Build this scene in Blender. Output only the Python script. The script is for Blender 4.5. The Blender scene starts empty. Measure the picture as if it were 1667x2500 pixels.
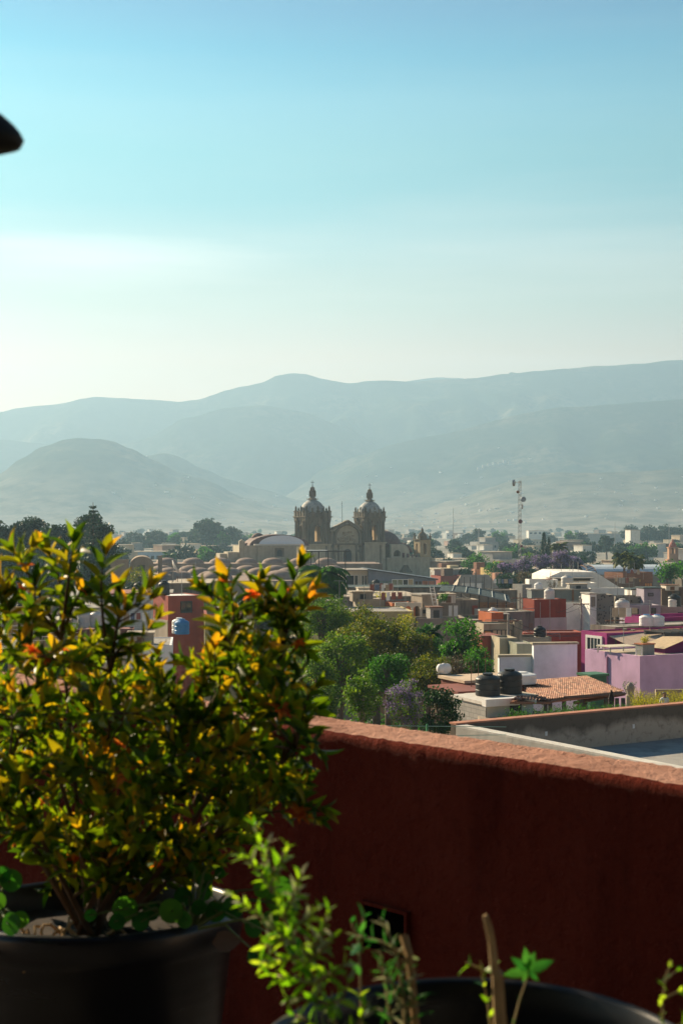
import bpy, math, random
import numpy as np
from mathutils import Vector, Matrix, noise as mn
random.seed(7)
RNG = np.random.default_rng(11)
SC = bpy.context.scene
COL = SC.collection
R = math.radians
F = 3472.0           # focal length in pixels of the 1667 x 2500 photograph
CX, CY = 833.5, 1275.0
CZ = 20.0            # camera height above the town
TH = R(27)           # the street grid is turned by this much
CT, ST = math.cos(TH), math.sin(TH)
SUN_AZ, SUN_EL = R(42), R(26)

def P(px, py, Y):
    return Vector(((px - CX) / F * Y, Y, CZ - (py - CY) / F * Y))

# ------------------------------------------------------------------ mesh building
class MB:
    def __init__(s):
        s.v = []; s.f = []
    def add(s, vs, fs):
        o = len(s.v); s.v.extend(tuple(v) for v in vs); s.f.extend(tuple(i + o for i in f) for f in fs)
        return s
    def box(s, x0, x1, y0, y1, z0, z1, M=None):
        vs = [(x0,y0,z0),(x1,y0,z0),(x1,y1,z0),(x0,y1,z0),(x0,y0,z1),(x1,y0,z1),(x1,y1,z1),(x0,y1,z1)]
        if M is not None: vs = [M @ Vector(v) for v in vs]
        return s.add(vs, [(0,3,2,1),(4,5,6,7),(0,1,5,4),(1,2,6,5),(2,3,7,6),(3,0,4,7)])
    def rbox(s, c, size, rz=0.0, rx=0.0):
        a, b, d = size[0]/2, size[1]/2, size[2]/2
        return s.box(-a, a, -b, b, -d, d, Matrix.Translation(c) @ Matrix.Rotation(rz,4,'Z') @ Matrix.Rotation(rx,4,'X'))
    def tube(s, pts, rs, n=6, cap=True):
        pts = [Vector(p) for p in pts]
        if not hasattr(rs, '__len__'): rs = [rs]*len(pts)
        vs = []; fs = []; prev = None
        for i, p in enumerate(pts):
            d = (pts[min(i+1,len(pts)-1)] - pts[max(i-1,0)])
            d = d.normalized() if d.length > 1e-9 else Vector((0,0,1))
            if prev is None:
                a = d.cross(Vector((0,0,1)) if abs(d.z) < .9 else Vector((1,0,0))).normalized()
            else:
                a = (prev - d*prev.dot(d)); a = a.normalized() if a.length > 1e-6 else d.orthogonal().normalized()
            prev = a; b = d.cross(a)
            for k in range(n):
                t = 2*math.pi*k/n
                vs.append(p + (a*math.cos(t) + b*math.sin(t))*rs[i])
        for i in range(len(pts)-1):
            for k in range(n):
                k2 = (k+1) % n
                fs.append((i*n+k, i*n+k2, (i+1)*n+k2, (i+1)*n+k))
        if cap:
            fs.append(tuple(reversed(range(n)))); fs.append(tuple(range((len(pts)-1)*n, len(pts)*n)))
        return s.add(vs, fs)
    def lathe(s, prof, n=24, c=(0,0,0), M=None):
        vs = []; fs = []
        for r, z in prof:
            for k in range(n):
                t = 2*math.pi*k/n
                v = Vector((c[0]+r*math.cos(t), c[1]+r*math.sin(t), c[2]+z))
                vs.append(M @ v if M is not None else v)
        for i in range(len(prof)-1):
            for k in range(n):
                k2 = (k+1) % n
                fs.append((i*n+k, i*n+k2, (i+1)*n+k2, (i+1)*n+k))
        if prof[0][0] > 1e-4: fs.append(tuple(reversed(range(n))))
        if prof[-1][0] > 1e-4: fs.append(tuple(range((len(prof)-1)*n, len(prof)*n)))
        return s.add(vs, fs)
    def prism(s, poly, y0, y1, M=None):
        """poly in x,z extruded along y"""
        n = len(poly)
        vs = [(x,y0,z) for x,z in poly] + [(x,y1,z) for x,z in poly]
        if M is not None: vs = [M @ Vector(v) for v in vs]
        fs = [tuple(range(n)), tuple(reversed(range(n,2*n)))]
        for i in range(n):
            j = (i+1) % n
            fs.append((i, i+n, j+n, j))
        return s.add(vs, fs)
    def sheet(s, rows):
        n = len(rows[0]); vs = [v for r in rows for v in r]; fs = []
        for i in range(len(rows)-1):
            for k in range(n-1):
                fs.append((i*n+k, i*n+k+1, (i+1)*n+k+1, (i+1)*n+k))
        return s.add(vs, fs)
    def mesh(s, name, mat, smooth=False):
        me = bpy.data.meshes.new(name); me.from_pydata(s.v, [], s.f); me.update()
        if mat: me.materials.append(mat)
        if smooth:
            me.polygons.foreach_set('use_smooth', [True]*len(me.polygons))
        return me
    def build(s, name, mat, parent=None, smooth=False, loc=None, rotz=0.0):
        return ob(name, s.mesh(name, mat, smooth), parent, loc, rotz)

def fastmesh(name, verts, faces, mat, smooth=False):
    """verts (n,3), faces (m,k) numpy"""
    me = bpy.data.meshes.new(name)
    nv, (nf, k) = len(verts), faces.shape
    me.vertices.add(nv); me.vertices.foreach_set('co', verts.astype(np.float32).ravel())
    me.loops.add(nf*k); me.loops.foreach_set('vertex_index', faces.astype(np.int32).ravel())
    me.polygons.add(nf)
    me.polygons.foreach_set('loop_start', np.arange(0, nf*k, k, dtype=np.int32))
    me.polygons.foreach_set('loop_total', np.full(nf, k, dtype=np.int32))
    if smooth: me.polygons.foreach_set('use_smooth', np.ones(nf, dtype=bool))
    me.update(calc_edges=True); me.validate()
    if mat: me.materials.append(mat)
    return me

def ob(name, data, parent=None, loc=None, rotz=0.0):
    o = bpy.data.objects.new(name, data); COL.objects.link(o)
    if loc is not None: o.location = loc
    if rotz: o.rotation_euler = (0,0,rotz)
    if parent is not None: o.parent = parent
    return o
def tag(o, label=None, cat=None, group=None, kind=None):
    if label: o['label'] = label
    if cat: o['category'] = cat
    if group: o['group'] = group
    if kind: o['kind'] = kind
    return o
def thing(name, label, cat, loc=(0,0,0), rotz=0.0, group=None, kind=None):
    return tag(ob(name, None, None, loc, rotz), label, cat, group, kind)
def struct(o): o['kind'] = 'structure'; return o
def copy_thing(src, loc=None, rotz=None, scale=None, label=None, group=None):
    c = src.copy(); COL.objects.link(c)
    if loc is not None: c.location = loc
    if rotz is not None: c.rotation_euler = (0,0,rotz)
    if scale is not None: c.scale = scale if hasattr(scale,'__len__') else (scale,)*3
    if label: c['label'] = label
    if group: c['group'] = group
    for ch in src.children:
        d = ch.copy(); COL.objects.link(d); d.parent = c
        for g in ch.children:
            e = g.copy(); COL.objects.link(e); e.parent = d
    return c

# ------------------------------------------------------------------ materials
class NT:
    def __init__(s, mat): s.t = mat.node_tree; s.n = s.t.nodes; s.l = s.t.links
    def new(s, typ, **kw):
        x = s.n.new(typ)
        for k, v in kw.items():
            if k.startswith('i_'):
                x.inputs[k[2:].replace('_',' ')].default_value = v
            else: setattr(x, k, v)
        return x
    def link(s, a, b): s.l.new(a, b)
    def ramp(s, fac, stops):
        r = s.new('ShaderNodeValToRGB'); e = r.color_ramp.elements
        while len(e) < len(stops): e.new(.5)
        for x, (p, c) in zip(e, stops):
            x.position = p; x.color = (*c, 1) if len(c) == 3 else c
        s.link(fac, r.inputs[0]); return r.outputs[0]
    def mix(s, a, b, fac, mode='MIX'):
        m = s.new('ShaderNodeMix', data_type='RGBA', blend_type=mode)
        for sock, v in ((m.inputs[6], a), (m.inputs[7], b), (m.inputs[0], fac)):
            if hasattr(v, 'is_output'): s.link(v, sock)
            elif hasattr(v, '__len__'): sock.default_value = (*v, 1) if len(v) == 3 else v
            else: sock.default_value = v
        return m.outputs[2]
    def noise(s, vec, scale, detail=4, rough=.55):
        x = s.new('ShaderNodeTexNoise', i_Scale=scale, i_Detail=detail, i_Roughness=rough)
        if vec is not None: s.link(vec, x.inputs['Vector'])
        return x.outputs[0]
    def coord(s, sc=(1,1,1), which='Object'):
        tc = s.new('ShaderNodeTexCoord'); mp = s.new('ShaderNodeMapping'); mp.inputs['Scale'].default_value = sc
        s.link(tc.outputs[which], mp.inputs[0]); return mp.outputs[0]

def newmat(name):
    m = bpy.data.materials.new(name); m.use_nodes = True
    nt = NT(m); b = nt.n['Principled BSDF']; return m, nt, b
def clampc(c, k): return tuple(min(.92, x*k) for x in c)
_mats = {}
def plain(name, col, rough=.7, metal=0.0, spec=.3, var=.12, scale=3.0):
    if name in _mats: return _mats[name]
    m, nt, b = newmat(name)
    n = nt.noise(nt.coord(), scale)
    c = nt.ramp(n, [(.3, clampc(col, 1-var)), (.7, clampc(col, 1+var))])
    nt.link(c, b.inputs['Base Color'])
    b.inputs['Roughness'].default_value = rough; b.inputs['Metallic'].default_value = metal
    b.inputs['Specular IOR Level'].default_value = spec
    _mats[name] = m; return m
def plaster(name, col, dirt=(.10,.09,.08), amt=.5, bump=.25, brick=False):
    """painted or bare render with blotches, rain streaks and grime"""
    if name in _mats: return _mats[name]
    m, nt, b = newmat(name)
    co = nt.coord()
    n1 = nt.noise(co, .55, 6, .6); n2 = nt.noise(co, 4.0, 5, .65)
    st = nt.noise(nt.coord((1.1,1.1,.16)), 1.0, 6, .65)
    base = nt.ramp(n1, [(.3, clampc(col,.78)), (.55, col), (.75, clampc(col,1.12))])
    if brick:
        br = nt.new('ShaderNodeTexBrick', i_Scale=1.0)
        cc = nt.new('ShaderNodeTexCoord'); mp = nt.new('ShaderNodeMapping')
        mp.inputs['Rotation'].default_value = (R(90),0,0)
        sep = nt.new('ShaderNodeSeparateXYZ'); nt.link(cc.outputs['Object'], sep.inputs[0])
        ad = nt.new('ShaderNodeMath', operation='ADD'); nt.link(sep.outputs[0], ad.inputs[0]); nt.link(sep.outputs[1], ad.inputs[1])
        cb = nt.new('ShaderNodeCombineXYZ'); nt.link(ad.outputs[0], cb.inputs[0]); nt.link(sep.outputs[2], cb.inputs[1])
        nt.link(cb.outputs[0], br.inputs['Vector'])
        br.inputs['Color1'].default_value = (*clampc(col,1.12),1); br.inputs['Color2'].default_value = (*clampc(col,.85),1)
        br.inputs['Mortar'].default_value = (*clampc(col,.62),1)
        br.inputs['Brick Width'].default_value = .42; br.inputs['Row Height'].default_value = .21; br.inputs['Mortar Size'].default_value = .018
        base = nt.mix(base, br.outputs[0], .75)
    f1 = nt.ramp(st, [(.47,(0,0,0)), (.68,(1,1,1))])
    f2 = nt.ramp(n1, [(.42,(0,0,0)), (.62,(1,1,1))])
    f = nt.mix(f1, f2, .55, 'MULTIPLY')
    mm = nt.new('ShaderNodeMath', operation='MULTIPLY'); nt.link(f, mm.inputs[0]); mm.inputs[1].default_value = amt
    c = nt.mix(base, dirt, mm.outputs[0])
    sp = nt.ramp(n2, [(.60,(0,0,0)), (.72,(1,1,1))])
    m2 = nt.new('ShaderNodeMath', operation='MULTIPLY'); nt.link(sp, m2.inputs[0]); m2.inputs[1].default_value = amt*.35
    c = nt.mix(c, dirt, m2.outputs[0])
    nt.link(c, b.inputs['Base Color']); b.inputs['Roughness'].default_value = .9; b.inputs['Specular IOR Level'].default_value = .2
    bp = nt.new('ShaderNodeBump'); bp.inputs['Strength'].default_value = bump; bp.inputs['Distance'].default_value = .05
    nt.link(n2, bp.inputs['Height']); nt.link(bp.outputs[0], b.inputs['Normal'])
    _mats[name] = m; return m
def leafmat(name, cols, trans=.45, tcol=None, rough=.5, vscale=.5, spec=.14):
    """foliage: colour by leaf and by clump, light passes through the leaf"""
    if name in _mats: return _mats[name]
    m = bpy.data.materials.new(name); m.use_nodes = True; nt = NT(m)
    b = nt.n['Principled BSDF']; out = nt.n['Material Output']
    geo = nt.new('ShaderNodeNewGeometry')
    n = nt.noise(nt.coord(), vscale, 3)
    ad = nt.new('ShaderNodeMath', operation='MULTIPLY_ADD'); nt.link(geo.outputs['Random Per Island'], ad.inputs[0]); ad.inputs[1].default_value = .55
    m3 = nt.new('ShaderNodeMath', operation='MULTIPLY'); nt.link(n, m3.inputs[0]); m3.inputs[1].default_value = .45
    nt.link(m3.outputs[0], ad.inputs[2])
    k = len(cols)
    c = nt.ramp(ad.outputs[0], [(.12+.76*i/(k-1), cols[i]) for i in range(k)])
    nt.link(c, b.inputs['Base Color']); b.inputs['Roughness'].default_value = rough; b.inputs['Specular IOR Level'].default_value = spec
    tr = nt.new('ShaderNodeBsdfTranslucent')
    if tcol: nt.link(nt.mix(c, tcol, 1.0, 'MULTIPLY'), tr.inputs[0])
    else: nt.link(c, tr.inputs[0])
    mx = nt.new('ShaderNodeMixShader'); mx.inputs[0].default_value = trans
    nt.link(b.outputs[0], mx.inputs[1]); nt.link(tr.outputs[0], mx.inputs[2]); nt.link(mx.outputs[0], out.inputs[0])
    _mats[name] = m; return m

# ------------------------------------------------------------------ camera
cam = bpy.data.cameras.new('camera'); co = ob('camera', cam)
co.location = (0,0,CZ); co.rotation_euler = (R(90),0,0)
cam.sensor_fit = 'VERTICAL'; cam.sensor_height = 36.0; cam.lens = 36.0*F/2500
cam.shift_y = (CY-1250)/2500
cam.clip_start = .05; cam.clip_end = 30000
cam.dof.use_dof = True; cam.dof.focus_distance = 120.0; cam.dof.aperture_fstop = 12.0
SC.camera = co
SC.render.engine = 'CYCLES'
SC.cycles.use_denoising = True
SC.cycles.max_bounces = 8; SC.cycles.transparent_max_bounces = 8; SC.cycles.volume_bounces = 1
SC.cycles.use_adaptive_sampling = True; SC.cycles.adaptive_threshold = .015
SC.cycles.sample_clamp_indirect = 6.0
SC.view_settings.view_transform = 'Standard'; SC.view_settings.look = 'None'
SC.view_settings.gamma = 1.0; SC.view_settings.exposure = 1.38

# ------------------------------------------------------------------ light
sun = bpy.data.lights.new('sun', 'SUN'); sun.energy = 5.0; sun.angle = R(.5); sun.color = (1.0,.80,.54)
so = ob('sun', sun)
SV = Vector((-math.sin(SUN_AZ)*math.cos(SUN_EL), math.cos(SUN_AZ)*math.cos(SUN_EL), math.sin(SUN_EL)))
so.rotation_euler = SV.to_track_quat('Z','Y').to_euler()
so.location = (-20, 20, 60)
W = bpy.data.worlds.new('World'); SC.world = W; W.use_nodes = True
nt = NT(W); bg = nt.n['Background']
sky = nt.new('ShaderNodeTexSky', sky_type='NISHITA', sun_disc=False)
sky.sun_elevation = SUN_EL; sky.sun_rotation = -SUN_AZ; sky.altitude = 1500
sky.air_density = 1.2; sky.dust_density = 2.2; sky.ozone_density = 2.0
tc = nt.new('ShaderNodeTexCoord')
sep = nt.new('ShaderNodeSeparateXYZ'); nt.link(tc.outputs['Generated'], sep.inputs[0])
# more saturated cyan higher up
grade = nt.ramp(sep.outputs[2], [(0.0,(1.7,.9,.5)), (.114,(1.6,.82,.47)), (.129,(1.3,.80,.50)), (.15,(.98,.80,.52)), (.17,(.86,.80,.56)), (.191,(.6,.79,.62)), (.218,(.25,.72,.62)), (.251,(.22,.76,.66)), (.283,(.2,.78,.74)), (.314,(.0,.64,.72)), (.339,(.0,.50,.66)), (.50,(.0,.18,.34))])
c = nt.mix(sky.outputs[0], grade, 1.0, 'MULTIPLY')
# wide bright aureole low in the sky on the sun's side
dp = nt.new('ShaderNodeVectorMath', operation='DOT_PRODUCT'); nt.link(tc.outputs['Generated'], dp.inputs[0]); dp.inputs[1].default_value = (-math.sin(SUN_AZ), math.cos(SUN_AZ), 0)
au = nt.ramp(dp.outputs['Value'], [(.0,(1,1,1)), (.45,(1.3,1.25,1.2)), (.60,(1.32,1.27,1.2)), (.74,(1,1,1)), (.9,(.72,.76,.85))])
al = nt.ramp(sep.outputs[2], [(.10,(1,1,1)), (.17,(.75,.75,.75)), (.24,(.12,.12,.12)), (.30,(0,0,0))])
c = nt.mix(c, nt.mix(c, au, 1.0, 'MULTIPLY'), al)
# thin streaks of high cloud low on the horizon
mp = nt.new('ShaderNodeMapping'); mp.inputs['Scale'].default_value = (1.6,1.6,19.0); mp.inputs['Location'].default_value = (.35,.1,.62)
nt.link(tc.outputs['Generated'], mp.inputs[0])
cn = nt.noise(mp.outputs[0], 1.6, 6, .5)
cm = nt.ramp(cn, [(.47,(0,0,0)), (.62,(1,1,1))])
hm = nt.ramp(sep.outputs[2], [(.0,(1,1,1)), (.19,(.8,.8,.8)), (.25,(0,0,0))])
ck = nt.mix(cm, hm, 1.0, 'MULTIPLY')
mm = nt.new('ShaderNodeMath', operation='MULTIPLY'); nt.link(ck, mm.inputs[0]); mm.inputs[1].default_value = .35
c = nt.mix(c, (8.2,7.6,6.8), mm.outputs[0])
# one long bright cloud patch on the sun's side
s1 = nt.new('ShaderNodeMapping'); s1.inputs['Location'].default_value = (1.35,-.0,-9.3); s1.inputs['Scale'].default_value = (8.5,0,52); nt.link(tc.outputs['Generated'], s1.inputs[0])
dn = nt.noise(mp.outputs[0], 3.0, 5, .6)
vl = nt.new('ShaderNodeVectorMath', operation='LENGTH'); nt.link(s1.outputs[0], vl.inputs[0])
ds = nt.new('ShaderNodeMath', operation='MULTIPLY_ADD'); nt.link(dn, ds.inputs[0]); ds.inputs[1].default_value = 1.5; nt.link(vl.outputs['Value'], ds.inputs[2])
pr = nt.new('ShaderNodeMapRange'); nt.link(ds.outputs[0], pr.inputs[0]); pr.inputs[1].default_value = 1.9; pr.inputs[2].default_value = .9; pr.inputs[3].default_value = 0; pr.inputs[4].default_value = .34
c = nt.mix(c, (11.5,10.8,9.6), pr.outputs[0])
nt.link(c, bg.inputs[0])
for n_ in W.node_tree.nodes:
    if n_.type == 'VALTORGB' and len(n_.color_ramp.elements) < 6: n_.color_ramp.interpolation = 'B_SPLINE'
bg.inputs[1].default_value = .058
# ------------------------------------------------------------------ ground, hills, haze
def groundmat():
    m, nt, b = newmat('town_ground')
    co = nt.coord()
    n = nt.noise(co, .02, 8, .65); n2 = nt.noise(co, .3, 4)
    c = nt.ramp(n, [(.35,(.08,.09,.055)), (.5,(.24,.21,.17)), (.68,(.38,.34,.28))])
    c = nt.mix(c, (.10,.11,.07), nt.ramp(n2, [(.4,(0,0,0)),(.7,(.7,.7,.7))]))
    nt.link(c, b.inputs['Base Color']); b.inputs['Roughness'].default_value = .95
    return m
MB().sheet([[(x, y, 0) for x in (-3200,0,3200)] for y in (-80, 3000, 7400)]).build('ground', groundmat())['kind'] = 'structure'

def hillmat(name, dark, mid, dry):
    m, nt, b = newmat(name); co = nt.coord()
    n = nt.noise(co, .0035, 10, .62); n2 = nt.noise(co, .03, 8, .7)
    c = nt.ramp(n, [(.35, dark), (.52, mid), (.70, dry)])
    c = nt.mix(c, dark, nt.ramp(n2, [(.44,(0,0,0)), (.62,(.85,.85,.85))]))
    sz = nt.new('ShaderNodeSeparateXYZ'); tcz = nt.new('ShaderNodeTexCoord'); nt.link(tcz.outputs['Object'], sz.inputs[0])
    # valley haze put into the colour of the lowest slopes, over settled dusty patches
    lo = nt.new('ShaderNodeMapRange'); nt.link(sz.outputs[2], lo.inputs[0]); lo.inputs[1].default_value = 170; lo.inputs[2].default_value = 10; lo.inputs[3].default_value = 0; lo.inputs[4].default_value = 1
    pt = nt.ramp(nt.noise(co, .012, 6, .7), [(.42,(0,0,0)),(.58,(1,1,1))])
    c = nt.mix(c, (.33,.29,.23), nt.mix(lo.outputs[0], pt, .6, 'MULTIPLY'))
    nt.link(c, b.inputs['Base Color']); b.inputs['Roughness'].default_value = 1.0; b.inputs['Specular IOR Level'].default_value = 0
    return m
S = 1.0631
def interp(pts, x):
    if x <= pts[0][0]: return pts[0][1]
    for (a, ya), (b, yb) in zip(pts, pts[1:]):
        if x <= b:
            t = (x-a)/(b-a); t2 = t*t*(3-2*t); t = .5*t+.5*t2
            return ya+(yb-ya)*t
    return pts[-1][1]
def hill(pts, Y0, near, far, mat, seed, rough=.06, nx=260, ny=80, x0=-620, x1=2300):
    """a range whose crest stands at distance Y0; pts = skyline in returned-photo pixels"""
    prof = [(a*S, b*S) for a, b in pts]
    rows = []
    for j in range(ny+1):
        t = j/ny
        y = Y0-near + (near+far)*t
        d = (y-Y0)/(near if y < Y0 else far)
        bell = (1-abs(d))**1.15 if y < Y0 else (1-d*d)
        row = []
        for i in range(nx+1):
            px = x0+(x1-x0)*i/nx
            X = (px-CX)/F*Y0
            H = (CY-interp(prof, px))/F*Y0 + CZ
            gul = mn.fractal(Vector((X*.0011+seed, y*.0008, seed)), .9, 2.1, 6)
            gl2 = abs(mn.fractal(Vector((X*.0028+seed+9, y*.0013, seed)), .8, 2.2, 5))
            e = min(1, abs(d)*3.0)
            h = H*bell*(1 + e*(rough*4*gul - .30*gl2*rough/.06)) + 5*mn.fractal(Vector((X*.006, y*.006, seed)), .9, 2.1, 4)*min(1, bell*4)
            row.append((X, y, max(h, -3) if bell > .01 else -3))
        rows.append(row)
    return tag(MB().sheet(rows).build('hill', mat, smooth=True), kind='structure')
far_prof = [(-600,985),(-300,960),(0,947),(40,938),(95,932),(150,925),(190,915),(220,912),(280,915),(350,916),(410,923),(450,920),(490,907),(520,897),(560,886),(600,879),(640,862),(670,857),(700,860),(740,872),(800,880),(850,875),(900,875),(960,876),(1040,872),(1080,869),(1150,860),(1230,852),(1300,846),(1400,840),(1470,835),(1530,828),(1568,828),(1800,826),(2100,850)]
back_prof = [(-600,1150),(700,1060),(860,900),(940,872),(1000,866),(1060,868),(1110,885),(1300,950),(2100,1100)]
spur_prof = [(-600,1030),(0,1010),(200,1030),(330,1010),(430,960),(520,938),(600,930),(690,945),(800,985),(900,1040),(1000,1090),(2200,1180)]
right_prof = [(-600,1190),(600,1160),(740,1078),(820,1048),(900,1022),(1000,1000),(1100,975),(1200,952),(1300,935),(1400,928),(1500,921),(1568,918),(1800,915),(2100,940)]
left_prof = [(-600,1150),(-200,1130),(0,1088),(50,1055),(100,1027),(150,1009),(190,1005),(230,1006),(260,1012),(300,1030),(350,1055),(420,1085),(480,1105),(560,1140),(640,1165),(720,1190),(2100,1200)]
left2_prof = [(-600,1170),(100,1160),(250,1080),(340,1048),(375,1040),(410,1047),(470,1075),(520,1100),(600,1125),(700,1150),(800,1180),(2100,1200)]
low_prof = [(-600,1195),(800,1190),(960,1176),(1050,1150),(1130,1120),(1200,1097),(1280,1084),(1330,1083),(1400,1085),(1500,1080),(1568,1077),(1800,1080),(2100,1110)]
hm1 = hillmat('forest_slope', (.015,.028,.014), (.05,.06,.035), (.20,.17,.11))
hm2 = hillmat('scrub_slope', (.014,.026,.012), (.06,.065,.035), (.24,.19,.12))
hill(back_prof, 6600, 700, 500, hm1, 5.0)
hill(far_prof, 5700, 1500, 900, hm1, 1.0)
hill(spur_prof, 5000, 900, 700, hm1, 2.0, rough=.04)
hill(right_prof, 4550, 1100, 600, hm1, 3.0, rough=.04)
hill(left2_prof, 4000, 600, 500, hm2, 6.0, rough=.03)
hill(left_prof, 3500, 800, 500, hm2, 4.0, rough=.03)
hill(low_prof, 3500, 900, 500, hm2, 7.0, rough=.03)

hz = MB().box(-3300, 3300, -100, 7500, -5, 815).build('haze', None)
hm = bpy.data.materials.new('haze_air'); hm.use_nodes = True; nt = NT(hm)
nt.n.remove(nt.n['Principled BSDF'])
pv = nt.new('ShaderNodeVolumePrincipled'); pv.inputs['Color'].default_value = (.385,.60,.80,1)
pv.inputs['Density'].default_value = 2.15e-4; pv.inputs['Anisotropy'].default_value = .35
nt.link(pv.outputs[0], nt.n['Material Output'].inputs['Volume'])
hz.data.materials.append(hm); tag(hz, kind='stuff')
# ------------------------------------------------------------------ stone church with two bell towers
stone = plaster('church_stone', (.42,.375,.28), (.12,.11,.08), .5, .3)
stone_d = plaster('belfry_stone', (.195,.165,.12), (.032,.03,.027), .9, .4)
stone_lit = plaster('sunlit_stone', (.72,.52,.30), (.16,.11,.07), .35, .3)  # bright and warm: sunlight on the arch reveal put into the colour
iron = plain('dark_iron', (.03,.03,.03), .6)
dark = plain('dark_opening', (.025,.03,.035), .5)
def tilemat(name, a, b_, sc):
    if name in _mats: return _mats[name]
    m, nt, b = newmat(name)
    ck = nt.new('ShaderNodeTexChecker', i_Scale=sc)
    tc = nt.new('ShaderNodeTexCoord'); mp = nt.new('ShaderNodeMapping')
    nt.link(tc.outputs['UV'] if False else tc.outputs['Object'], mp.inputs[0]); mp.inputs['Rotation'].default_value = (R(45), R(45), 0)
    nt.link(mp.outputs[0], ck.inputs[0]); ck.inputs[1].default_value = (*a,1); ck.inputs[2].default_value = (*b_,1)
    n = nt.noise(nt.coord(), 1.2, 5)
    c = nt.mix(ck.outputs[0], (.12,.11,.09), nt.ramp(n, [(.5,(0,0,0)),(.75,(.7,.7,.7))]))
    nt.link(c, b.inputs['Base Color']); b.inputs['Roughness'].default_value = .75
    _mats[name] = m; return m
dometile = tilemat('dome_tiles', (.36,.37,.35), (.25,.27,.27), 1.4)
reddome = plain('dark_red_dome', (.14,.085,.075), .8, var=.3, scale=1.5)

def arch_wall(mb, x0, x1, z0, z1, ax, aw, az0, az1, y0, y1, M=None, n=8):
    """wall slab x0..x1 with a round-headed opening centred at ax"""
    r = aw/2; zs = az1 - r
    mb.box(x0, ax-r, y0, y1, z0, z1, M); mb.box(ax+r, x1, y0, y1, z0, z1, M)
    if az0 > z0 + 1e-3: mb.box(ax-r, ax+r, y0, y1, z0, az0, M)
    for k in range(n):
        a0 = math.pi*k/n; a1 = math.pi*(k+1)/n
        p = [(ax-r*math.cos(a0), zs+r*math.sin(a0)), (ax-r*math.cos(a1), zs+r*math.sin(a1)), (ax-r*math.cos(a1), z1), (ax-r*math.cos(a0), z1)]
        mb.prism(p, y0, y1, M)

def pinnacle(mb, x, y, z, h, w):
    mb.box(x-w/2, x+w/2, y-w/2, y+w/2, z, z+h*.45)
    mb.box(x-w*.62, x+w*.62, y-w*.62, y+w*.62, z+h*.42, z+h*.5)
    mb.lathe([(w*.5, h*.5), (w*.34, h*.62), (w*.42, h*.72), (w*.3, h*.86), (w*.12, h*.95), (.02, h)], 6, (x, y, z))

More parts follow.
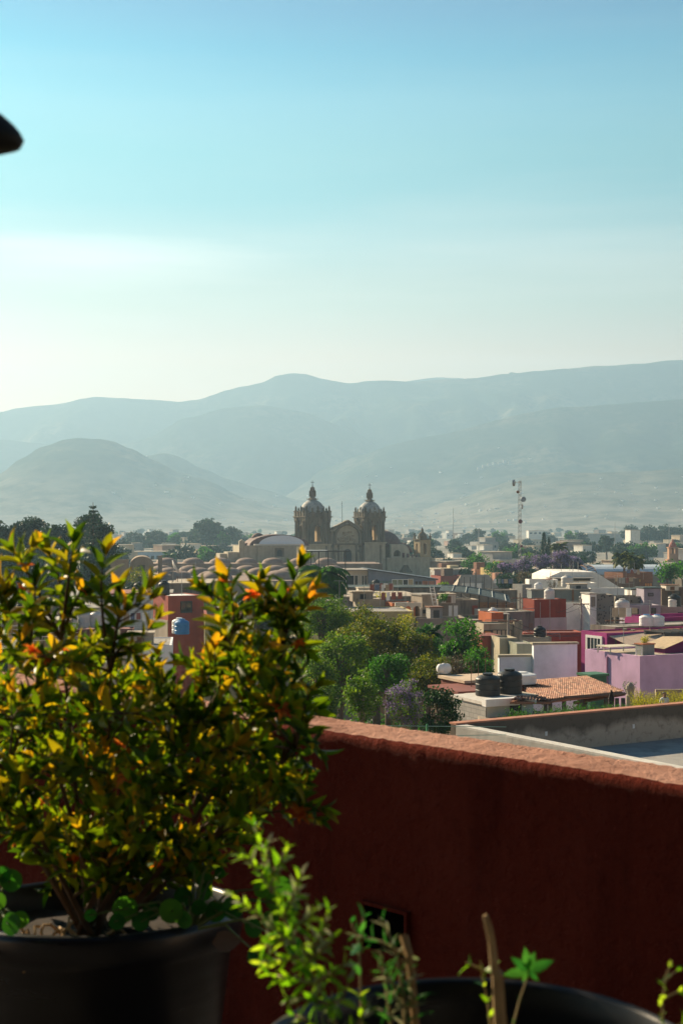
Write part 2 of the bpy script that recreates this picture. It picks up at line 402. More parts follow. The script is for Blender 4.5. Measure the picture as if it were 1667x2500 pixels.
def bell_tower(t, x0, y0, w, zb, zs, k, narrow):
    """square shaft w wide with corner at x0,y0; zb = top of the shaft; belfry in local metres scaled by k"""
    mb = MB()
    mb.box(x0, x0+w, y0, y0+w, 0, zb)
    # stone string courses and corner strips
    for (a, b) in ((x0-.12, x0+1.0), (x0+w-1.0, x0+w+.12)):
        mb.box(a, b, y0-.12, y0+.3, 0, zb-.4)
    mb.box(x0-.12, x0+.3, y0+w-1.1, y0+w+.05, 0, zb-.4)
    mb.box(x0-.35, x0+w+.35, y0-.35, y0+w+.35, zb-.4, zb-.12); mb.box(x0-.5, x0+w+.5, y0-.5, y0+w+.5, zb-.12, zb+.16)
    mb.build('tower_shaft', stone, t)
    cx, cy = x0+w/2, y0+w/2
    H = zs; hw = w/2-.25
    mb = MB()
    z0 = zb+.16; z1 = z0+1.75*k; z2 = z0+7.4*k; z3 = z0+8.6*k
    # pedestal zone
    for q in range(4):
        M = Matrix.Translation((cx, cy, 0)) @ Matrix.Rotation(q*math.pi/2, 4, 'Z')
        Ms = M
        # open walls with an arch on each side
        arch_wall(mb, -hw+1.0, hw-1.0, z0, z2, 0, 2.3*k, z0+.7*k, z0+5.9*k, -hw, -hw+.75, Ms)
        # archivolt
        for i in range(10):
            a0 = math.pi*i/10; a1 = math.pi*(i+1)/10; r0 = 1.17*k; r1 = 1.42*k; zc = z0+5.9*k-1.15*k
            mb.prism([(-r0*math.cos(a0), zc+r0*math.sin(a0)), (-r0*math.cos(a1), zc+r0*math.sin(a1)), (-r1*math.cos(a1), zc+r1*math.sin(a1)), (-r1*math.cos(a0), zc+r1*math.sin(a0))], -hw-.18, -hw-.002, Ms)
        # chamfered corner pier
        mb.box(-hw*.985, -hw+1.05, -hw*.985, -hw+1.05, z0, z2, Ms)
        # columns: pairs beside the arch and at the corners
        for x in (-hw+.25, -hw+1.25, -hw+2.1, hw-2.1, hw-1.25, hw-.25):
            c = Ms @ Vector((x, -hw-.22, 0))
            if abs(x) < hw-2.2 and narrow: continue
            mb.lathe([(.42,z0), (.42,z1-.3), (.48,z1-.28), (.48,z1-.05), (.30,z1), (.33,z1+.4), (.26,z1+.5), (.25,z2-.7), (.36,z2-.55), (.42,z2-.1), (.42,z2)], 8, (c.x, c.y, 0))
        for x in (-hw+.25, -hw+1.25, hw-1.25, hw-.25):
            c = Ms @ Vector((x, -hw-.22, 0))
            mb.rbox((c.x, c.y, (z2+z3)/2), (.75,.75,z3-z2+.02), q*math.pi/2)
    mb.box(cx-hw-.5, cx+hw+.5, cy-hw-.5, cy+hw+.5, z1-.16, z1-.02) if False else None
    def ring(a, zA, zB):
        mb.box(cx-a, cx+a, cy-a, cy+a, zA, zB)
    ring(hw+.05, z2, z3-.3)
    ring(hw+.62, z3-.3, z3-.12); ring(hw+.85, z3-.12, z3+.12)
    for q in range(4):
        M = Matrix.Translation((cx, cy, 0)) @ Matrix.Rotation(q*math.pi/2, 4, 'Z')
        mb.box(-hw-.55, hw-2.1+2.6, -hw-.55, -hw-.02, z1-.18, z1-.02, M) if q in (0,3) and False else None
    mb.build('belfry', stone_d, t)
    # block added behind the arch; the sunlit reveal is put into its colour
    mb = MB(); mb.box(cx+1.25, cx+2.6, cy-.6, cy+2.2, z0, z2-1.0); mb.build('added_sunlit_block', stone_lit, t)
    bell = MB(); bell.lathe([(.62,0),(.5,.25),(.38,.75),(.28,1.0),(.05,1.1)], 12, (cx-.3, cy-1.2, z0+4.1*k)); bell.build('bell', iron, t)
    # parapet with pinnacles
    mb = MB()
    zp = z3+.12
    for q in range(4):
        M = Matrix.Translation((cx, cy, 0)) @ Matrix.Rotation(q*math.pi/2, 4, 'Z')
        mb.box(-hw-.2, hw-.15, -hw-.2, -hw+.15, zp, zp+1.05*k, M)
    for i in range(5):
        for (a, b) in ((i/4, 0), (i/4, 1), (0, i/4), (1, i/4)):
            if (a, b) in ((0,0),(1,0),(0,1),(1,1)) and i not in (0,): pass
            xx = cx-hw+.02+a*(2*hw-.04); yy = cy-hw+.02+b*(2*hw-.04)
            cor = (a in (0,1)) and (b in (0,1))
            if cor and i == 4 and (a, b) != (1,1): continue
            pinnacle(mb, xx, yy, zp, (3.5 if cor or i == 2 else 2.9)*k, .95*k)
    mb.build('parapet', stone_d, t)
    # drum, dome, lantern, cross
    rd = 4.0*k; zd = zp+1.2*k
    mb = MB(); mb.lathe([(rd*1.02, zp-.1), (rd*1.02, zd)], 8, (cx, cy, 0)); mb.build('drum', stone_d, t)
    mb = MB(); mb.lathe([(rd*math.cos(a)*(1.0), zd+rd*1.05*math.sin(a)) for a in [R(x) for x in range(0, 82, 5)]], 32, (cx, cy, 0)); mb.build('dome', dometile, t, smooth=True)
    zl = zd+rd*1.02
    mb = MB(); mb.lathe([(1.6*k, zl), (1.65*k, zl+.12), (1.3*k, zl+.2), (1.0*k, zl+.5), (.82*k, zl+1.0*k), (.78*k, zl+1.05*k), (.78*k, zl+2.9*k), (1.0*k, zl+2.95*k), (1.0*k, zl+3.1*k), (.85*k, zl+3.15*k), (.80*k, zl+3.5*k), (.7*k, zl+4.0*k), (.3*k, zl+4.2*k), (.05, zl+4.25*k)], 8, (cx, cy, 0))
    for j in range(8):
        a = math.pi*2*(j+.5)/8
        mb.box(-.1, .1, -.1, .28, zl+1.05*k, zl+2.9*k, Matrix.Translation((cx+.82*k*math.cos(a), cy+.82*k*math.sin(a), 0)) @ Matrix.Rotation(a-math.pi/2, 4, 'Z'))
        mb.lathe([(.16, 0), (.1, .3), (.02, .55)], 5, (cx+1.7*k*math.cos(a), cy+1.7*k*math.sin(a), zl+.1))
    mb.build('lantern', stone_d, t)
    mb = MB(); zc = zl+4.2*k
    Mz = Matrix.Translation((cx, cy, 0)) @ Matrix.Rotation(-TH*.5, 4, 'Z')
    mb.tube([(cx,cy,zc),(cx,cy,zc+2.1*k)], .075, 5); mb.box(-.55*k, .55*k, -.07, .07, zc+1.38*k, zc+1.54*k, Mz); mb.box(-.3*k, .3*k, -.06, .06, zc+.5*k, zc+.6*k, Mz)
    mb.lathe([(.02,0),(.2,.15),(.2,.25),(.02,.42)], 6, (cx,cy,zc-.05))
    mb.build('cross', iron, t)

YCH = 450.0
c0 = P(747.6, CY, YCH)
church = thing('church', 'old stone church with two domed bell towers and a gabled front between them', 'church', (c0.x, c0.y, 0), TH)
bell_tower(church, 0, 0, 8.5, 13.0, 0, 1.0, False)
bell_tower(church, 21.0, 0, 7.3, 13.4, 0, .945, True)
# front between the towers
mb = MB(); x0, x1 = 8.5, 21.0; xm = 15.2
mb.box(x0, x1, 1.2, 3.0, 0, 13)
mb.prism([(x0,13),(x1,13),(x1,17.2),(x1-1.0,17.7),(xm,20.6),(x0+1.4,18.2),(x0,17.7)], 1.2, 3.0)
mb.build('front_wall', stone, church)
mb = MB()
# raking cornice and side pilasters, arch band round the relief
def bar(ax, az, bx, bz, w, y0, y1):
    d = Vector((bx-ax, bz-az)).normalized(); n_ = Vector((-d.y, d.x))*w/2
    mb.prism([(ax-n_.x, az-n_.y), (bx-n_.x, bz-n_.y), (bx+n_.x, bz+n_.y), (ax+n_.x, az+n_.y)], y0, y1)
bar(x0+1.2, 17.95, xm, 20.4, .75, .55, 1.19); bar(xm, 20.4, x1-.7, 17.5, .75, .55, 1.19)
mb.box(x0+.05, x0+1.5, .7, 1.19, 17.5, 17.9); mb.box(x0+.05, x1-.02, .55, 1.18, 12.7, 13.2); mb.box(x0+.05, x1-.02, .7, 1.185, 6.1, 6.5)
for i in range(12):
    a0 = math.pi*i/12; a1 = math.pi*(i+1)/12; rx = 4.1; r2 = 4.75
    mb.prism([(xm-rx*math.cos(a0), 15.6+rx*.82*math.sin(a0)), (xm-rx*math.cos(a1), 15.6+rx*.82*math.sin(a1)), (xm-r2*math.cos(a1), 15.6+r2*.82*math.sin(a1)), (xm-r2*math.cos(a0), 15.6+r2*.82*math.sin(a0))], .45, 1.17)
for x in (xm-4.45, xm+4.45): mb.box(x-.32, x+.32, .45, 1.17, 13.2, 15.6)
for x in (x0+.55, x0+1.5, xm-3.2, xm+3.2, xm+4.6, x1-.5):
    mb.lathe([(.4,6.5),(.4,7.1),(.28,7.15),(.26,11.9),(.38,12.1),(.42,12.7)], 8, (x, .95, 0))
for x in (x0+.55, xm-4.9, xm+4.9, x1-.5):
    mb.lathe([(.35,13.2),(.28,13.6),(.26,16.4),(.36,16.7),(.38,17.1)], 8, (x, .95, 0))
mb.box(x0+.6, x0+.95, .9, 1.1, 0, 6.1); mb.box(x1-.9, x1-.5, .8, 1.15, 0, 6.1)
mb.build('cornice', stone_d, church)
mb = MB()
for k in range(26):
    x = xm+random.uniform(-3.1,3.1); z = 13.5+random.uniform(0,4.0)*(1-abs(x-xm)/5)
    w = random.uniform(.25,.7); mb.box(x-w, x+w, random.uniform(.7,.95), 1.16, z-w*.5, z+w*.7)
mb.build('stone_relief', plaster('relief_stone', (.34,.29,.21), (.07,.065,.05), .8, .4), church)
for (a, b, z0_, z1_) in ((xm-1.6, xm+1.5, 6.9, 11.4),):
    mb = MB(); arch_wall(mb, a-.5, b+.5, z0_-.2, z1_+.8, (a+b)/2, b-a, z0_, z1_, .85, 1.18); fr = mb.build('window', stone, church)
    mb = MB(); mb.box(a-.2, b+.2, 1.12, 1.16, z0_, z1_); mb.build('pane', dark, fr)
for x in (x0+2.6, xm+3.9):
    mb = MB(); arch_wall(mb, x-.9, x+.9, 7.2, 11.2, x, 1.1, 7.6, 10.4, .8, 1.17); fr = mb.build('niche', stone_d, church)
    mb = MB(); mb.lathe([(.34,7.7),(.3,8.6),(.36,9.1),(.14,9.4),(.17,9.65),(.05,9.85)], 8, (x, 1.0, 0)); mb.build('statue', stone, fr)
mb = MB(); mb.tube([(xm-1.2, 2.4, 20.0), (xm-1.3, 2.4, 26.8)], [.09,.05], 5); mb.build('pole', iron, church)
# nave behind the front
mb = MB(); mb.box(2.0, 25.0, 8.5, 55, 0, 12.5); mb.build('nave', stone, church)
# drain pipe stains: thin dark pipes on the shafts
for x_ in (6.9, 26.5): mb = MB(); mb.box(x_, x_+.19, -.3, -.13, 0, 12.5); mb.build('drainpipe', iron, church)

# ------------------------------------------------------------------ chapel with red dome and small bell tower, beside the church
YC2 = 468.0
c1 = P(945, CY, YC2)
chapel = thing('chapel', 'low stone chapel with dark red dome and a small pinnacled tower at its end', 'chapel', (c1.x, c1.y, 0), TH)
def zc(py, Y=YC2): return CZ-(py-CY)/F*Y
W2 = 17.0
mb = MB(); mb.box(0, W2, 0, 12, 0, zc(1362)); mb.box(-.1, W2+.05, -.15, .2, zc(1362)-.35, zc(1362)+.05); mb.box(11.1,11.35,-.12,0,0,zc(1364)); mb.build('wall', stone, chapel)
mb = MB(); mb.lathe([(6.6,zc(1362)),(6.6,zc(1338)),(6.9,zc(1338)+.1),(6.9,zc(1338)+.4)], 8, (3.0, 9.5, 0)); mb.build('drum', stone_d, chapel)
mb = MB(); mb.lathe([(6.7*math.cos(R(a)), zc(1336)+5.6*math.sin(R(a))) for a in range(0,91,7)], 32, (3.0, 9.5, 0)); mb.build('dome', reddome, chapel, smooth=True)
mb = MB(); mb.lathe([(4.0*math.cos(R(a)), zc(1350)+3.2*math.sin(R(a))) for a in range(0,91,9)], 24, (9.6, 8.0, 0))
for k in range(5): mb.box(6.2+k*1.7, 6.8+k*1.7, .4, 1.0, zc(1362), zc(1350)-.3*k)
mb.build('side_dome', reddome, chapel, smooth=False)
mb = MB(); arch_wall(mb, 2.0, 7.0, zc(1362), zc(1329), 4.3, 2.6, zc(1362)+.4, zc(1343), 1.0, 2.2)
for i in range(8):
    a0 = math.pi/2*i/8; a1 = math.pi/2*(i+1)/8
    mb.prism([(7.0+2.2*math.sin(a0), zc(1362)), (7.0+2.2*math.sin(a1), zc(1362)), (7.0+2.2*math.sin(a1), zc(1362)+4.2*math.cos(a1)), (7.0+2.2*math.sin(a0), zc(1362)+4.2*math.cos(a0))], 1.0, 2.2)
mb.build('apse', plaster('pale_stone', (.5,.47,.37), (.16,.15,.12), .45, .3), chapel)
mb = MB()
mb.prism([(4.6,zc(1395)),(5.1,zc(1392)),(6.2,zc(1380)),(7.6,zc(1380)),(8.9,zc(1394)),(9.4,zc(1396)),(9.2,zc(1399)),(4.7,zc(1399))], -.2, .0)
mb.prism([(5.4,zc(1394)),(6.4,zc(1383)),(7.4,zc(1383)),(8.5,zc(1394))], -.28, -.2)
mb.build('stone_hood', stone_d, chapel)
# small tower
tx = 12.7; tw = 4.1; z0 = zc(1362); z1 = zc(1319)
mb = MB(); mb.box(tx, tx+tw+.3, .3, .3+tw, 0, z0+.4)
for q in range(4):
    M = Matrix.Translation((tx+tw/2, .4+tw/2, 0)) @ Matrix.Rotation(q*math.pi/2, 4, 'Z')
    arch_wall(mb, -tw/2, tw/2-.4, z0+.4, z1, -.2, 1.2, z0+1.0, z1-1.1, -tw/2, -tw/2+.4, M)
mb.build('tower_shaft', plaster('ochre_stone', (.42,.33,.2), (.12,.1,.07), .5, .3), chapel)
mb = MB(); mb.box(tx-.35, tx+tw+.35, .05, .75+tw, z1, z1+.35)
for (a, b) in ((0,0),(1,0),(0,1),(1,1)): pinnacle(mb, tx+.15+a*(tw-.3), .55+b*(tw-.3), z1+.35, 2.1, .6)
mb.lathe([(1.5,z1+.35),(1.5,z1+1.3),(1.25,z1+2.0),(.8,z1+2.5),(.45,z1+2.7),(.4,z1+3.2),(.5,z1+3.3),(.3,z1+3.7),(.05,z1+4.3)], 12, (tx+tw/2, .4+tw/2, 0))
mb.build('cupola', stone_d, chapel)
mb = MB(); mb.box(W2-.4, W2+1.0, -.5, 3, 0, z0-.3); mb.build('buttress', stone, chapel)

# ------------------------------------------------------------------ old convent on the other side: many small domes, vaults
YV = 330.0
cv = P(560, CY, YV)
def zv(py, Y=YV): return CZ-(py-CY)/F*Y
roofbrown = plain('brick_vault', (.27,.19,.15), .85, var=.25, scale=.6)
convent = thing('convent', 'long low stone convent roofed with rows of small brown brick domes', 'convent', (P(262,CY,300).x, 300, 0), 0)
mb = MB()
Hc = zv(1418, 300)
mb.box(0, 52, 0, 70, 0, Hc-.2); mb.box(-4, 60, 70, 105, 0, Hc+.9); mb.box(-4, 60, 69.4, 70, 0, Hc+1.6)
mb.build('wall', plaster('convent_stone', (.30,.235,.18), (.1,.085,.07), .55, .3), convent)
mb = MB(); mb.box(.5, 51.5, .5, 69, Hc-.19, Hc); mb.box(-3.5, 59, 70.6, 104, Hc+.91, Hc+1.1); mb.build('roof', roofbrown, convent)
domes = [(23,2,3.4,1.9),(14,9,3.6,1.6),(5,12,3,1.3),(21,12,3.2,1.5),(36,10,3.6,1.7),(45,12,3.4,1.6)]
domes += [(2+7.0*i, 34, 2.9, 1.5) for i in range(7)] + [(5+7.0*i, 52, 2.9, 1.5) for i in range(7)] + [(2+7.2*i, 86, 2.9, 1.4) for i in range(7)]
for (x, y, r, h) in domes:
    m_ = MB(); zz = Hc if y < 70 else Hc+1.1
    m_.lathe([(r*1.04, -.05), (r*1.04, .25)]+[(r*math.cos(R(a)), .25+h*math.sin(R(a))) for a in range(0,91,10)], 20, (x, y, zz))
    m_.build('roof_dome', roofbrown, convent, smooth=True)
pinkstone = plaster('pink_stone', (.55,.36,.27), (.2,.14,.1), .3)
for (x, y) in ((18,103),(25.5,103),(33,103)):
    m_ = MB(); m_.add([(x,y,Hc),(x+3.5,y,Hc),(x+3.5,y+2,Hc),(x,y+2,Hc),(x+.5,y,Hc+2.6),(x+1.3,y,Hc+2.6),(x+1.3,y+2,Hc+2.6),(x+.5,y+2,Hc+2.6)], [(0,3,2,1),(4,5,6,7),(0,1,5,4),(1,2,6,5),(2,3,7,6),(3,0,4,7)])
    m_.build('buttress', pinkstone, convent)
def blk_rooftrim(): pass
# convent church body next to the front tower: stone block with belfry gable and white vaults
def PX(px, Y): return (px-CX)/F*Y
YB = 400.0
cb = P(601, CY, YB)
nave = thing('monastery_nave', 'stone monastery block with a small belfry gable and white painted vaults', 'church nave', (cb.x, YB, 0), R(12))
def zb_(py): return CZ-(py-CY)/F*YB
mb = MB()
mb.box(-1.6, 14.2, 0, 16, 0, zb_(1333)); mb.box(-1.7, 14.3, -.15, .25, zb_(1333)-.3, zb_(1333)+.15)
mb.box(-5, -1.6, 1, 10, 0, zb_(1348)); mb.box(-1.9, -.3, .2, 1.8, 0, zb_(1322)); mb.box(3.2, 5.2, -.5, 0, 0, zb_(1335))
mb.box(-7, 0, 3, 12, 0, zb_(1352))
mb.prism([(-2.0, zb_(1322)), (-.2, zb_(1322)), (-1.1, zb_(1317))], .15, 1.85)
mb.build('wall', stone, nave)
white = plain('white_limewash', (.72,.76,.82), .7, var=.06)
mb = MB()
for (cx_, w_, h_, y0_, y1_) in ((10.0, 8.6, 3.2, 3, 15),):
    n_ = 14
    prof = [(cx_-w_*math.cos(math.pi*i/n_)/1.0, zb_(1333)+h_*math.sin(math.pi*i/n_)) for i in range(n_+1)]
    mb.prism(prof, y0_, y1_)
mb.build('vault', reddome, nave)
mb = MB(); n_ = 14
mb.prism([(10.6-6.6*math.cos(math.pi*i/n_), zb_(1333)+.2+2.75*math.sin(math.pi*i/n_)) for i in range(n_+1)], 2.6, 3.0)
mb.build('vault_face', white, nave)
mb = MB(); mb.box(2.5, 16.5, 1.2, 2.6, zb_(1333)+.1, zb_(1333)+.55); mb.build('ledge', plain('cream_ledge', (.7,.63,.55), .8), nave)
mb = MB(); mb.lathe([(1.9,0),(1.9,.9),(1.5,1.5),(.8,1.9),(.05,2.0)], 12, (5.2, 12, zb_(1322)+.3)); mb.build('cap_dome', reddome, nave, smooth=True)
mb = MB(); mb.prism([(-.5, zb_(1333)), (6, zb_(1333)), (6, zb_(1316)), (5.2, zb_(1315))], 9, 14); mb.build('roof', reddome, nave)
mb = MB(); arch_wall(mb, 8.2, 10.8, zb_(1360), zb_(1338), 9.5, 1.5, zb_(1358), zb_(1342), -.12, -.01); fr = mb.build('window', stone_d, nave)
mb = MB(); mb.box(8.6, 10.4, -.06, -.03, zb_(1358), zb_(1342)); mb.build('pane', dark, fr)
# annex with a barrel vault
YA = 300.0
ca = P(318, CY, 305)
ann = thing('vaulted_annex', 'brown stone annex with a rounded barrel vault and a gabled end by the convent domes', 'annex', (ca.x, 305, 0), R(8))
def za(py): return CZ-(py-CY)/F*305
mb = MB(); n_ = 12
mb.box(0, 5.0, 0, 12, 0, za(1380)); mb.prism([(2.5-2.5*math.cos(math.pi*i/n_), za(1380)+1.9*math.sin(math.pi*i/n_)) for i in range(n_+1)], 0, 12)
mb.box(-5.0, -.3, -2, 8, 0, za(1368)); mb.prism([(-8.2,za(1390)),(-3.6,za(1368)),(-3.6,za(1390))], -2, -.5) if False else None
mb.box(-4.9, -.2, -2.2, -1.8, za(1368), za(1365)); mb.box(6, 6.9, 4, 4.9, 0, za(1358))
mb.build('wall', plaster('annex_stone', (.36,.27,.19), (.13,.1,.08), .45), ann)
mb = MB(); arch_wall(mb, 1.6, 3.2, za(1395), za(1380), 2.4, 1.0, za(1394), za(1383), -.1, -.01); fr = mb.build('window', stone_d, ann)
mb = MB(); mb.box(1.9, 2.9, -.05, -.03, za(1394), za(1383)); mb.build('pane', dark, fr)
# ------------------------------------------------------------------ town buildings
def base_at_(px, Y): return ((px-CX)/F*Y, Y, 0)

roofgrey = plain('roof_cement', (.30,.28,.25), .9, var=.25, scale=.8)
rooflight = plain('roof_pale', (.42,.36,.28), .9, var=.2, scale=.8)
roofred = plain('roof_red_oxide', (.22,.07,.055), .8, var=.2, scale=.8)
whitep = plain('white_paint', (.78,.77,.74), .6, var=.05)
framew = plain('white_frame', (.75,.74,.70), .5, var=.03)
framed = plain('dark_frame', (.05,.05,.05), .5)
def glassmat():
    m, nt, b = newmat('window_glass'); b.inputs['Base Color'].default_value = (.035,.05,.055,1)
    b.inputs['Roughness'].default_value = .08; b.inputs['Specular IOR Level'].default_value = .8; return m
glass = glassmat()
wood = plain('brown_wood', (.16,.08,.04), .6, var=.2)
FOOT = []; BL = []   # footprints of hand-placed buildings (x, y, radius)

class Blk:
    """a building given by its near corner column, its two far columns, and the height of the corner"""
    def __init__(s, name, label, cat, xL, xC, xR, yT, Y, mat, z0=0.0, par=.35, roof=None, th=TH, group=None, top=None, cop=None, D=None):
        s.th = th; s.c, s.s = math.cos(th), math.sin(th); s.Y = Y; s.Cx = (xC-CX)/F*Y; s.z0 = z0
        s.W = s.tR(xR); d_ = s.tL(xL) if xL is not None else 6.0; s.D = d_ if (s.s+(xL-CX)/F*s.c > .12 and 2.5 < d_ < 16) else (3.0 if 0 < d_ <= 2.5 else 8.0)
        if D: s.D = D
        s.H = CZ-(yT-CY)/F*Y; BL.append(s)
        s.t = thing(name, label, cat, (s.Cx, Y, z0), th, group)
        H = s.H-z0; W, D = s.W, s.D
        s.lh = H
        FOOT.append((s.Cx+W/2*s.c-D/2*s.s, Y+W/2*s.s+D/2*s.c, max(W, D)*.62))
        m = MB(); m.box(0, W, 0, D, 0, H-par)
        if par > .05:
            e = .18
            m.box(0, W, 0, e, H-par, H); m.box(0, W, D-e, D, H-par, H); m.box(0, e, e, D-e, H-par, H); m.box(W-e, W, e, D-e, H-par, H)
        m.build('wall', mat, s.t)
        m = MB(); e = .18 if par > .05 else -.12
        m.box(e+.003, W-e-.003, e+.003, D-e-.003, H-par+.002, H-par+(.03 if par > .05 else .14)); m.build('roof', roof or roofgrey, s.t)
        if cop is not None:
            m = MB(); e2 = .24
            for (a, b_, c_, d_) in ((-.05, W+.05, -.05, e2), (-.05, W+.05, D-e2, D+.05), (-.05, e2, e2, D-e2), (W-e2, W+.05, e2, D-e2)): m.box(a, b_, c_, d_, H+.002, H+.09)
            m.build('coping', cop, s.t)
    def tR(s, px): u = (px-CX)/F; return (u*s.Y-s.Cx)/(s.c-u*s.s)
    def tL(s, px): u = (px-CX)/F; return (s.Cx-u*s.Y)/(s.s+u*s.c)
    def uv(s, face, px, py):
        if face == 'F':
            t = s.tR(px); Yd = s.Y+t*s.s
        else:
            t = s.tL(px); Yd = s.Y+t*s.c
        return t, CZ-(py-CY)/F*Yd-s.z0
    def M(s, face):
        # local frame: u along the face, -y outward, z up
        if face == 'F': return Matrix.Identity(4)
        return Matrix.Rotation(R(90), 4, 'Z') @ Matrix.Scale(-1, 4, (1,0,0)) if False else Matrix(((0,1,0,0),(1,0,0,0),(0,0,1,0),(0,0,0,1)))
    def win(s, face, px0, py0, px1, py1, kind='window', fm=None, pm=None, bars=1, fw=.08, label=None):
        a, z1 = s.uv(face, px0, py0); b, _ = s.uv(face, px1, py0); _, z0 = s.uv(face, (px0+px1)/2, py1)
        if a > b: a, b = b, a
        return s.winm(face, a, b, z0, z1, kind, fm, pm, bars, fw)
    def winm(s, face, a, b, z0, z1, kind='window', fm=None, pm=None, bars=1, fw=.08):
        M = s.M(face); m = MB()
        m.box(a-fw, a, -.09, -.003, z0-fw, z1+fw, M); m.box(b, b+fw, -.09, -.003, z0-fw, z1+fw, M)
        m.box(a, b, -.09, -.003, z1, z1+fw, M); m.box(a, b, -.12, -.003, z0-fw, z0, M)
        for i in range(bars):
            x = a+(b-a)*(i+1)/(bars+1); m.box(x-.03, x+.03, -.06, -.026, z0, z1, M)
        f = m.build(kind, fm or framed, s.t)
        m = MB(); m.box(a, b, -.025, -.004, z0, z1, M); m.build('pane', pm or glass, f)
        return f
    def part(s, name, mat, boxes, face='F'):
        m = MB()
        for q in boxes: m.box(*q, s.M(face) if face != 'F' else None)
        return m.build(name, mat, s.t)
    def top(s, u, v, dz=0):      # world point on the roof at fractions u, v
        x, y = u*s.W, v*s.D
        return Vector((s.Cx+x*s.c-y*s.s, s.Y+x*s.s+y*s.c, s.H+dz))

tank_mats = {'black': plain('black_plastic', (.025,.028,.03), .45, var=.1), 'grey': plain('pale_grey_plastic', (.62,.60,.56), .5, var=.06),
             'blue': plain('blue_plastic', (.05,.22,.48), .45, var=.06), 'white': plain('white_plastic', (.78,.78,.76), .45, var=.04), 'lid': plain('blue_lid', (.06,.2,.45), .4)}
def tank(loc, r, h, col, label, group=None, lid=None):
    t = thing('water_tank', label, 'water tank', loc, random.uniform(0,3), group)
    m = MB()
    pr = [(r*.97,0),(r,.04),(r,h*.25),(r*.965,h*.27),(r*.965,h*.30),(r,h*.32),(r,h*.52),(r*.965,h*.54),(r*.965,h*.57),(r,h*.59),(r,h*.74),(r*.94,h*.80),(r*.7,h*.88),(r*.40,h*.92),(r*.38,h*.93)]
    m.lathe(pr, 28); m.build('tank_body', tank_mats[col], t, smooth=False)
    m = MB(); m.lathe([(r*.41,h*.932),(r*.43,h*.94),(r*.43,h*.985),(r*.36,h),(.01,h*1.005)], 20); m.build('lid', tank_mats[lid or col], t)
    m = MB(); m.tube([(r*.98,0,h*.7),(r*1.12,0,h*.7),(r*1.12,0,0)], .025, 5); m.build('pipe', plain('pvc_pipe', (.6,.6,.58), .5), t)
    return t
metal = plain('grey_metal', (.32,.33,.33), .4, metal=.6, var=.15)
rust = plain('rusty_metal', (.17,.08,.045), .8, var=.3, scale=6)
def pole(loc, h, label, r=.04, name='antenna', cat='antenna', bars=0, mat=None, group=None):
    t = thing(name, label, cat, loc, random.uniform(-.5,.5), group)
    m = MB(); m.tube([(0,0,0),(0,0,h)], [r, r*.7], 5); m.build('mast', mat or metal, t)
    if bars:
        m = MB()
        m.box(-.5,.5,-.012,.012,h-.1,h-.075)
        for i in range(bars): x = -.45+.9*i/(bars-1); l = .25-.02*i; m.box(x-.01,x+.01,-l,l,h-.1,h-.08)
        m.build('antenna_bars', mat or metal, t)
    return t
def dish(loc, r, az, label):
    t = thing('satellite_dish', label, 'satellite dish', loc, az)
    m = MB(); M = Matrix.Translation((0,0,.9+r)) @ Matrix.Rotation(R(62),4,'X')
    m.lathe([(.02,.0),(r*.5,.07*r),(r,.28*r),(r*1.02,.30*r),(r*.5,.10*r),(.02,.03)], 20, M=M); m.build('reflector', whitep, t, smooth=True)
    m = MB(); m.tube([(0,.1,0),(0,.1,.9+r)], .05, 6); m.tube([(0,0,.9+r*.3),(0,-r*.9,.9+r*1.5)], .02, 5); m.build('bracket', metal, t)
    return t

P_ = lambda n, c, **k: plaster(n, c, **k)
lilac = P_('lilac_paint', (.62,.40,.60), amt=.12, bump=.15)
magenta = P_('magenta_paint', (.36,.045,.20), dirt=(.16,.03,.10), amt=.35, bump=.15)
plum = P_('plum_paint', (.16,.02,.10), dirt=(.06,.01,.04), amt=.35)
whitehall = P_('white_hall_paint', (.86,.83,.77), dirt=(.5,.46,.4), amt=.3)
bluewhite = P_('blue_white_paint', (.84,.85,.88), dirt=(.5,.53,.6), amt=.4, bump=.15)
beige_st = P_('beige_stained', (.42,.37,.27), dirt=(.07,.065,.055), amt=.85)
grey_st = P_('grey_stained', (.24,.21,.175), dirt=(.05,.045,.04), amt=.9)
grey_lt = P_('grey_render', (.34,.29,.235), dirt=(.12,.11,.10), amt=.6)
redbrown = P_('red_brown_paint', (.27,.055,.035), dirt=(.12,.03,.02), amt=.6)
orange_b = P_('orange_brick', (.45,.16,.08), dirt=(.2,.08,.05), amt=.4, brick=True)
oxide = P_('oxide_wall', (.33,.085,.06), dirt=(.17,.05,.035), amt=.5)
cream = P_('cream_paint', (.62,.52,.34), dirt=(.25,.2,.14), amt=.4)
ochre = P_('ochre_paint', (.58,.42,.17), dirt=(.25,.18,.1), amt=.45)
whitew = P_('whitewashed_wall', (.62,.57,.49), dirt=(.35,.33,.3), amt=.5)
whiteblock = P_('painted_block', (.66,.66,.64), dirt=(.38,.37,.35), amt=.4, brick=True)
greyblock = P_('grey_block', (.34,.33,.31), dirt=(.13,.12,.11), amt=.5, brick=True)
lavgrey = P_('lavender_grey_wall', (.34,.30,.36), dirt=(.12,.11,.13), amt=.7)
browndk = P_('dark_brown_wall', (.17,.12,.09), dirt=(.05,.04,.035), amt=.7)
brickbrown = P_('brown_brick', (.24,.12,.08), dirt=(.1,.06,.04), amt=.4, brick=True)
slatey = P_('slate_blue_wall', (.24,.27,.33), dirt=(.14,.16,.2), amt=.4)
glasspanel = plain('teal_sheet', (.06,.085,.09), .75, var=.3, spec=.1)

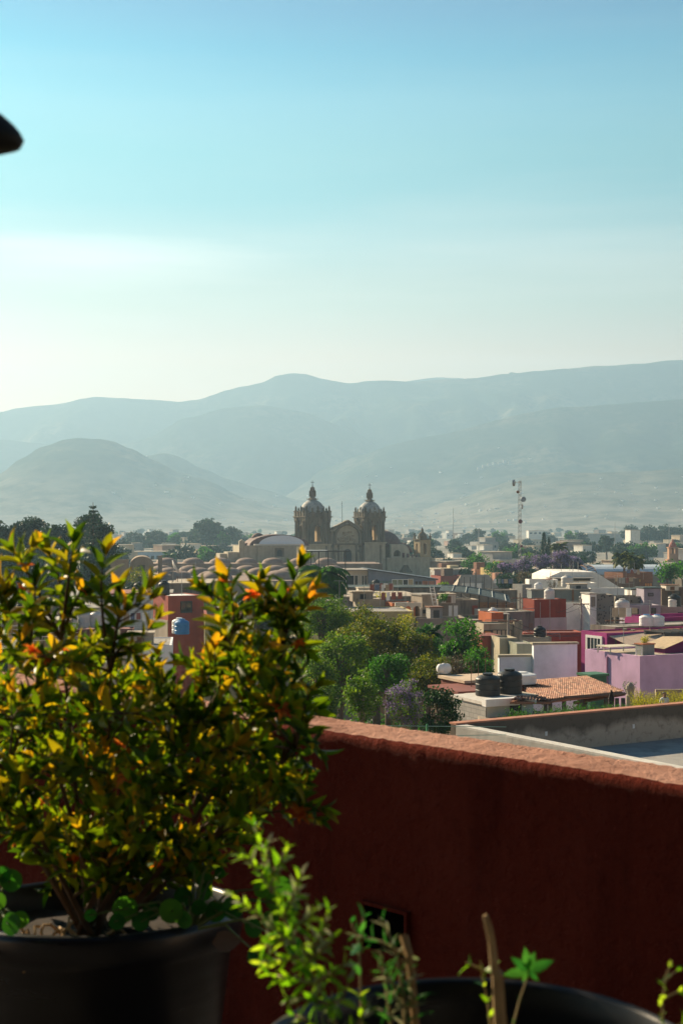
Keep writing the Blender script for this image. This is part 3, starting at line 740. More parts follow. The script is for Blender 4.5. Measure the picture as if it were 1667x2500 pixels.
# --- lilac building and its roof things
b = Blk('lilac_building', 'pale lilac house with blank walls and clutter on its flat roof', 'house', 1427, 1561, 1790, 1602, 95, lilac, par=.12, roof=rooflight)
b.part('drainpipe', P_('mauve_trim', (.42,.22,.36), amt=.2), [(b.tL(1482)-.05, b.tL(1482)+.05, -.1, -.003, 2, b.lh-.3)], 'L')
for (u, v, n_) in ((.02,.78,''),(.02,.1,'')):
    t = thing('vent_pipe', 'white bent vent pipe on the edge of the lilac roof', 'vent pipe', b.top(u, v), 0, 'bent white pipes on the lilac roof')
    m = MB(); m.tube([(0,0,-.1),(0,0,.4),(.35,-.1,.4),(.35,-.1,.05)], .045, 6); m.build('pipe', whitep, t)
t = thing('metal_canopy', 'cream corrugated canopy standing on the lilac roof', 'canopy', b.top(.10, .6), TH)
m = MB(); m.box(-1.1,1.3,-.8,.8,.35,.40); m.build('roof_sheet', plain('cream_sheet', (.62,.55,.42), .6), t)
for x, y in ((-1.0,-.7),(1.2,-.7),(-1.0,.7),(1.2,.7)): m = MB(); m.box(x-.03,x+.03,y-.03,y+.03,-.1,.35); m.build('leg', metal, t)
t = thing('roof_cabinet', 'small grey machine box with a potted plant on top on the lilac roof', 'machine box', b.top(.20, .25), TH)
m = MB(); m.box(-.5,.5,-.4,.4,-.1,.62); m.build('box', plain('machine_grey', (.22,.23,.22), .6), t)
m = MB(); m.box(-.56,.56,-.46,.46,.62,.70); m.build('box_top', plain('terracotta', (.4,.16,.08), .8), t)
SHEDT = thing('roof_hatch', 'tan sloping sheet roof hatch at the far end of lilac roof', 'roof hatch', b.top(.62, .45), TH)
m = MB(); m.prism([(-1.7,-.1),(3,-.1),(3,.65),(2.2,.8),(.2,.8),(-1.7,.2)], -1.2, 1.2); m.build('hatch_side', plum, SHEDT)
m = MB(); m.add([(-1.85,-1.3,.24),(.2,-1.3,.85),(.2,1.3,.85),(-1.85,1.3,.24),(3.1,-1.3,.75),(3.1,1.3,.75)], [(0,1,2,3),(1,4,5,2)]); m.build('roof_sheet', plain('tan_sheet', (.5,.38,.24), .7), SHEDT)
bl = b
# green cabin beside lilac wall
g = Blk('green_shed', 'small dark green metal shed against the lilac wall', 'shed', 1438, 1441, 1480, 1652, 88, plain('green_metal', (.02,.10,.06), .5), z0=6, par=0, roof=plain('green_metal_top', (.05,.16,.09), .6), D=1.2)
# --- magenta house
b = Blk('magenta_house', 'magenta house with a white framed barred window and a flat roof', 'house', 1418, 1480, 1800, 1546, 118, magenta, par=.15, roof=roofred)
b.win('L', 1434, 1556, 1466, 1594, fm=framew, bars=3, fw=.22)
b.win('F', 1502, 1556, 1514, 1590, 'door', pm=dark, bars=0); b.win('F', 1542, 1558, 1566, 1582, fm=framew, bars=1, fw=.16)
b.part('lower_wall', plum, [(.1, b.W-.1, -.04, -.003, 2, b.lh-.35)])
t = thing('porch_canopy', 'pale sheet canopy over the doorway of the magenta house', 'canopy', (b.Cx, b.Y, 0), TH)
a0 = b.tR(1486); a1 = b.tR(1598)
m = MB(); m.add([(a0,-2.6,b.H-.75),(a1,-2.6,b.H-.55),(a1,-.05,b.H-.02),(a0,-.05,b.H-.22),(a0,-2.6,b.H-.83),(a1,-2.6,b.H-.63),(a1,-.05,b.H-.10),(a0,-.05,b.H-.3)], [(0,1,2,3),(7,6,5,4),(0,4,5,1),(1,5,6,2),(3,2,6,7),(0,3,7,4)]); m.build('roof_sheet', plain('dusty_sheet', (.55,.42,.32), .7), t)
for x in (a0+.2, a1-.2): m = MB(); m.box(x-.04,x+.04,-2.55,-2.47,b.H-4.0,b.H-.75); m.build('post', metal, t)
t = thing('pergola', 'black steel pergola frame in front of the magenta house', 'pergola', (b.Cx, b.Y, 0), TH)
a0 = b.tR(1556); a1 = b.W-1
m = MB(); zt = b.H+.15
m.box(a0,a1,-3.4,-3.2,zt-.3,zt); m.box(a0,a1,-1.0,-.8,zt-.3,zt)
for i in range(14): x = a0+(a1-a0)*i/13; m.box(x-.05,x+.05,-3.4,-.8,zt+.002,zt+.08)
m.build('frame', framed, t)
for x in (a0+.2, a0+6.5, a1-.5):
    m = MB(); m.box(x-.16,x+.16,-3.38,-3.12,b.H-4.5,zt-.3); m.build('post', framed, t)
b2 = Blk('magenta_rooftop_room', 'bright magenta rooftop wall behind the round white tanks', 'rooftop wall', 1524, 1593, 1810, 1508, 130, magenta, z0=0, par=1.0, roof=roofgrey)
for k, px in enumerate((1577, 1603)):
    p = P(px, 1528, 122)
    tank((p.x, p.y, p.z), .62, 1.0, 'white', 'squat white water tank with blue lid on the magenta house roof', 'squat white tanks with blue lids', lid='lid')
MB().box(-7, 16, -2.5, 2.5, -6, -.02).build('x', None) if False else None
b3 = Blk('magenta_back_block', 'low grey roof slab between the magenta house and its rooftop wall', 'house', 1440, 1500, 1800, 1531, 123, grey_st, par=.1, roof=roofgrey)
# --- blue white party wall
b = Blk('white_walled_house', 'house with tall blank bluish white side wall facing the tiled roof', 'house', 1296, 1302, 1408, 1573, 104, bluewhite, par=.02, roof=beige_st, th=R(7), D=.5)
b = Blk('white_walled_annex', 'lower blank bluish white wall joined to the taller white wall', 'house', 1214, 1218, 1303.4, 1603, 104.3, bluewhite, par=.02, roof=beige_st, th=R(7), D=.5)
b = Blk('mossy_beige_house', 'beige house with black mould stains above low white wall', 'house', 1212, 1219, 1262, 1558, 113, beige_st, par=.2, th=R(7))
b = Blk('mossy_annex', 'small mould stained grey green annex above the white wall', 'annex', 1256, 1261, 1303, 1572, 110, P_('green_grey_stained', (.25,.26,.2), dirt=(.05,.05,.04), amt=.8), par=.1, th=R(7))
b = Blk('stained_low_wall_house', 'long low mould stained parapet in front of red terrace', 'rooftop wall', 1262, 1268, 1345, 1556, 121, beige_st, par=.5, roof=roofred, th=R(7))
b = Blk('maroon_terrace', 'maroon roof terrace beneath the round steel tank', 'terrace', 1262, 1276, 1425, 1545, 126, oxide, par=.12, roof=roofred, th=R(7))
# --- room with lit windows
b = Blk('apartment_with_curtains', 'beige flat with a row of curtained windows and stained corner pier', 'flat', 1158, 1180, 1272, 1523, 120, beige_st, par=.15, th=R(12))
curt = plain('cream_curtain', (.62,.50,.34), .9, var=.2, scale=2.0)
b.win('F', 1182, 1541, 1197, 1557, pm=plain('ochre_curtain', (.4,.26,.07), .9), bars=0)
for (a, c_) in ((1202,1212),(1213,1222),(1224,1232),(1234,1241),(1242,1247)): b.win('F', a, 1539, c_, 1556, pm=curt, bars=0, fw=.05)
b.part('pier', beige_st, [(b.tR(1252), b.tR(1272), -.25, -.003, 0, b.lh+.25)])
b = Blk('orange_gable_house', 'dark red sheet roofed lean-to beside the mossy beige house', 'lean-to', 1150, 1176, 1222, 1556, 116, oxide, par=0, roof=roofred, th=R(12))
# --- red brown block
b = Blk('red_brown_block', 'tall dark red brown rooftop block with white base above the terrace', 'house', 1276, 1303, 1381, 1464, 152, redbrown, par=.1, roof=roofgrey, th=R(20))
_, zz = b.uv('F', 1340, 1508); b.part('white_base', P_('dull_white', (.5,.47,.45), dirt=(.3,.28,.27), amt=.4), [(-.02, b.W+.03, -.06, -.003, 0, zz)])
b = Blk('grey_stained_block', 'rain streaked grey block with a pale slab edge next to the red brown block', 'house', 1190, 1228, 1304, 1494, 147, grey_st, par=.15, th=R(20))
b = Blk('orange_box', 'small bright orange rooftop box in front of the greenhouse roof', 'rooftop room', 1196, 1199, 1228, 1496, 141, P_('orange_paint', (.52,.15,.06), dirt=(.3,.1,.05), amt=.4), par=.1, th=R(20))
b = Blk('long_grey_parapet', 'long dark grey parapet wall right behind the green treetop', 'house', 1080, 1150, 1262, 1514, 143, grey_st, par=.4, th=R(5))
b = Blk('grey_pillared_house', 'dark stained grey house with two pale pillars and flat slab', 'house', 1060, 1069, 1166, 1466, 160, grey_st, par=.3, th=R(8), cop=rooflight)
b.win('F', 1096, 1480, 1101, 1502, 'door', fm=framew, pm=whitep, bars=0); b.win('F', 1108, 1480, 1115, 1502, 'door', fm=framew, pm=whitep, bars=0)
b.part('brick_end', oxide, [(b.tR(1152), b.tR(1165), -.05, -.003, 4, b.lh-.6)])
b = Blk('white_low_wall', 'low cream wall under arched greenhouse roof', 'low wall', 1166, 1170, 1262, 1489, 158, whitew, par=.3, th=R(8))
b = Blk('concrete_stair_room', 'bare concrete rooftop room with a ladder leaning on it', 'rooftop room', 1012, 1030, 1066, 1453, 150, grey_lt, par=.05, th=R(20))
b.win('F', 1032, 1489, 1054, 1497, 'opening', pm=dark, bars=0, fw=.02)
cr = b
t = thing('ladder', 'pale metal ladder leaning on the bare concrete room', 'ladder', P(1058, 1500, 149), 0)
m = MB(); h = 2.9
for x in (0, .42): m.tube([(x+.1,-.3,0),(x-.38,.25,h)], .035, 5)
for i in range(8): m.box(.1-.48*i/8, .55-.48*i/8, -.3+.55*i/8-.02, -.3+.55*i/8+.02, .25+h*i/8.4, .3+h*i/8.4)
m.build('rails', whitep, t)
b = Blk('concrete_terrace', 'grey stained concrete terrace wall under the ladder', 'house', 1008, 1016, 1140, 1510, 140, grey_lt, par=.3, th=R(10))
# --- arcade house
b = Blk('arcade_house', 'orange brick rooftop house with white scalloped arcade', 'house', 940, 957, 1013, 1472, 150, orange_b, par=.1, th=R(14))
b.win('F', 978, 1485, 989, 1508, 'door', pm=dark, bars=0, fw=.04)
_, za_ = b.uv('F', 980, 1470); _, zb2 = b.uv('F', 980, 1484)
m = MB(); w3 = (b.W+.3)/3
for i in range(3):
    arch_wall(m, i*w3, (i+1)*w3, zb2, za_, (i+.5)*w3, w3*.8, zb2, za_-.35, -1.2, -.95, n=6)
for i in range(4): m.box(i*w3-.1, i*w3+.1, -1.18, -.97, zb2-1.6, zb2-.002)
m.build('arcade', whitew, b.t)
b = Blk('grey_rendered_house', 'plain warm grey house wall beside the arcade house', 'house', 862, 876, 938, 1463, 152, P_('warm_grey', (.37,.32,.26), dirt=(.2,.17,.14), amt=.4), par=.1, roof=rooflight, th=R(10))
b = Blk('yellow_wall_house', 'long faded yellow wall half hidden behind the garden trees', 'house', 700, 738, 1010, 1494, 134, P_('faded_yellow', (.45,.38,.2), dirt=(.2,.17,.1), amt=.5), par=.1, th=R(6))
b.win('F', 766, 1496, 774, 1511, pm=plain('green_shutter', (.05,.13,.07), .6), bars=0)
b = Blk('white_edge_slab', 'white edged concrete slab below the arcade house', 'house', 912, 916, 946, 1506, 138, grey_st, par=.1, roof=whitep, th=R(6))
b = Blk('grey_slab_house', 'long shaded grey house with a thin white slab behind the garden palm', 'house', 770, 800, 1030, 1458, 175, grey_st, par=.05, roof=rooflight, th=R(8))
b = Blk('metal_roofed_hall', 'long hall roofed with grey blue metal sheets below the church', 'hall', 838, 848, 1110, 1436, 205, grey_st, par=0, roof=glasspanel, th=R(2))
# --- slate blue sloping building under the church
Yb = 235
def zz_(py, Y=Yb): return CZ-(py-CY)/F*Y
t = thing('slate_gable_building', 'slate blue building with sloping roofline and glazed upper floor below the church', 'building', (PX(900,Yb), Yb, 0), R(6))
L = PX(1066,Yb)-PX(900,Yb)
m = MB(); m.prism([(0,0),(L,0),(L,zz_(1417)),(0,zz_(1392))], 0, 9); m.build('wall', slatey, t)
m = MB(); m.prism([(-.2,zz_(1392)+.0),(L+.3,zz_(1417)),(L+.3,zz_(1417)+.22),(-.2,zz_(1392)+.22)], -.35, 9.2); m.build('roof', plain('dark_sheet', (.09,.10,.12), .5), t)
def wslot(px0, px1, py0, py1, pm, fm, bars):
    a, c_ = PX(px0,Yb)-PX(900,Yb), PX(px1,Yb)-PX(900,Yb); z1, z0 = zz_(py0), zz_(py1)
    m = MB(); fw = .1
    m.box(a-fw,a,-.1,-.003,z0-fw,z1+fw); m.box(c_,c_+fw,-.1,-.003,z0-fw,z1+fw); m.box(a,c_,-.1,-.003,z1,z1+fw); m.box(a,c_,-.1,-.003,z0-fw,z0)
    for i in range(bars): x = a+(c_-a)*(i+1)/(bars+1); m.box(x-.05,x+.05,-.08,-.026,z0,z1)
    f = m.build('window', fm, t); m = MB(); m.box(a,c_,-.025,-.004,z0,z1); m.build('pane', pm, f)
curt2 = plain('teal_curtain', (.20,.27,.25), .8, var=.3, scale=1.5)
wslot(903, 955, 1418, 1431, curt2, slatey, 6); wslot(958, 983, 1416, 1430, plain('olive_blind', (.3,.31,.2), .8, var=.3), framew, 1); wslot(985, 996, 1416, 1430, glass, framew, 0)
wslot(997, 1009, 1415, 1429, plain('buff_blind', (.55,.42,.25), .8), framew, 0); wslot(1014, 1030, 1420, 1428, glass, slatey, 1); wslot(1031, 1063, 1419, 1428, plain('salmon_blind', (.5,.24,.17), .8), slatey, 1)
t = thing('rooftop_kitchen', 'weathered cream rooftop room with doors next to the slate blue building', 'rooftop room', (PX(838,Yb), Yb+1, 0), R(6))
L = PX(899,Yb)-PX(838,Yb)
m = MB(); m.box(0,L,0,7,0,zz_(1393)); m.build('wall', whitew, t)
for (a, c_, pm_) in ((.12,.42,dark),(.46,.58,glass),(.75,.82,glass),(.86,.93,glass)):
    m = MB(); m.box(a*L-.06,c_*L+.06,-.08,-.003,zz_(1432),zz_(1405)); f = m.build('door', framew, t); m = MB(); m.box(a*L,c_*L,-.11,-.083,zz_(1432),zz_(1406)); m.build('pane', pm_, f)
m = MB(); m.box(-.3,L+.2,-1.2,7.2,zz_(1393),zz_(1393)+.15); m.build('roof', roofgrey, t)
# roof frame of bare steel in front of the church
t = thing('steel_canopy_frame', 'thin dark steel canopy frame on posts in front of the church', 'canopy', (PX(736,222), 222, 0), R(6))
zf = CZ-(1347-CY)/F*222; L = PX(853,222)-PX(736,222)
m = MB(); m.box(0,L,-.1,.1,zf,zf+.14); m.box(0,L,3.4,3.6,zf-.05,zf+.1)
for i in range(10): m.box(L*i/9-.04, L*i/9+.04, .1, 3.4, zf+.02, zf+.1)
m.build('beam', framed, t)
m = MB(); m.box(L*.15,L*.55,.2,3.3,zf+.14,zf+.2); m.build('sheet', plain('galvanised', (.5,.52,.5), .4), t)
for i, x in enumerate((.03,.2,.36,.56,.92)):
    m = MB(); m.box(L*x-.07,L*x+.07,-.07,.07,6,zf-.003); m.build('post', framed, t)
m = MB(); m.tube([(L*.0,0,zf),(L*.1,0,zf-2.5)], .05, 4); m.tube([(L*.22,0,zf),(L*.34,0,zf-2.6)], .05, 4); m.build('brace', framed, t)

# --- arched greenhouse roof
Yg = 168
t = thing('arched_sheet_roof', 'long curved teal sheet roof on a dark frame over rooftop plants', 'sheet roof', (PX(1085,Yg), Yg, 0), 0)
def zg(py, Y=Yg): return CZ-(py-CY)/F*Y
rows = []
for j in range(6):
    yv = j*2.6; r = []
    for i in range(17):
        a = i/16; x = (PX(1246,Yg)-PX(1070,Yg))*a - (PX(1085,Yg)-PX(1070,Yg)) + yv*.1
        z = zg(1475) + .55 + 1.25*math.sin(math.pi*min(1,(.5-.5*a)+ .02)) * 1.0 if False else zg(1472)+1.35*math.cos(a*math.pi/2)**.9*(1)
        r.append((x, yv, z + j*.03))
    rows.append(r)
m = MB(); m.sheet(rows); m.build('roof_sheet', glasspanel, t)
m = MB()
for j in (0, 5):
    m.tube([Vector(p)+Vector((0,0,.05)) for p in rows[j]], .06, 4)
for i in (3, 6, 9, 12, 15): m.tube([Vector(rows[j][i])+Vector((0,0,.05)) for j in range(6)], .07, 4)
m.build('ribs', plain('pale_rib', (.22,.25,.25), .6), t)
m = MB()
for i in range(5, 17, 2): p = rows[0][i]; m.box(p[0]-.06,p[0]+.06,-.06,.06,zg(1492),p[2]-.01)
m.box(rows[0][4][0], rows[0][16][0], -.05,.05, zg(1483), zg(1482)); m.build('frame', framed, t)
m = MB(); m.box(rows[0][4][0], rows[0][16][0]+1, 3, 3.3, zg(1492), zg(1474)); m.build('back_wall', P_('warm_back', (.3,.2,.13), amt=.6), t)

# --- middle distance on the other side of the mast
b = Blk('long_dark_parapet', 'long low dark grey wall running behind the arched sheet roof', 'house', 1085, 1098, 1262, 1441, 200, grey_st, par=.2, roof=roofgrey, th=R(4))
b = Blk('grey_concrete_room', 'small grey concrete block room beneath the radio mast', 'rooftop room', 1250, 1274, 1297, 1427, 205, greyblock, par=.1, th=TH)
Yh = 225
t = thing('hip_roofed_shed', 'beige corrugated hip roofed shed with white panels and upright bars', 'shed', (PX(1110,Yh), Yh, 0), R(3))
L = PX(1222,Yh)-PX(1110,Yh); zt_, zm_, zb_2 = zg(1404,Yh), zg(1424,Yh), zg(1441,Yh)
m = MB(); m.add([(0,0,zb_2),(L,0,zb_2),(L*.78,2.0,zt_),(L*.17,2.0,zt_),(0,6,zb_2),(L,6,zb_2)], [(0,1,2,3),(1,5,2),(0,3,4),(2,5,4,3)]); m.build('roof', P_('corrugated_beige', (.45,.39,.32), dirt=(.2,.17,.14), amt=.6), t)
m = MB(); m.box(L*.16,L*.44,-.12,-.02,zb_2,zm_); m.box(L*.48,L*.62,-.12,-.02,zb_2,zm_); m.build('panel', whitep, t)
m = MB(); [m.box(L*x-.05,L*x+.05,-.3,-.2,zb_2-1,zm_+(1 if i%3 else 1.8)) for i, x in enumerate([.08,.2,.33,.45,.6,.63,.8,.95])]; m.build('bars', framed, t)
m = MB(); m.box(0,L,0,6,0,zb_2-.003); m.build('wall', grey_st, t)
# white hall
b = Blk('white_hall_wing', 'long low white wall with flat roof in front of the big white hall', 'hall', 1284, 1291, 1361, 1415, 214, whitehall, par=.3, roof=roofred, th=R(4))
b = Blk('white_hall_porch', 'white stepped wall below the big white sloping hall', 'hall', 1388, 1391, 1454, 1423, 210, whitehall, par=.2, th=R(4))
b = Blk('white_long_wing', 'longest low white wall at the foot of the white sloping hall', 'hall', 1435, 1440, 1530, 1436, 208, whitehall, par=.3, th=R(4))
Yw = 232
t = thing('white_sloping_hall', 'large white hall with a long roof slope falling to one side', 'hall', (PX(1340,Yw), Yw, 0), R(4))
q = lambda px: PX(px,Yw)-PX(1340,Yw)
m = MB(); m.prism([(q(1340),0),(q(1518),0),(q(1518),zg(1437,Yw)),(q(1454),zg(1397,Yw)),(q(1368),zg(1396,Yw)),(q(1340),zg(1408,Yw))], 0, 14); m.build('wall', whitehall, t)
m = MB(); m.box(q(1332), q(1440), -3, -.1, zg(1411,Yw), zg(1409,Yw)); m.build('canopy', roofgrey, t)
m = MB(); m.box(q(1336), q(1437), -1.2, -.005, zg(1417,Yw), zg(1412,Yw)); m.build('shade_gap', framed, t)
tank(P(1383, 1432, 208), .85, 1.7, 'grey', 'pale grey water tank standing before the white sloping hall')
b = Blk('corrugated_grey_house', 'long grey house with a lean metal sheet roof and a wooden post', 'house', 1288, 1297, 1440, 1440, 180, P_('grey_panel', (.17,.19,.19), dirt=(.08,.085,.085), amt=.5), par=.05, th=R(4))
b.part('post', wood, [(b.tR(1395), b.tR(1399), -.2, -.003, 3, b.lh)])
b = Blk('white_parapet_strip', 'narrow white parapet beneath the dark grey panelled house', 'house', 1376, 1380, 1442, 1473, 172, whitehall, par=.3, th=R(4))
b = Blk('white_gate_pillar', 'slim white doorway pillar standing beside the dark lattice walls', 'gateway', 1437, 1439, 1455, 1450, 170, whitehall, par=.05, th=R(10)); b.win('F', 1443, 1458, 1451, 1480, 'door', pm=grey_lt, bars=0, fw=.03)
def lattice(name):
    m, nt, bb = newmat(name); v = nt.new('ShaderNodeTexVoronoi', i_Scale=3.0); nt.link(nt.coord(), v.inputs['Vector'])
    nt.link(nt.ramp(v.outputs[0], [(.25,(.05,.05,.045)),(.4,(.22,.2,.17))]), bb.inputs['Base Color']); bb.inputs['Roughness'].default_value = .9; return m
lat = lattice('pierced_block')
b = Blk('lattice_wall_house', 'house with a dark pierced block wall next to the white doorway', 'house', 1455, 1456, 1498, 1452, 171, lat, par=.3, th=R(6))
b = Blk('long_lattice_wall', 'long dark pierced block wall reaching to the lavender grey tower house', 'house', 1499, 1502, 1571, 1456, 173, lat, par=.3, th=R(6))
b = Blk('lavender_tower_house', 'tall lavender grey house with unglazed windows and a sheet roof', 'house', 1560, 1571, 1612, 1436, 172, lavgrey, par=.05, roof=glasspanel, th=R(6))
b.win('F', 1582, 1449, 1592, 1454, pm=P_('shade_lav', (.2,.18,.22)), bars=0); b.win('F', 1582, 1484, 1594, 1496, pm=dark, bars=0)
b = Blk('white_gable_annex', 'white gabled annex under blue grey sheet roof by the lavender house', 'annex', 1536, 1541, 1571, 1440, 178, whitehall, par=0, roof=glasspanel, th=R(6))
b = Blk('lavender_low_house', 'low lavender grey wall with windows behind a round grey tank', 'house', 1524, 1530, 1612, 1478, 162, lavgrey, par=.2, th=R(6))
b.win('F', 1540, 1488, 1556, 1500, bars=1); b.win('F', 1590, 1486, 1598, 1500, bars=0)
tank(P(1518, 1500, 158), .8, 1.75, 'grey', 'dull pinkish grey water tank beside the low lavender wall')
b = Blk('dark_brown_house', 'dark brown flat house behind the black tank with small roof chimneys', 'house', 1608, 1614, 1760, 1436, 190, browndk, par=.2, roof=rooflight, th=R(6))
b.win('F', 1630, 1446, 1637, 1452, bars=0); b.win('F', 1647, 1444, 1658, 1452, bars=0)
tank(P(1645, 1484, 165), .75, 1.6, 'black', 'black water tank on the pinkish roof below the dark brown house')
b = Blk('pinkish_house', 'pinkish grey house with a sagging parapet under the black tank', 'house', 1606, 1613, 1770, 1482, 163, P_('pinkish_wall', (.34,.26,.25), dirt=(.15,.12,.11), amt=.5), par=.4, th=R(6)); b.win('F', 1655, 1496, 1666, 1508, pm=dark, bars=0)
b = Blk('brick_apartments', 'brown brick flats with an orange lit balcony strip', 'flats', 1474, 1520, 1592, 1398, 262, brickbrown, par=.3, th=TH)
b.win('F', 1536, 1415, 1562, 1421, 'balcony', pm=P_('yellow_strip', (.65,.36,.08), amt=.1), bars=0); b.win('F', 1572, 1424, 1590, 1431, 'balcony', pm=P_('orange_strip', (.6,.25,.08), amt=.1), bars=2)
b = Blk('brick_lower_flats', 'low brown flats with long shaded roof edges in front of the brick block', 'flats', 1472, 1478, 1560, 1412, 250, browndk, par=.1, roof=roofred, th=R(8))
# vaulted market roof
Ym = 340
t = thing('arched_market_hall', 'long pale blue barrel roofed market hall behind twin palms', 'market hall', (PX(1424,Ym), Ym, 0), R(6))
L = PX(1625,Ym)-PX(1424,Ym); q = 0
rows = [[(L*i/12, 12*(1-math.cos(math.pi*j/10))/2, zg(1403,Ym)+2.2*math.sin(math.pi*j/10)) for i in range(13)] for j in range(11)]
rows = [[(x if x > L*.04 else x, y, z) for (x, y, z) in r] for r in rows]
m = MB(); m.sheet(rows); m.build('roof', plain('pale_blue_sheet', (.55,.62,.68), .5, var=.08), t)
m = MB(); m.box(0,L,.02,12,0,zg(1403,Ym)-.01); m.build('wall', grey_lt, t)
m = MB()
pts = [(-.5, 12*(1-math.cos(math.pi*j/10))/2-6, zg(1404,Ym)+2.3*math.sin(math.pi*j/10)) for j in range(11)]
for dx in (0, 2): m.tube([(x+dx, y, z) for (x, y, z) in pts], .12, 4)
for j in range(10): m.tube([pts[j], (pts[j+1][0]+2, pts[j+1][1], pts[j+1][2])], .08, 4)
m.build('truss', rust, t)

# --- left hand side behind the shrub
b = Blk('red_corner_house', 'dark red cube house with one dark window and white roof edge', 'house', 367, 411, 498, 1455, 150, oxide, par=.12, roof=whitep, th=TH)
b.win('F', 443, 1470, 467, 1494, bars=1, fw=.1)
_, zz = b.uv('L', 390, 1511)
b.part('grey_base', grey_lt, [(.02, b.D-.02, -.06, -.003, 0, zz)], 'L')
rc = b
tank(P(401, 1453, 152), .62, 1.55, 'black', 'black water tank on the dark red cube house')
b = Blk('white_block_house', 'white painted block wall house beside the dark red cube house', 'house', 228, 262, 369, 1451, 138, whiteblock, par=.05, roof=roofred, th=R(6))
t = thing('flower_tub', 'yellow flowering tub on top of the white block house', 'flower tub', P(327, 1449, 139), 0, 'yellow tubs on the white block house')
m = MB(); m.lathe([(.1,0),(.16,.22)], 8); m.build('tub', rust, t)
m = MB(); m.lathe([(.18,.2),(.24,.34),(.18,.5),(.03,.66)], 7); m.build('blossom', plain('yellow_flower', (.75,.45,.02), .7, var=.3, scale=9), t)
copy_thing(t, P(365, 1449, 139.5))
b = Blk('white_block_annex', 'lower white block annex carrying two pale round water tanks', 'annex', 168, 171, 262, 1486, 130, whiteblock, par=.05, th=R(6))
tank(P(206, 1532, 122), .56, 1.45, 'grey', 'pale grey water tank, first of the pair by the white block annex', 'pair of pale round tanks'); tank(P(236, 1532, 122.3), .56, 1.45, 'grey', 'pale grey water tank, second of the pair partly behind shrub leaves', 'pair of pale round tanks')
tank(P(445, 1548, 112), .58, 1.2, 'blue', 'bright blue water tank in front of the dark red cube house'); tank(P(438, 1546, 113.2), .58, 1.25, 'white', 'white water tank half hidden behind the bright blue tank')
t = thing('cooler_box', 'small white box on the maroon ledge beside pale tanks', 'box', P(179, 1536, 121), .2)
m = MB(); m.box(-.36,.36,-.25,.25,0,.28); m.build('box_body', whitep, t); m = MB(); m.box(-.38,.38,-.27,.27,.285,.36); m.build('lid', framew, t)
b = Blk('cream_house_with_ledge', 'cream house with a dark maroon roof ledge in front of the white blocks', 'house', 160, 166, 316, 1552, 117, P_('pale_cream', (.62,.53,.42), dirt=(.4,.33,.26), amt=.4), par=.05, roof=roofred, th=R(6), cop=oxide)
b.part('ledge', P_('maroon_ledge', (.13,.05,.045), dirt=(.06,.03,.03), amt=.4), [(-.3, b.W+.3, -.45, -.003, b.lh-.1, b.lh+.55)])
b = Blk('yellow_coped_house', 'pale yellow wall with maroon coping beside the dark red cube house', 'house', 497, 500, 620, 1502, 142, P_('pale_yellow', (.55,.48,.26), dirt=(.3,.25,.15), amt=.3), par=.4, th=R(6), cop=oxide)
b.win('F', 514, 1533, 524, 1548, 'arch_window', pm=dark, bars=0)
b = Blk('ochre_house', 'ochre yellow house with rooftop tanks half hidden by shrub', 'house', -60, 20, 112, 1481, 128, ochre, par=.3, th=R(10))
b = Blk('brown_railed_house', 'brownish house with white railings below the ochre house', 'house', -60, 30, 175, 1515, 118, P_('brownish', (.3,.22,.14), dirt=(.12,.09,.06), amt=.5), par=.2, th=R(10)); b.win('F', 100, 1530, 118, 1560, bars=1)
t = thing('white_railing', 'thin white metal railing before the brownish house', 'railing', P(40, 1572, 108), R(8))
m = MB()
for k in range(5): m.tube([(-2.5,0,.25+.28*k),(4.6,0,.25+.28*k)], .02, 4)
for k in range(12): m.tube([(-2.4+.62*k,0,0),(-2.4+.62*k,0,1.5)], .016, 4)
m.build('rails', whitep, t)
tank(P(83, 1486, 134), .62, 1.3, 'black', 'black water tank on the ochre house'); tank(P(163, 1486, 134), .6, 1.25, 'black', 'black water tank behind white block annex, beside its twin', 'twin black tanks by the annex'); tank(P(192, 1486, 134), .62, 1.25, 'black', 'black water tank behind white block annex, topped by a pale pipe', 'twin black tanks by the annex')
b = Blk('low_white_house', 'bluish white low wall house under the white block house', 'house', 300, 308, 420, 1576, 112, bluewhite, par=.1, th=R(6))
b = Blk('grey_roof_house', 'grey rooftop rooms with pale slab edge near the satellite dish', 'house', 400, 411, 520, 1425, 190, grey_st, par=.05, roof=rooflight, th=R(6)); b.win('F', 448, 1436, 456, 1444, bars=1)
b = Blk('grey_roof_annex', 'narrow pale topped grey roof behind the satellite dish', 'house', 428, 432, 560, 1420, 205, grey_st, par=.05, roof=rooflight, th=R(6))
dish(P(425, 1421, 188), 1.0, R(100), 'white satellite dish seen edge on above the grey rooftop rooms')
pole(P(421, 1452, 186), 3.6, 'thin dark antenna pole beside the satellite dish', mat=framed)
tank(P(364, 1448, 165), .62, 1.6, 'black', 'black water tank on a roof beyond the yellow flowering tubs'); tank(P(340, 1448, 168), .62, 1.3, 'black', 'dull black water tank farther back near leafy tree')
b = Blk('dim_back_roof', 'dim grey flat roof holding dull black tanks behind white block house', 'house', 310, 330, 420, 1449, 166, grey_st, par=.05, th=R(6))
tank(P(511, 1451, 170), .6, 1.1, 'black', 'squat dark tank behind the yellow green treetop')
b = Blk('shaded_blue_roof_house', 'shaded house with blue grey sheet roof behind the shrub tips', 'house', 590, 600, 790, 1448, 180, grey_st, par=0, roof=glasspanel, th=R(6))
for (px, py, Y, h, bars, lab) in ((889,1474,150,1.9,0,'white pole with small lamp head on the grey house roof'), (1318,1531,150,2.6,0,'thin pole on the red brown block'),):
    pole(P(px, py, Y), h, lab, mat=metal)
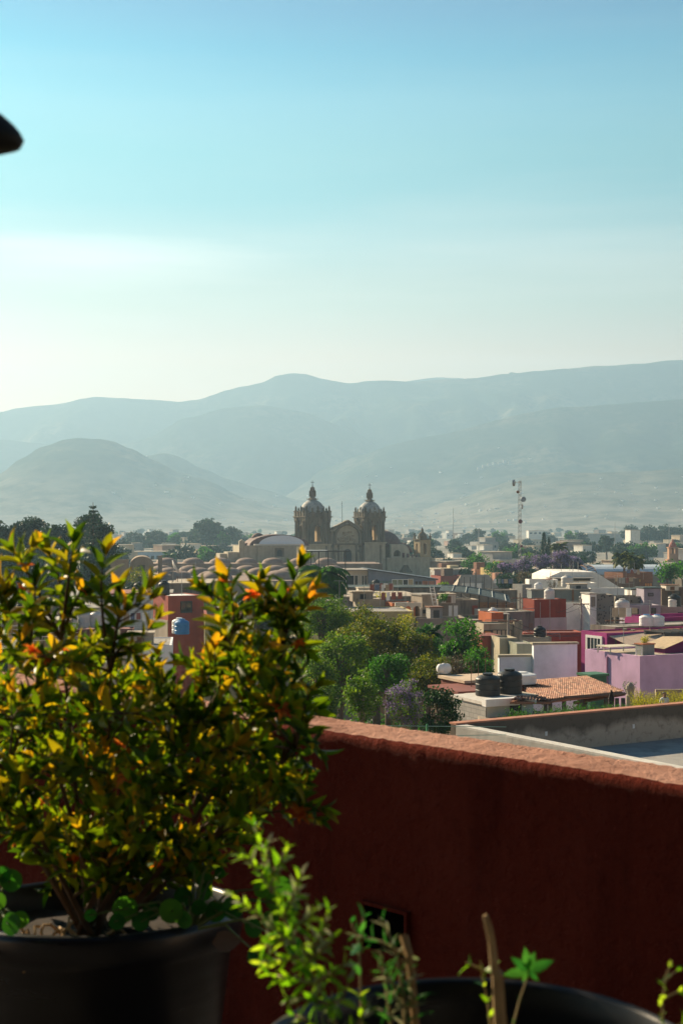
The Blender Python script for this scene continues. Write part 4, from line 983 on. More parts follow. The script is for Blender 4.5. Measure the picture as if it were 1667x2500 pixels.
# solar heater cylinder on a stand at the garden edge
t = thing('cylinder_tank', 'white horizontal cylinder tank on a black stand beside the tan roof', 'water tank', P(1083, 1655, 76), R(20)); t.scale = (.72,.72,.8)
m = MB(); m.lathe([(.01,-.55),(.2,-.52),(.31,-.40),(.33,-.3),(.33,.3),(.31,.40),(.2,.52),(.01,.55)], 20, M=Matrix.Translation((0,0,.62)) @ Matrix.Rotation(R(90),4,'Y')@Matrix.Scale(1.0,4)); m.build('tank_body', whitep, t, smooth=True)
m = MB(); m.lathe([(.3,.28),(.33,.32),(.33,.62),(.28,.85),(.12,.97),(.01,1.0)], 20); m.build('dome_end', whitep, t, smooth=True)
m = MB(); [m.box(x-.03,x+.03,y-.03,y+.03,0,.3) for x in (-.4,.4) for y in (-.25,.25)]; m.box(-.5,.5,-.3,.3,.26,.3); m.build('stand', framed, t)
# ------------------------------------------------------------------ clutter on the flat roofs, and the low houses between the named ones
cl = random.Random(77)
def words_(b): return b.t.name.split('.')[0].replace('_', ' ')
clothm = [plain('cloth_white', (.7,.7,.68), .9), plain('cloth_rust', (.26,.10,.08), .9), plain('cloth_blue', (.14,.18,.27), .9), plain('cloth_sand', (.42,.34,.24), .9), plain('cloth_grey', (.3,.3,.3), .9)]
def stub_room(b, u, v):
    w, d, h = cl.uniform(1.2,2.6), cl.uniform(1.2,2.2), cl.uniform(.6,1.3)
    t = thing('rooftop_shed', 'small rendered shed on the roof of the '+words_(b), 'rooftop shed', b.top(u, v, -.3), b.th)
    m = MB(); m.box(-w/2,w/2,-d/2,d/2,0,h); m.build('wall', cl.choice([grey_lt, grey_st, beige_st, greyblock, whitew, browndk]), t)
    m = MB(); m.box(-w/2-.12,w/2+.12,-d/2-.12,d/2+.12,h+.002,h+.1); m.build('roof', cl.choice([roofgrey, rooflight, rust]), t)
    m = MB(); m.box(-.3,.3,-d/2-.03,-d/2-.003,0.05,h*.8); m.build('door', cl.choice([dark, framed, wood]), t)
def rebar(b, u, v):
    t = thing('rebar_bundle', 'bundle of rusty rods standing on the roof of the '+words_(b), 'steel rods', b.top(u, v, -.3), b.th); m = MB()
    for k in range(4): x, y = (k%2)*.22, (k//2)*.22; m.tube([(x,y,0),(x+cl.uniform(-.05,.05),y,cl.uniform(.9,1.5))], .022, 4)
    m.build('rods', rust, t)
def wash(b, u, v):
    t = thing('clothes_line', 'clothes line with washing on the roof of the '+words_(b), 'clothes line', b.top(u, v, -.3), b.th+cl.uniform(-.5,.5)); L = cl.uniform(1.8,3.2)
    for s_ in (0, L):
        m = MB(); m.tube([(s_,0,0),(s_,0,1.9)], .03, 4); m.build('pole', metal, t)
    m = MB(); m.tube([(0,0,1.85),(L/2,0,1.75),(L,0,1.85)], .01, 4); m.build('line', metal, t)
    x = .15
    while x < L-.5:
        w = cl.uniform(.3,.6); m = MB(); h = cl.uniform(.5,.9); m.box(x,x+w,-.015,.015,1.76-h,1.76); m.build('garment', cl.choice(clothm), t); x += w+cl.uniform(.05,.25)
def pipes(b, u, v):
    t = thing('roof_pipe', 'thin water pipe run on the roof of the '+words_(b), 'pipe', b.top(u, v, -.3), b.th); L = cl.uniform(1.2,2.6)
    m = MB(); m.tube([(0,0,0),(0,0,.5),(L,0,.5),(L,0,0)], .03, 4); m.build('pipe', metal, t)
def junk(b, u, v):
    t = thing('debris_heap', 'heap of planks and blocks on the roof of the '+words_(b), 'debris heap', b.top(u, v, -.33), b.th); m = MB()
    for k in range(7): m.rbox((cl.uniform(-.7,.7),cl.uniform(-.4,.4),.1+.1*(k//3)), (cl.uniform(.3,1.2),.18,.15), cl.uniform(0,3))
    m.build('planks', cl.choice([wood, grey_lt, orange_b]), t); t['kind'] = 'thing'
def ant(b, u, v): pole(b.top(u, v, -.3), cl.uniform(1.8,3.6), 'thin television antenna on the roof of the '+words_(b), r=.03, name='antenna', bars=5)
def tk(b, u, v):
    c = cl.choice(['black','black','grey','white'])
    tank(b.top(u, v, -.3), cl.uniform(.5,.6), cl.uniform(1.2,1.5), c, c+' water tank on the roof of the '+words_(b))
skip = {'lilac_building','white_walled_house','white_walled_annex','green_shed','white_tank_room','tan_roof_house','magenta_rooftop_room','white_block_house','red_corner_house','orange_gable_house','dark_yard_house','orange_box','white_low_wall','concrete_stair_room'}
for b in BL:
    if b.t.name in skip or b.W < 2.5: continue
    kinds = [ant, rebar, pipes, junk, tk, stub_room]+([wash] if cl.random() < .4 else []); cl.shuffle(kinds)
    n = 3 if b.W*b.D > 25 else 2
    for k in kinds[:n]: k(b, cl.uniform(.12,.88), cl.uniform(.2,.85))
for b in BL:
    if b.t.name in ('lilac_building',): ant(b, .3, .8); rebar(b, .8, .2)
    if b.t.name in ('red_corner_house','tan_roof_house'): ant(b, .7, .6)
fillm0 = None
fillm = [grey_lt, grey_st, beige_st, whitew, cream, oxide, brickbrown, browndk, P_('salmon_paint', (.5,.27,.18), amt=.4), ochre]
FZ = [('low flat roofed house wedged among the rooftops beyond the chapel','houses among the near rooftops'), ('low flat roofed house among the rooftops beneath the radio mast','houses beneath the radio mast'), ('low flat roofed house among rooftops at the market hall side','houses at the market hall side'), ('low flat roofed house seen between shrub leaves before the convent','houses before the convent')]
nf = 0
GREEN = []
def fill_house(x, Y, w, d, h, rz, lab, grp):
    t = thing('town_house', lab, 'house', (x, Y, 0), rz, grp); mt = cl.choice(fillm)
    m = MB(); m.box(0,w,0,d,0,h); e = .18
    m.box(0,w,0,e,h,h+.4); m.box(0,w,d-e,d,h,h+.4); m.box(0,e,e,d-e,h,h+.4); m.box(w-e,w,e,d-e,h,h+.4); m.build('wall', mt, t)
    m = MB(); m.box(e+.002,w-e-.002,e+.002,d-e-.002,h+.002,h+.03); m.build('roof', cl.choice([roofgrey, rooflight, roofred]), t)
    for i in range(2):
        a = w*(.12+.45*i); z0 = h-2.2; m = MB(); m.box(a-.08,a+1.18,-.08,-.003,z0-.08,z0+1.28); f = m.build('window', framew, t); m = MB(); m.box(a,a+1.1,-.1,-.083,z0,z0+1.2); m.build('pane', glass, f)
n2_ = 0
for tr in range(1500):
    if n2_ >= 60: break
    Y = cl.uniform(52, 190); x = cl.uniform(-75, 60); px = CX+F*x/Y
    h = cl.uniform(4.5, min(8.5, 20-6.2*Y/60 if Y < 110 else 8)) if Y < 110 else cl.uniform(5,8)
    if 690 < px < 1230 and Y < 125: continue
    if px > 1200 and Y < 120: continue
    if 0 < px < 700 and Y < 100: h = min(h, 6)
    w, d = cl.uniform(6,11), cl.uniform(6,10)
    if any((x+w/2-fx)**2+(Y+d/2-fy)**2 < (fr+max(w,d)*.62)**2 for fx, fy, fr in FOOT): continue
    FOOT.append((x+w/2, Y+d/2, max(w,d)*.55)); n2_ += 1
    fill_house(x, Y, w, d, h, .12, 'low flat roofed house on the near street below the terrace', 'houses on the near streets')
for tr in range(900):
    if nf >= 50: break
    Y = cl.uniform(125, 430); px = cl.uniform(-40, 1720)
    x = (px-CX)/F*Y; w, d, h = cl.uniform(5,11), cl.uniform(5,9), cl.uniform(3.6,6.8)
    if px < 700 and Y > 270: continue
    if 560 < px < 1060 and Y > 225: continue
    if any((x-fx)**2+(Y-fy)**2 < (fr+max(w,d)*.7)**2 for fx, fy, fr in FOOT): continue
    if 700 < px < 1200 and Y < 135: continue
    FOOT.append((x, Y, max(w,d)*.5)); nf += 1
    z_ = 3 if px < 600 else 0 if px < 1150 else 1 if px < 1400 else 2
    t = thing('town_house', FZ[z_][0], 'house', (x, Y, 0), TH*.6+cl.choice((0,0,.1,-.1)), FZ[z_][1]); mt = cl.choice(fillm)
    m = MB(); m.box(0,w,0,d,0,h); e = .18
    m.box(0,w,0,e,h,h+.4); m.box(0,w,d-e,d,h,h+.4); m.box(0,e,e,d-e,h,h+.4); m.box(w-e,w,e,d-e,h,h+.4); m.build('wall', mt, t)
    m = MB(); m.box(e+.002,w-e-.002,e+.002,d-e-.002,h+.002,h+.03); m.build('roof', cl.choice([roofgrey, rooflight, roofred]), t)
    for i in range(cl.randrange(1,4)):
        a = w*cl.uniform(.05,.8); m = MB(); z0 = h-cl.uniform(1.6,2.4); m.box(a,a+cl.uniform(.7,1.3),-.05,-.003,z0,z0+1.2); m.build('window', cl.choice([glass, dark]), t)
    if cl.random() < .7:
        m = MB(); a, c_ = w*cl.uniform(.1,.5), d*cl.uniform(.2,.5); m.box(a,a+2.6,c_,c_+2.4,h+.03,h+2.3); m.build('rooftop_room', cl.choice(fillm), t)

# ------------------------------------------------------------------ utility poles and sagging cables among the roofs
up = []
for i, (px, py, Y) in enumerate(((1105,1432,185),(1268,1448,160),(1418,1462,150),(1560,1440,185),(1500,1500,128),(1240,1500,118))):
    l = base_at_(px, Y); h = CZ-(py-CY)/F*Y
    t = thing('utility_pole', ['utility pole above the long dark parapet','utility pole over the red brown block','utility pole next to the narrow white parapet','utility pole by the lavender tower house','utility pole behind the magenta house','utility pole behind the flat with curtained windows'][i], 'utility pole', l, .2)
    m = MB(); m.tube([(0,0,0),(0,0,h)], [.14,.09], 6); m.build('pole', plain('pole_concrete', (.28,.26,.23), .9), t)
    m = MB(); m.box(-.9,.9,-.05,.05,h-.6,h-.5); m.build('crossarm', rust, t); up.append(Vector((l[0], l[1], h-.5)))
for i, (a, b_) in enumerate(((0,1),(1,2),(2,3),(5,1),(4,3),(5,4),(2,4))):
    A_, B_ = up[a], up[b_]
    t = thing('power_cable', 'pair of thin dark cables sagging between two poles above the rooftops', 'cable', A_, 0, 'sagging cables above the rooftops')
    m = MB()
    for dx in (-.5, .5):
        m.tube([(B_-A_)*(k/14)+Vector((dx,0,-1.4*4*(k/14)*(1-k/14))) for k in range(15)], .022, 3)
    m.build('wire', framed, t)
# ------------------------------------------------------------------ restaurant terrace with a tiled roof, neighbours' roofs
YR = 70.0
def zr(py, Y): return CZ-(py-CY)/F*Y
clay = None
def claymat():
    m, nt, b = newmat('clay_tiles'); co = nt.coord()
    geo = nt.new('ShaderNodeNewGeometry')
    c = nt.ramp(geo.outputs['Random Per Island'], [(0,(.12,.05,.03)),(.35,(.26,.105,.058)),(.7,(.34,.145,.08)),(1,(.40,.22,.14))])
    n = nt.noise(co, 2.0, 5)
    c = nt.mix(c, (.2,.09,.06), nt.ramp(n, [(.5,(0,0,0)),(.8,(.6,.6,.6))]))
    nt.link(c, b.inputs['Base Color']); b.inputs['Roughness'].default_value = .8; return m
clay = claymat()
def tile_plane(t, A, B, C, D, nu, nv, name='roof'):
    """A-B lower edge, D-C upper edge; nu tile columns, nv courses"""
    A, B, C, D = map(Vector, (A, B, C, D)); m = MB(); n = (B-A).cross(D-A).normalized()
    if n.z < 0: n = -n
    m.add([A-n*.12,B-n*.12,C-n*.12,D-n*.12,A-n*.02,B-n*.02,C-n*.02,D-n*.02], [(3,2,1,0),(4,5,6,7),(0,1,5,4),(1,2,6,5),(2,3,7,6),(3,0,4,7)])
    for i in range(nu):
        for j in range(nv):
            def pt(u, v): return (A*(1-u)+B*u)*(1-v)+(D*(1-u)+C*u)*v
            v0 = j/nv; v1 = min(1, (j+1.12)/nv); rr = [[], []]
            for k in range(5):
                a = k/4; u = (i+.08+.84*a)/nu; h = .085*math.sin(math.pi*a)
                rr[0].append(pt(u, v0)+n*(h+.045)); rr[1].append(pt(u, v1)+n*(h+.0))
            m.sheet(rr)
    return m.build(name, clay, t)
rest = thing('tiled_terrace_roof', 'terracotta tiled roof on dark posts over the restaurant tables', 'terrace roof', P(1325, 1900, 68), 0)
o = rest.location
def L_(v): return Vector(v)-o
eL = P(1330, 1709, 66); eR = P(1520, 1690, 71); rR = P(1430, 1652, 80); rL = P(1268, 1665, 78)
eL = P(1326,1711,65.5); eM = P(1376,1700,68)
tile_plane(rest, L_(P(1322,1712,66)), L_(P(1522,1690,72)), L_(P(1430,1653,79)), L_(P(1262,1666,77)), 38, 16)
m = MB()
def beam(m, a, b, w=.12, h=.14):
    a, b = L_(a), L_(b); d = (b-a); m.tube([a, b], w/1.4, 4)
beam(m, P(1376,1704,67.6), P(1524,1694,72)); beam(m, P(1322,1716,66), P(1376,1706,67.6)); beam(m, P(1400,1716,74), P(1524,1694,72)); m.build('beam', wood, rest)
for (px, Y) in ((1330,66.5),(1342,70),(1376,68),(1420,70.5),(1428,74),(1478,70.8),(1505,74),(1520,72)):
    a = P(px, 1702 if px > 1370 else 1712, Y); m = MB(); a = L_(a); m.box(a.x-.09,a.x+.09,a.y-.09,a.y+.09,a.z-2.3,a.z-.05); m.build('post', framed, rest)
zfl = CZ-(1716-CY)/F*72 - 2.0
fl = thing('restaurant_building', 'low restaurant building under the tiled terrace roof', 'building', (P(1300,1800,64).x, 62, 0), 0)
m = MB(); m.box(0, 9.5, 0, 22, 0, zfl-.02); m.box(9.5, 24, 1.0, 24, 0, zfl-.02); m.build('wall', grey_lt, fl)
m = MB(); m.box(.05, 9.45, .05, 21.9, zfl-.018, zfl); m.box(9.5, 23.9, 1.05, 23.9, zfl-.018, zfl); m.build('roof', plain('terrace_tiles', (.30,.13,.09), .7, var=.2), fl)
m = MB(); m.box(9.5, 23.5, 20, 20.25, zfl, zfl+1.5); m.build('parapet', grey_lt, fl)
def table(loc, rz, label, group):
    t = thing('cafe_table', label, 'table', loc, rz, group)
    m = MB(); m.box(-.4,.4,-.4,.4,.72,.76); m.build('tabletop', whitep, t)
    for (x, y) in ((-.35,-.35),(.35,-.35),(-.35,.35),(.35,.35)): m = MB(); m.box(x-.025,x+.025,y-.025,y+.025,0,.72); m.build('leg', framed, t)
    return t
def chair(loc, rz, label, group):
    t = thing('cafe_chair', label, 'chair', loc, rz, group)
    m = MB(); m.box(-.22,.22,-.22,.22,.42,.46); m.build('seat', wood, t)
    m = MB(); m.box(-.22,.22,.19,.22,.5,.9); m.build('backrest', wood, t)
    for (x, y) in ((-.2,-.2),(.2,-.2),(-.2,.2),(.2,.2)): m = MB(); m.box(x-.02,x+.02,y-.02,y+.02,0,.9 if y > 0 else .42); m.build('leg', framed, t)
    return t
tb = table((P(1350,0,69).x, 69, zfl), .3, 'white cafe table under the tiled terrace roof', 'cafe tables under the tiled roof')
ch = chair((P(1365,0,69).x, 69, zfl), 1.2, 'wooden cafe chair under the tiled terrace roof', 'cafe chairs under the tiled roof')
for i, (px, Y) in enumerate(((1385,72),(1410,70),(1435,73),(1450,70.5),(1470,73),(1495,71))):
    copy_thing(tb, (P(px,0,Y).x, Y, zfl), random.uniform(0,1.5)); 
    for k in range(2): a = random.uniform(0,6.2); copy_thing(ch, (P(px,0,Y).x+.75*math.cos(a), Y+.75*math.sin(a), zfl), a-math.pi/2)
# white room with black tanks
b = Blk('white_tank_room', 'white room with a grey block side and barred door below two black tanks', 'house', 1128, 1188, 1300, 1722, 62, whitew, par=.0, roof=plain('pale_slab', (.6,.57,.52), .8), th=R(24))
b.part('block_side', greyblock, [(.02, b.D-.02, -.05, -.003, 0, b.lh-.1)], 'L')
b.win('F', 1248, 1724, 1266, 1758, 'door', bars=2, pm=dark); b.part('slab_edge', whitep, [(-.25, b.W*.62, -.35, -.003, b.lh-.02, b.lh+.3)])
tk1 = tank((P(1190,0,64.4).x, 64.4, zr(1697,64.4)), .56, 1.0, 'black', 'fat black water tank, the lower of the two on the white room', 'pair of fat black tanks')
tk2 = tank((P(1243,0,65.2).x, 65.2, zr(1692,65.2)), .575, 1.12, 'black', 'fat black water tank, the taller one next to the tiled roof', 'pair of fat black tanks')
m = MB()
t = thing('tank_plinth', 'pale concrete plinth carrying two fat black tanks', 'plinth', (P(1217,0,65).x, 65, b.H-.05), R(24)); m.box(-1.3,1.5,-.9,.9,0,zr(1697,64.4)-b.H+.03); m.build('slab', rooflight, t)
t = thing('tile_awning', 'small red tiled awning over the barred door of the white room', 'awning', (0,0,0), 0)
t.location = P(1275, 1712, 61.5); o2 = t.location.copy(); 
tile_plane(t, P(1245,1712,61.2)-o2, P(1345,1713,64)-o2, P(1330,1700,65.5)-o2, P(1262,1702,63)-o2, 12, 3)
tank((P(1271,0,74).x, 74, zr(1668,74)), .8, .6, 'white', 'low white domed tank partly behind the taller black tank')
b = Blk('tan_roof_house', 'house with a flat dusty tan roof behind the black tanks', 'house', 1076, 1135, 1300, 1668, 73, P_('red_fascia', (.22,.08,.06), amt=.3), par=0, roof=plain('tan_roof', (.55,.42,.30), .85, var=.15, scale=1.0), th=R(24))
b = Blk('dark_yard_house', 'dark shaded lean-to under the tan roof by the vine covered wall', 'lean-to', 1085, 1120, 1200, 1695, 70, browndk, par=0, roof=roofred, th=R(24))
for k in range(3):
    pole(P(1150+k*17, 1682, 72), 1.2+.3*k, ['short rusty rod on the tan roof, nearest the treetops','short rusty rod on the tan roof, middle one','short rusty rod on tan roof nearest black tanks'][k], r=.02, name='steel_rod', cat='steel rod', mat=rust, group='rusty rods on the tan roof')
# closed umbrella, concrete posts
t = thing('closed_parasol', 'closed dark parasol standing on the planted terrace edge', 'parasol', P(1491, 1760, 64), 0)
m = MB(); m.lathe([(.06,.1),(.13,.2),(.12,.7),(.15,1.0),(.07,1.25),(.02,1.38)], 10); m.build('canopy', plain('dark_cloth', (.03,.02,.02), .9), t)
m = MB(); m.tube([(0,0,-.5),(0,0,1.4)], .025, 6); m.build('pole', wood, t)
t = thing('concrete_post', 'weathered concrete post at the end of the tiled roof', 'post', P(1537, 1745, 66), 0)
m = MB(); m.lathe([(.2,0),(.2,.9),(.15,.95),(.17,1.15),(.22,1.2),(.19,1.35),(.1,1.45),(.02,1.5)], 12); m.build('post_shaft', grey_lt, t)

# ---- person among the shrubs
def skin_fig(name, chains, mat, parent, sub=2):
    m = MB(); vs = []; es = []; rad = []; idx = {}
    for ch in chains:
        prev = None
        for (p, r) in ch:
            k = tuple(round(c, 3) for c in p)
            if k not in idx: idx[k] = len(vs); vs.append(p); rad.append(r)
            i = idx[k]
            if prev is not None: es.append((prev, i))
            prev = i
    me = bpy.data.meshes.new(name); me.from_pydata(vs, es, []); me.materials.append(mat)
    o = ob(name, me, parent)
    md = o.modifiers.new('skin', 'SKIN'); sv = me.skin_vertices[0].data
    for i, r in enumerate(rad): sv[i].radius = (r, r) if not hasattr(r, '__len__') else r
    sv[0].use_root = True
    s2 = o.modifiers.new('sub', 'SUBSURF'); s2.levels = sub; s2.render_levels = sub
    return o
person = thing('person', 'dark haired person in a white shirt standing among the yellow green terrace shrubs', 'person', P(1621, 1765, 62.5), R(25))
sk = plain('skin', (.28,.15,.09), .6, var=.04); shirt = plain('white_shirt', (.72,.72,.72), .9, var=.06, scale=8); hair = plain('black_hair', (.012,.010,.010), .5); trou = plain('dark_trousers', (.03,.035,.05), .9)
person.location.z = P(1621, 1690, 62.5).z - 1.68
sx = .17
skin_fig('body', [[((0,0,.95),(.14,.10)),((0,0,1.12),(.12,.09)),((0,-.01,1.3),(.15,.10)),((0,0,1.42),(.10,.07)),((0,0,1.49),(.05,.05)),((0,-.01,1.56),(.07,.08)),((0,-.01,1.63),(.075,.09)),((0,0,1.68),(.05,.06))],
    [((0,0,1.42),(.10,.07)),((sx,0,1.40),.055),((sx+.06,.02,1.14),.042),((sx+.03,-.12,.93),.032),((sx+.02,-.16,.86),.03)],
    [((0,0,1.42),(.10,.07)),((-sx,0,1.40),.055),((-sx-.06,.02,1.14),.042),((-sx-.02,-.06,.90),.032),((-sx-.02,-.08,.82),.03)],
    [((0,0,.95),(.14,.10)),((.09,0,.88),.09),((.10,-.01,.48),.058),((.10,.02,.08),.042),((.10,-.12,.04),.035)],
    [((0,0,.95),(.14,.10)),((-.09,0,.88),.09),((-.10,-.01,.48),.058),((-.10,.02,.08),.042),((-.10,-.12,.04),.035)]], sk, person)
skin_fig('shirt', [[((0,0,.96),(.155,.12)),((0,0,1.12),(.135,.105)),((0,-.01,1.3),(.165,.115)),((0,0,1.41),(.11,.085))], [((0,0,1.41),(.11,.085)),((sx+.005,0,1.39),.07),((sx+.05,.015,1.22),.056)], [((0,0,1.41),(.11,.085)),((-sx-.005,0,1.39),.07),((-sx-.05,.015,1.22),.056)]], shirt, person)
skin_fig('hair', [[((0,.03,1.56),(.06,.05)),((0,.02,1.63),(.088,.09)),((0,.01,1.70),(.065,.07))]], hair, person)
skin_fig('trousers', [[((0,0,.94),(.15,.115)),((.09,0,.86),.10),((.10,-.01,.48),.07),((.10,.02,.10),.055)], [((0,0,.94),(.15,.115)),((-.09,0,.86),.10),((-.10,-.01,.48),.07),((-.10,.02,.10),.055)]], trou, person)
for s_ in (-1, 1):
    for i in range(5):
        x = s_*(sx+.02)+(i-2)*.012; y = -.14 if s_ > 0 else -.08; z = .84 if s_ > 0 else .80
        if i == 4: ch_ = [[((s_*(sx), y-.02, z+.03),.009),((s_*(sx-.03), y-.05, z),.008),((s_*(sx-.03), y-.06, z-.03),.007)]]
        else: ch_ = [[((x, y, z),.009),((x, y-.015, z-.04),.008),((x, y-.01, z-.07-.006*(2-abs(i-1.5))),.007)]]
        skin_fig('finger', ch_, sk, person, 1)
m = MB(); m.lathe([(.01,0),(.012,.02),(.004,.035)], 6, (0,-.105,1.575)); m.build('nose', sk, person)
for s_ in (-1,1): m = MB(); m.lathe([(.004,-.008),(.012,0),(.004,.008)], 8, (s_*.03,-.09,1.605)); m.build('eye', dark, person)

# ---- grey roof with parapets next door
def stainwall():
    m, nt, b = newmat('water_stained_wall'); co = nt.coord(); sp = nt.new('ShaderNodeSeparateXYZ'); nt.link(co, sp.inputs[0])
    n1 = nt.noise(nt.coord((.5,.5,.12)), 1.0, 6, .6); n2 = nt.noise(co, 5, 6, .65)
    a = nt.new('ShaderNodeMath', operation='MULTIPLY_ADD'); nt.link(n1, a.inputs[0]); a.inputs[1].default_value = 1.5; nt.link(sp.outputs[2], a.inputs[2])
    mr = nt.new('ShaderNodeMapRange'); nt.link(a.outputs[0], mr.inputs[0]); z0 = zr(1770,41.5)-.52+.75; mr.inputs[1].default_value = z0-.10; mr.inputs[2].default_value = z0+.16
    c = nt.mix((.42,.36,.29), (.14,.118,.095), mr.outputs[0])
    c = nt.mix(c, (.07,.06,.05), nt.ramp(n2, [(.52,(0,0,0)),(.75,(.7,.7,.7))]))
    nt.link(c, b.inputs['Base Color']); b.inputs['Roughness'].default_value = .95; b.inputs['Specular IOR Level'].default_value = .05; return m
rw = stainwall()
hA = zr(1770, 41.5)
A = Vector((P(1112,0,41.5).x, 41.5, hA)); B = Vector((P(1760,0,47.0).x, 47.0, hA))
Cn = Vector((P(1760,0,33.0).x, 33.0, hA+.0))
def wallseg(t, a, b, th, z0, z1, name, mat, side=1):
    d = (b-a); L = math.hypot(d.x, d.y); ang = math.atan2(d.y, d.x)
    m = MB(); m.box(0, L, 0 if side > 0 else -th, th if side > 0 else 0, z0, z1, Matrix.Translation((a.x,a.y,0)) @ Matrix.Rotation(ang,4,'Z')); return m.build(name, mat, t)
nb = thing('neighbour_roof', 'flat grey roof next door enclosed by a stained grey wall and a pale parapet', 'building', (0,0,0), 0)
wallseg(nb, A, B, .25, hA-1.25, hA, 'wall', rw)
wallseg(nb, A, B, .33, hA+.002, hA+.05, 'coping', plain('brick_coping', (.42,.19,.12), .85, var=.2, scale=2))
pd = Cn-A; 
wallseg(nb, A+Vector((.0,-.05,0)), Cn, .32, hA-1.25, hA-.06, 'parapet', P_('pale_parapet', (.5,.48,.43), dirt=(.2,.19,.17), amt=.5), side=1)
wallseg(nb, A+Vector((.0,-.05,0)), Cn, .36, hA-.058, hA+.0, 'parapet_cap', P_('parapet_cap', (.62,.60,.55), dirt=(.3,.28,.25), amt=.4), side=1)
fz = hA-1.07
m = MB(); m.add([(A.x,A.y,fz),(Cn.x,Cn.y+.2,fz),(B.x,B.y,fz)], [(0,1,2)]); m.build('roof', P_('roof_screed', (.36,.35,.33), dirt=(.15,.15,.15), amt=.8, bump=.1), nb)
m = MB(); m.add([(A.x+.3,A.y+.2,hA-1.3),(Cn.x,Cn.y+.3,hA-1.3),(B.x,B.y+.1,hA-1.3),(A.x+.3,A.y+.2,0),(Cn.x,Cn.y+.3,0),(B.x,B.y+.1,0)], [(0,1,2),(0,3,4,1),(1,4,5,2),(2,5,3,0)]); m.build('lower_wall', rw, nb)
for i, (px, py) in enumerate(((1332,1791),(1545,1773))):
    u = (px-CX)/F
    # point on the wall A-B at this column
    t_ = (u*A.y-A.x)/((B.x-A.x)-u*(B.y-A.y)); q_ = A+(B-A)*t_; z_ = CZ-(py-CY)/F*q_.y
    ang = math.atan2(B.y-A.y, B.x-A.x)
    t = thing('wall_plate', ['white electric plate on the grey roof wall, nearer to the pale parapet','white electric plate on the grey roof wall, below the person'][i], 'electric plate', (q_.x, q_.y, z_), ang)
    m = MB(); m.box(-.04,.04,-.02,-.002,-.065,.065); m.build('plate', whitep, t)
    m = MB(); m.box(-.015,.015,-.026,-.0205,-.03,.03); m.build('switch', framew, t)
# thin wires over the parapet
t = thing('wire_fence', 'two thin green wires on a green post above the red terrace wall', 'wire fence', P(1042, 1792, 36), 0)
m = MB(); m.tube([(0,0,-.6),(0,0,.25)], .03, 5); m.build('post', plain('green_paint', (.05,.25,.12), .6), t)
m = MB(); m.tube([(-4.5,0,.32),(-2,0,.22),(0,0,.2),(2.0,0,.18)], .008, 4); m.tube([(-4.5,0,.05),(-2,0,-.02),(0,0,-.05),(2.0,0,-.02)], .008, 4); m.build('wire', plain('pale_wire', (.3,.5,.4), .5), t)

# ------------------------------------------------------------------ red terrace wall, floor
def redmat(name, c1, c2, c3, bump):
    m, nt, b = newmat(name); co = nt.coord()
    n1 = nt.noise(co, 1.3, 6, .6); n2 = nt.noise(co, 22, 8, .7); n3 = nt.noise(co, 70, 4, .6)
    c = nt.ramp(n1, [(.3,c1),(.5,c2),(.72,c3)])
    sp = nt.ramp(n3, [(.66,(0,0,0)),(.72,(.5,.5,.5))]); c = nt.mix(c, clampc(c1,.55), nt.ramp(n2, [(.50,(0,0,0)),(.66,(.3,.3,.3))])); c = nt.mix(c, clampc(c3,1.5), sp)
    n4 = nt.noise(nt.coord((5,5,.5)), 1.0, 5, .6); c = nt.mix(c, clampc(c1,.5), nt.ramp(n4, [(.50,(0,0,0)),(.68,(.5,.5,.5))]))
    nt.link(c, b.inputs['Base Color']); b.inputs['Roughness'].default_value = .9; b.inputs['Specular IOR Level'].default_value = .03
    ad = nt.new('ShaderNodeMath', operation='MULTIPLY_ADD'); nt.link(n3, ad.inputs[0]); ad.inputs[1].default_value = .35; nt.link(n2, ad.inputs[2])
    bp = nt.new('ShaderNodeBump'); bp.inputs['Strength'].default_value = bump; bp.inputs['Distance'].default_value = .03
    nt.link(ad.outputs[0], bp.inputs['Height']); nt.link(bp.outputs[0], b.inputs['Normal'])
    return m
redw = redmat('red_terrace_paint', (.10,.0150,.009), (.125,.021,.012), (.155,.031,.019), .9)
redtop = redmat('faded_sunlit_red_top', (.37,.18,.125), (.48,.26,.19), (.56,.34,.26), .8)  # worn top, paler still because its sunlight is put into the colour
wA = Vector((.777, 3.235, 0)); dW = Vector((-.697,.717,0)); wB = wA+dW*5.0; nW = Vector((-dW.y, dW.x, 0))
if nW.y > 0: nW = -nW           # towards the camera
wA2 = wA-dW*2.2
zw = CZ-.60
tw_ = thing('terrace_wall', 'dark red rough plastered terrace wall with a sunlit faded top', 'wall', (wA2.x, wA2.y, CZ-1.65), 0, kind='thing')
def wl(s, off, z): v = dW*s-nW*off; return (v.x, v.y, z-(CZ-1.65))
Ltot = (wB-wA2).length
